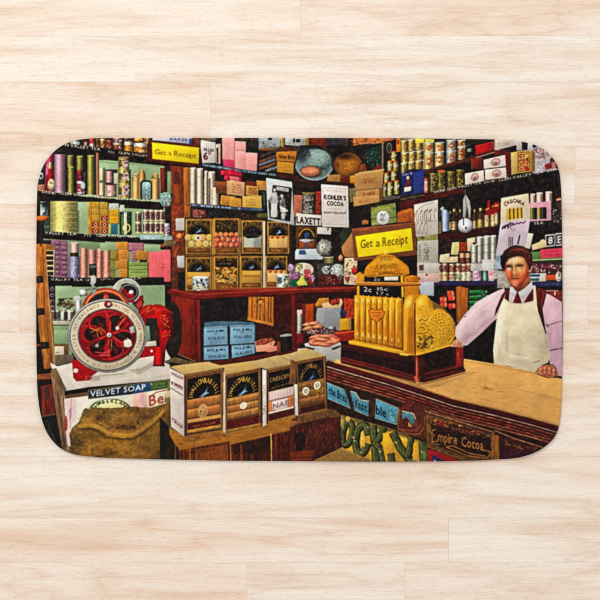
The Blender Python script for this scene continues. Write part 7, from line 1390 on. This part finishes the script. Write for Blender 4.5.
def front_box(key, q, label, kind):
    P(key, 'printed_biscuit_box', label)
    F(q, (112, 72, 42), n=.18); BQ(q, 0, 0, .06, 1, (96, 54, 34), nf='v', n=.2); BQ(q, .94, 0, 1, 1, (128, 90, 48), nf='v', n=.2)
    BQ(q, .07, .06, .93, .41, (24, 20, 22), n=.15)
    if kind in 'ABD':
        FQ(q, epts(.5, .41, .29, .24, 0, 180, 360, 20), (18, 18, 24), n=.08)
        s = "SWALLOW&ARIELL"; c = (190, 146, 60) if kind != 'D' else (150, 110, 56)
        for i, ch in enumerate(s):
            a = math.radians(172 - i * 164 / (len(s) - 1)); cu, cw = .5 + .345 * math.cos(a), .405 - .275 * math.sin(a)
            t, l, r = glyph_tris(ch, .035); kx = .128; tris = []
            ux, uy = math.sin(a), math.cos(a) * .75
            for tri in t:
                tt = []
                for px, py in tri:
                    dx, dy = (px - (l + r) / 2) * kx * .85, (py - .35) * kx * .95
                    tt.append(Q(q, cu + dx * math.sin(a) + dy * math.cos(a) * 1.1, cw + dx * math.cos(a) * .62 - dy * math.sin(a)))
                tris.append(tt)
            blit(tris, c, 1.0, .15)
        bird(q, .5, .34, .15, (92, 136, 178) if kind != 'D' else (40, 84, 140))
    if kind == 'A':
        BQ(q, .07, .41, .93, .8, (120, 74, 34)); package_rows(q, 2, 2, .41, .72, (176, 116, 62)); BQ(q, .08, .73, .93, .79, (206, 154, 88), n=.15)
        BQ(q, .07, .79, .93, .9, (92, 26, 30), n=.2); SC([Q(q, .09, .83), Q(q, .92, .83), Q(q, .92, .93), Q(q, .09, .93)], (206, 150, 60), 1, 9, .8); BQ(q, .07, .9, .93, .95, (190, 140, 60), n=.25)
        EQ(q, .47, .63, .13, .12, (196, 150, 92)); SP([Q(q, .38, .56), Q(q, .56, .56), Q(q, .56, .7), Q(q, .38, .7)], ((226, 206, 176), (90, 56, 44), (150, 100, 70)), 26, 1.5, 4)
    if kind == 'B':
        BQ(q, .07, .41, .93, .8, (120, 78, 36)); package_rows(q, 3, 2, .42, .78, (174, 120, 64)); EQ(q, .52, .585, .1, .06, (232, 222, 204)); SP([Q(q, .46, .56), Q(q, .58, .56), Q(q, .58, .61), Q(q, .46, .61)], ((190, 150, 120), (240, 236, 226)), 8, 1.2, 3)
        BQ(q, .03, .8, .97, .93, (92, 22, 28), n=.2); SC([Q(q, .15, .83), Q(q, .85, .83), Q(q, .85, .91), Q(q, .15, .91)], (140, 70, 50), 1, 7, .6, .6); BQ(q, .03, .94, .97, .98, (160, 116, 54), n=.3)
    if kind == 'C':
        TX("CRESCENT", *Q(q, .1, .24), *Q(q, .92, .22), 17, (182, 140, 66), .015); TX("ASSORTED", *Q(q, .16, .37), *Q(q, .9, .35), 8, (160, 126, 66), .01)
        BQ(q, .08, .41, .92, .82, (212, 186, 184), n=.06); 
        for k in range(9): L([Q(q, .1 + k * .1, .43), Q(q, .1 + k * .1, .56)], 2.5, (176, 150, 176), al=.8)
        BQ(q, .08, .57, .92, .6, (150, 100, 90), al=.8); BQ(q, .08, .6, .3, .78, (206, 130, 76)); BQ(q, .7, .6, .92, .78, (206, 126, 70)); BQ(q, .2, .6, .72, .76, (222, 206, 206)); TX("NABS", *Q(q, .22, .745), *Q(q, .9, .73), 22, (130, 96, 104), .02, al=.85)
        BQ(q, .08, .79, .92, .82, (232, 218, 206)); BQ(q, .05, .83, .97, .94, (88, 24, 30), n=.2); BQ(q, .05, .95, .97, .99, (170, 120, 54), n=.3)
    if kind == 'D':
        BQ(q, .07, .41, .93, .86, (124, 78, 36)); package_rows(q, 3, 3, .43, .84, (146, 98, 48)); SP([Q(q, .1, .45), Q(q, .9, .45), Q(q, .9, .84), Q(q, .1, .84)], ((206, 150, 66), (110, 66, 30)), 50, 2, 6)
        for u, v in ((.3, .58), (.69, .52)): EQ(q, u, v, .12, .075, (228, 224, 206), n=.05); EQ(q, u, v, .065, .04, (150, 150, 110)); EQ(q, u + .01, v, .03, .02, (206, 200, 170))
        BQ(q, .05, .87, .95, .97, (70, 30, 26), n=.25)
    for a, b, c in (((0, 0), (1, 0), (184, 138, 70)), ((.06, .41), (.94, .41), (190, 146, 76)), ((.0, 1), (1, 1), (176, 128, 60))): L([Q(q, *a), Q(q, *b)], 3, c, al=.8)
    L([Q(q, .065, .06), Q(q, .065, .95)], 2.2, (176, 130, 70), al=.8); L([Q(q, .935, .06), Q(q, .935, .95)], 2.2, (176, 130, 70), al=.8); L([q[1], q[2]], 3, (40, 26, 18), al=.8)
front_box('fa', qa, 'leftmost front biscuit box with a blue swallow and two rows of rolls', 'A')
P('fa', sub='end', name='box_end'); F([(42, 120), (105, 152), (106, 416), (46, 372)], (218, 206, 200), n=.06)
TX("SWALLOW", 48, 148, 100, 172, 13, (126, 60, 66), .02, up=(.02, -1)); TX("& ARIELL", 48, 190, 98, 214, 15, (126, 60, 66), .02); L([(46, 205), (98, 238)], 2.5, (126, 50, 60)); L([(46, 178), (98, 205)], 2.5, (126, 50, 60)); SC([(50, 220), (100, 250), (100, 330), (50, 300)], (180, 150, 150), 5, 5, .3, .6); TX("CRISP", 50, 344, 98, 384, 11, (120, 60, 70), .02); L([(48, 330), (100, 368)], 2, (126, 60, 66), al=.7); L([(104, 152), (106, 416)], 3, (120, 70, 50))
front_box('fb', qb, 'front biscuit box with a blue swallow and a white heart badge', 'B')
P('fb'); F([(272, 130), (280, 150), (282, 402), (270, 392)], (206, 192, 164), n=.1)
front_box('fc', qc, 'front biscuit box with pale lilac packets and a white side edge', 'C')
P('fc'); F([(438, 124), (456, 130), (456, 364), (440, 372)], (226, 214, 202), n=.06); SC([(441, 250), (454, 250), (454, 320), (441, 320)], (80, 50, 50), 5, 1.5, .6); SC([(441, 190), (454, 190), (454, 240), (441, 240)], (150, 60, 60), 3, 1.5, .6)
T(290, 340, 140 / 600)
front_box('fd', [(22, 92), (152, 68), (160, 296), (36, 324)], 'rightmost front biscuit box with two round white badges', 'D')
P('fd'); F([(18, 188), (32, 190), (36, 326), (22, 322)], (222, 216, 212), n=.05); F([(2, 80), (22, 92), (20, 190), (-4, 190)], (130, 88, 46), n=.2)
# ------------------------------------------------------------------ soften the paint to the sharpness of a dye print
def blur(a, sig, ax):
    r = max(1, int(sig * 2.5)); k = np.exp(-0.5 * (np.arange(-r, r + 1) / sig) ** 2); k /= k.sum()
    p = [(0, 0)] * 3; p[ax] = (r, r); b = np.pad(a, p, mode='edge'); out = np.zeros_like(a)
    for i, w in enumerate(k):
        s = [slice(None)] * 3; s[ax] = slice(i, i + a.shape[ax]); out += w * b[tuple(s)]
    return out
def lum(a): return (a @ np.array([0.3, 0.55, 0.15], np.float32))[..., None]
soft = blur(blur(cv, SS * 0.26, 0), SS * 0.26, 1)
l0 = lum(soft)
l1 = blur(blur(l0, SS * 0.9, 0), SS * 0.9, 1)
l2 = blur(blur(l0, SS * 4.0, 0), SS * 4.0, 1)
edges = np.clip((np.abs(l0 - l1) - 4) / 34, 0, 1)
fa, fb = NF['f'][..., None], NF['m'][..., None]
fa2, fb2 = fa[::-1, ::-1], fb[:, ::-1]
soft = soft * (1 - edges * np.clip(0.05 + 0.12 * fb2, 0, 0.3))                 # contact shadows of the pictured things painted in along their outlines
gain = np.clip((l0 + 12 + 0.20 * (l0 - l2) + 0.22 * (l0 - l1)) / (l0 + 12), 0.55, 1.5)
soft = soft * gain                                                              # crisp local contrast of the source picture
soft = soft * (1 + (0.02 * fa2 + 0.025 * fb) * np.clip(1.6 - l0 / 140, .3, 1.4) + 0.06 * NF['g'][::-1][..., None])
soft = soft + np.stack([NF['m'][::-1], NF['m'][:, ::-1], NF['g'][:, ::-1]], -1) * (0.014 * l0 + 1.5)   # slight uneven colour
dark = np.clip((70 - l0) / 60, 0, 1)
soft = soft + dark * np.clip(NF['m'][:, ::-1][..., None] * .8 + NF['f'][..., None] * .5 + .15, 0, 1) * np.array([62, 34, 18], np.float32) * np.linspace(1.1, .55, PH * SS)[:, None, None]   # warm brown clutter in the dark gaps
grit = field(.6, .6)[..., None]
soft = soft * (1 + grit * (0.01 + 0.035 * np.clip(np.abs(l0 - l2) / 40, 0, 1)))
ll = lum(soft); warm = np.clip((soft[..., :1] - soft[..., 1:2] - 10) / 55, 0, 1)
vivid = np.isin(idb, [keys[k] for k in keys if k[1] == 'face' or k[0] == 'till'])[..., None]
soft = ll + np.where(vivid, 1.0, 0.78 + 0.24 * warm) * (soft - ll)
soft = soft + 0.35 * (soft - blur(blur(soft, SS * .75, 0), SS * .75, 1))
soft = soft * np.array([1.02, 1.0, 0.955], np.float32)
soft = soft + 5 * np.sin((np.clip(soft, 0, 255) / 255 - .5) * 2 * np.pi)        # film-like contrast
soft = 255 * np.power(np.clip(soft / 255, 0, 1), 1.07)
soft = blur(blur(np.clip(soft, 5, 245).astype(np.float32), SS * 0.33, 0), SS * 0.33, 1)

# ------------------------------------------------------------------ the mat itself: printed pile, bound rim, backing
G = 2                                                        # pile cells per picture unit
THICK = 0.0075
KZ = 1 - THICK / CAM_H                                       # the raised top is nearer the camera
outline = [(91, 138.2), (76, 140.2), (64, 144.3), (52.6, 152.6), (43.4, 165), (38.6, 178), (36.9, 193), (36.3, 220), (36.0, 260), (35.9, 300), (36.1, 350), (36.8, 385), (37.6, 396),
           (39.3, 409), (42, 421), (47.2, 433.5), (55.2, 444), (64, 450.6), (74.7, 454.6), (87.5, 456.5), (106, 457.9), (140, 459.1), (180, 460), (230, 460.9), (300, 461.4), (370, 461.8), (430, 461.6), (470, 460.9), (495, 459.8),
           (518, 457.9), (536, 452.3), (548.7, 444), (555.8, 435.5), (559.4, 425), (561.3, 408), (562.2, 380), (562.7, 340), (562.8, 300), (562.6, 260), (562.2, 225), (561.2, 188), (559.3, 171), (554.8, 160.5), (546.3, 151), (534.7, 144.6), (518, 141),
           (495, 139.3), (450, 138.6), (380, 138), (300, 137.8), (220, 137.7), (150, 137.8), (115, 137.9)]
def smooth_closed(pts, n):
    p = np.array(pts, float); out = []
    P0, P1, P2, P3 = np.roll(p, 1, 0), p, np.roll(p, -1, 0), np.roll(p, -2, 0)
    d1 = np.linalg.norm(P2 - P1, axis=1)
    for i in range(len(p)):
        m = max(2, int(d1[i] * 2))
        tt = np.arange(m)[:, None] / m
        # Catmull-Rom with chord scaled tangents
        c0 = np.linalg.norm(P1[i] - P0[i]); c1 = d1[i]; c2 = np.linalg.norm(P3[i] - P2[i])
        t1 = (P2[i] - P0[i]) / (c0 + c1) * c1; t2 = (P3[i] - P1[i]) / (c1 + c2) * c1
        out.append((2 * tt ** 3 - 3 * tt ** 2 + 1) * P1[i] + (tt ** 3 - 2 * tt ** 2 + tt) * t1 + (-2 * tt ** 3 + 3 * tt ** 2) * P2[i] + (tt ** 3 - tt ** 2) * t2)
    return np.concatenate(out)
rim_pts = smooth_closed(outline, 0)
nxt, prv = np.roll(rim_pts, -1, 0), np.roll(rim_pts, 1, 0)
tan = nxt - prv; tan /= np.linalg.norm(tan, axis=1)[:, None]
nrm = np.stack([-tan[:, 1], tan[:, 0]], 1)
ctr = np.array([300, 300.0])
if ((ctr - rim_pts) * nrm).sum(1).mean() < 0: nrm = -nrm      # inward
# smooth the normals along the rim
for _ in range(6): nrm = (np.roll(nrm, 1, 0) + 2 * nrm + np.roll(nrm, -1, 0)); nrm /= np.linalg.norm(nrm, axis=1)[:, None]

nx, ny = PW * G + 1, PH * G + 1
gx = OX + np.arange(nx) / G; gy = OY + np.arange(ny) / G
XX, YY = np.meshgrid(gx, gy)
dist = np.full(XX.shape, 1e9)
pts_f = XX.ravel(), YY.ravel()
# inside test and distance to the rim
sub = rim_pts[::2]
inside = np.zeros(XX.shape, bool)
lp = [tuple(p) for p in sub]
for (ax, ay), (bx, by) in zip(lp, lp[1:] + lp[:1]):
    if ay == by: continue
    lo, hi = (ay, by) if ay < by else (by, ay)
    i0, i1 = np.searchsorted(gy, lo), np.searchsorted(gy, hi)
    if i1 > i0:
        xc = ax + (gy[i0:i1] - ay) * (bx - ax) / (by - ay)
        inside[i0:i1] ^= gx[None, :] > xc[:, None]
for (px, py) in lp:                                          # local distance stamps, 12 units round each rim point
    i0, i1 = np.searchsorted(gy, py - 12), np.searchsorted(gy, py + 12); j0, j1 = np.searchsorted(gx, px - 12), np.searchsorted(gx, px + 12)
    d = np.hypot(XX[i0:i1, j0:j1] - px, YY[i0:i1, j0:j1] - py); dist[i0:i1, j0:j1] = np.minimum(dist[i0:i1, j0:j1], d)
dist = np.where(inside, np.minimum(dist, 12), -1)

def profile(d):
    """height of the mat top at d units from its edge: rolled edge and a sewn groove"""
    r = 2.6
    d = np.asarray(d, float)
    edge_ = np.sqrt(np.clip(1 - ((r - np.clip(d, 0, r)) / r) ** 2, 0, 1))
    z = THICK * (0.45 + 0.55 * edge_)
    z -= 0.0005 * np.exp(-((d - 6.2) / 0.8) ** 2)
    return z
def sample(x, y):
    u = np.clip((x - OX) * SS - 0.5, 0, PW * SS - 1.001); v = np.clip((y - OY) * SS - 0.5, 0, PH * SS - 1.001)
    i, j = v.astype(int), u.astype(int); fv, fu = (v - i)[..., None], (u - j)[..., None]
    return (soft[i, j] * (1 - fu) + soft[i, j + 1] * fu) * (1 - fv) + (soft[i + 1, j] * (1 - fu) + soft[i + 1, j + 1] * fu) * fv
vx = (XX - 300) * U * KZ; vy = (300 - YY) * U * KZ
waves = 0.00022 * np.sin(XX / 37 + 1) * np.sin(YY / 29)
vz = profile(dist) + waves * np.clip(dist / 12, 0, 1)
gcol = lin(sample(XX, YY))

pile, nt, bsdf = new_mat("printed_pile")
N, Lk = nt.nodes, nt.links
at = N.new('ShaderNodeAttribute'); at.attribute_name = "print"
geo = N.new('ShaderNodeNewGeometry')
nz = N.new('ShaderNodeTexNoise'); nz.inputs['Scale'].default_value = 900; nz.inputs['Detail'].default_value = 2
Lk.new(geo.outputs['Position'], nz.inputs['Vector'])
nz2 = N.new('ShaderNodeTexNoise'); nz2.inputs['Scale'].default_value = 330; nz2.inputs['Detail'].default_value = 3
Lk.new(geo.outputs['Position'], nz2.inputs['Vector'])
mr = N.new('ShaderNodeMapRange'); mr.inputs['To Min'].default_value = 0.985; mr.inputs['To Max'].default_value = 1.012
mr.inputs['From Min'].default_value = 0.25; mr.inputs['From Max'].default_value = 0.75
Lk.new(nz2.outputs['Fac'], mr.inputs['Value'])
vm = N.new('ShaderNodeVectorMath'); vm.operation = 'SCALE'; Lk.new(at.outputs['Color'], vm.inputs[0]); Lk.new(mr.outputs[0], vm.inputs['Scale'])
Lk.new(vm.outputs[0], bsdf.inputs['Base Color'])
bsdf.inputs['Roughness'].default_value = 0.85; bsdf.inputs['Specular IOR Level'].default_value = 0.12
bp = N.new('ShaderNodeBump'); bp.inputs['Strength'].default_value = 0.045; bp.inputs['Distance'].default_value = 0.0006
Lk.new(nz.outputs['Fac'], bp.inputs['Height']); Lk.new(bp.outputs[0], bsdf.inputs['Normal'])

mat_root = bpy.data.objects.new("bath_mat", None); scene.collection.objects.link(mat_root)
mat_root["label"] = "rounded rectangular bath mat printed with an old grocery shop, lying on pale boards"
mat_root["category"] = "bath mat"

# one piece of pile per printed motif
keep = dist >= 1.7
cell = keep[:-1, :-1] & keep[1:, :-1] & keep[:-1, 1:] & keep[1:, 1:]
step = SS // G
cid = idb[step // 2::step, step // 2::step][:ny - 1, :nx - 1]
iy_, ix_ = np.nonzero(cell)
ids = cid[iy_, ix_]
counts = np.bincount(ids, minlength=len(motifs))
# slivers of a motif fall back to the motif they belong to, or to the shop interior
remap = np.arange(len(motifs))
for k in range(len(motifs)):
    if counts[k] < 24: remap[k] = motifs[k][2] if motifs[k][2] is not None else 0
ids = remap[remap[ids]]
made = {}
def build(k, parent):
    sel = ids == k
    if not sel.any():
        return None
    a = iy_[sel] * nx + ix_[sel]
    faces = np.stack([a + nx, a + nx + 1, a + 1, a], 1)
    used, inv = np.unique(faces.ravel(), return_inverse=True)
    faces = inv.reshape(-1, 4)
    vv = np.stack([vx.ravel()[used], vy.ravel()[used], vz.ravel()[used]], 1)
    return mesh_object(motifs[k][0], vv, faces, pile, parent, cols=gcol.reshape(-1, 3)[used])
for k, (name, label, par) in enumerate(motifs):
    if par is None:
        o = build(k, mat_root)
        if o is not None:
            made[k] = o
            if label: o["label"] = label
for k, (name, label, par) in enumerate(motifs):
    if par is not None:
        o = build(k, made.get(par, mat_root))
        if o is not None and label: o["label"] = label

# rolled rim that carries the print over the edge
rings = [(2.7, -0.00012), (2.2, -0.0001), (1.7, 0), (1.2, 0), (0.8, 0), (0.45, 0), (0.2, 0), (0.05, 0), (0.0, 0)]
rv, rc = [], []
for d, dz in rings:
    p = rim_pts + nrm * d
    rv.append(np.stack([(p[:, 0] - 300) * U * KZ, (300 - p[:, 1]) * U * KZ, profile(np.full(len(p), d)) + dz], 1))
    q = rim_pts + nrm * max(d, 0.35); rc.append(lin(sample(q[:, 0], q[:, 1])))
for z in (THICK * 0.3, THICK * 0.16):
    rv.append(np.stack([(rim_pts[:, 0] - 300) * U * KZ, (300 - rim_pts[:, 1]) * U * KZ, np.full(len(rim_pts), z)], 1)); rc.append(rc[-1])
m = len(rim_pts); nr = len(rv)
ii = np.arange(m); jj = (ii + 1) % m
rf = np.concatenate([np.stack([r * m + ii, r * m + jj, (r + 1) * m + jj, (r + 1) * m + ii], 1) for r in range(nr - 1)])
mesh_object("rolled_rim", np.concatenate(rv), rf, pile, mat_root, cols=np.concatenate(rc))

# non-slip backing sheet
back, nt, bsdf = new_mat("grey_backing")
bsdf.inputs['Base Color'].default_value = (0.11, 0.105, 0.10, 1); bsdf.inputs['Roughness'].default_value = 0.8
tn = nt.nodes.new('ShaderNodeTexNoise'); tn.inputs['Scale'].default_value = 500
b2 = nt.nodes.new('ShaderNodeBump'); b2.inputs['Strength'].default_value = 0.3; b2.inputs['Distance'].default_value = 0.0005
nt.links.new(tn.outputs['Fac'], b2.inputs['Height']); nt.links.new(b2.outputs[0], bsdf.inputs['Normal'])
bv = []
for d, z in ((0.5, THICK * 0.17), (0.15, THICK * 0.12), (0.2, 0.0002), (8, 0.0002)):
    p = rim_pts + nrm * d
    bv.append(np.stack([(p[:, 0] - 300) * U * KZ, (300 - p[:, 1]) * U * KZ, np.full(len(p), z)], 1))
bf = np.concatenate([np.stack([r * m + ii, r * m + jj, (r + 1) * m + jj, (r + 1) * m + ii], 1) for r in range(3)])
mesh_object("backing", np.concatenate(bv), bf, back, mat_root)
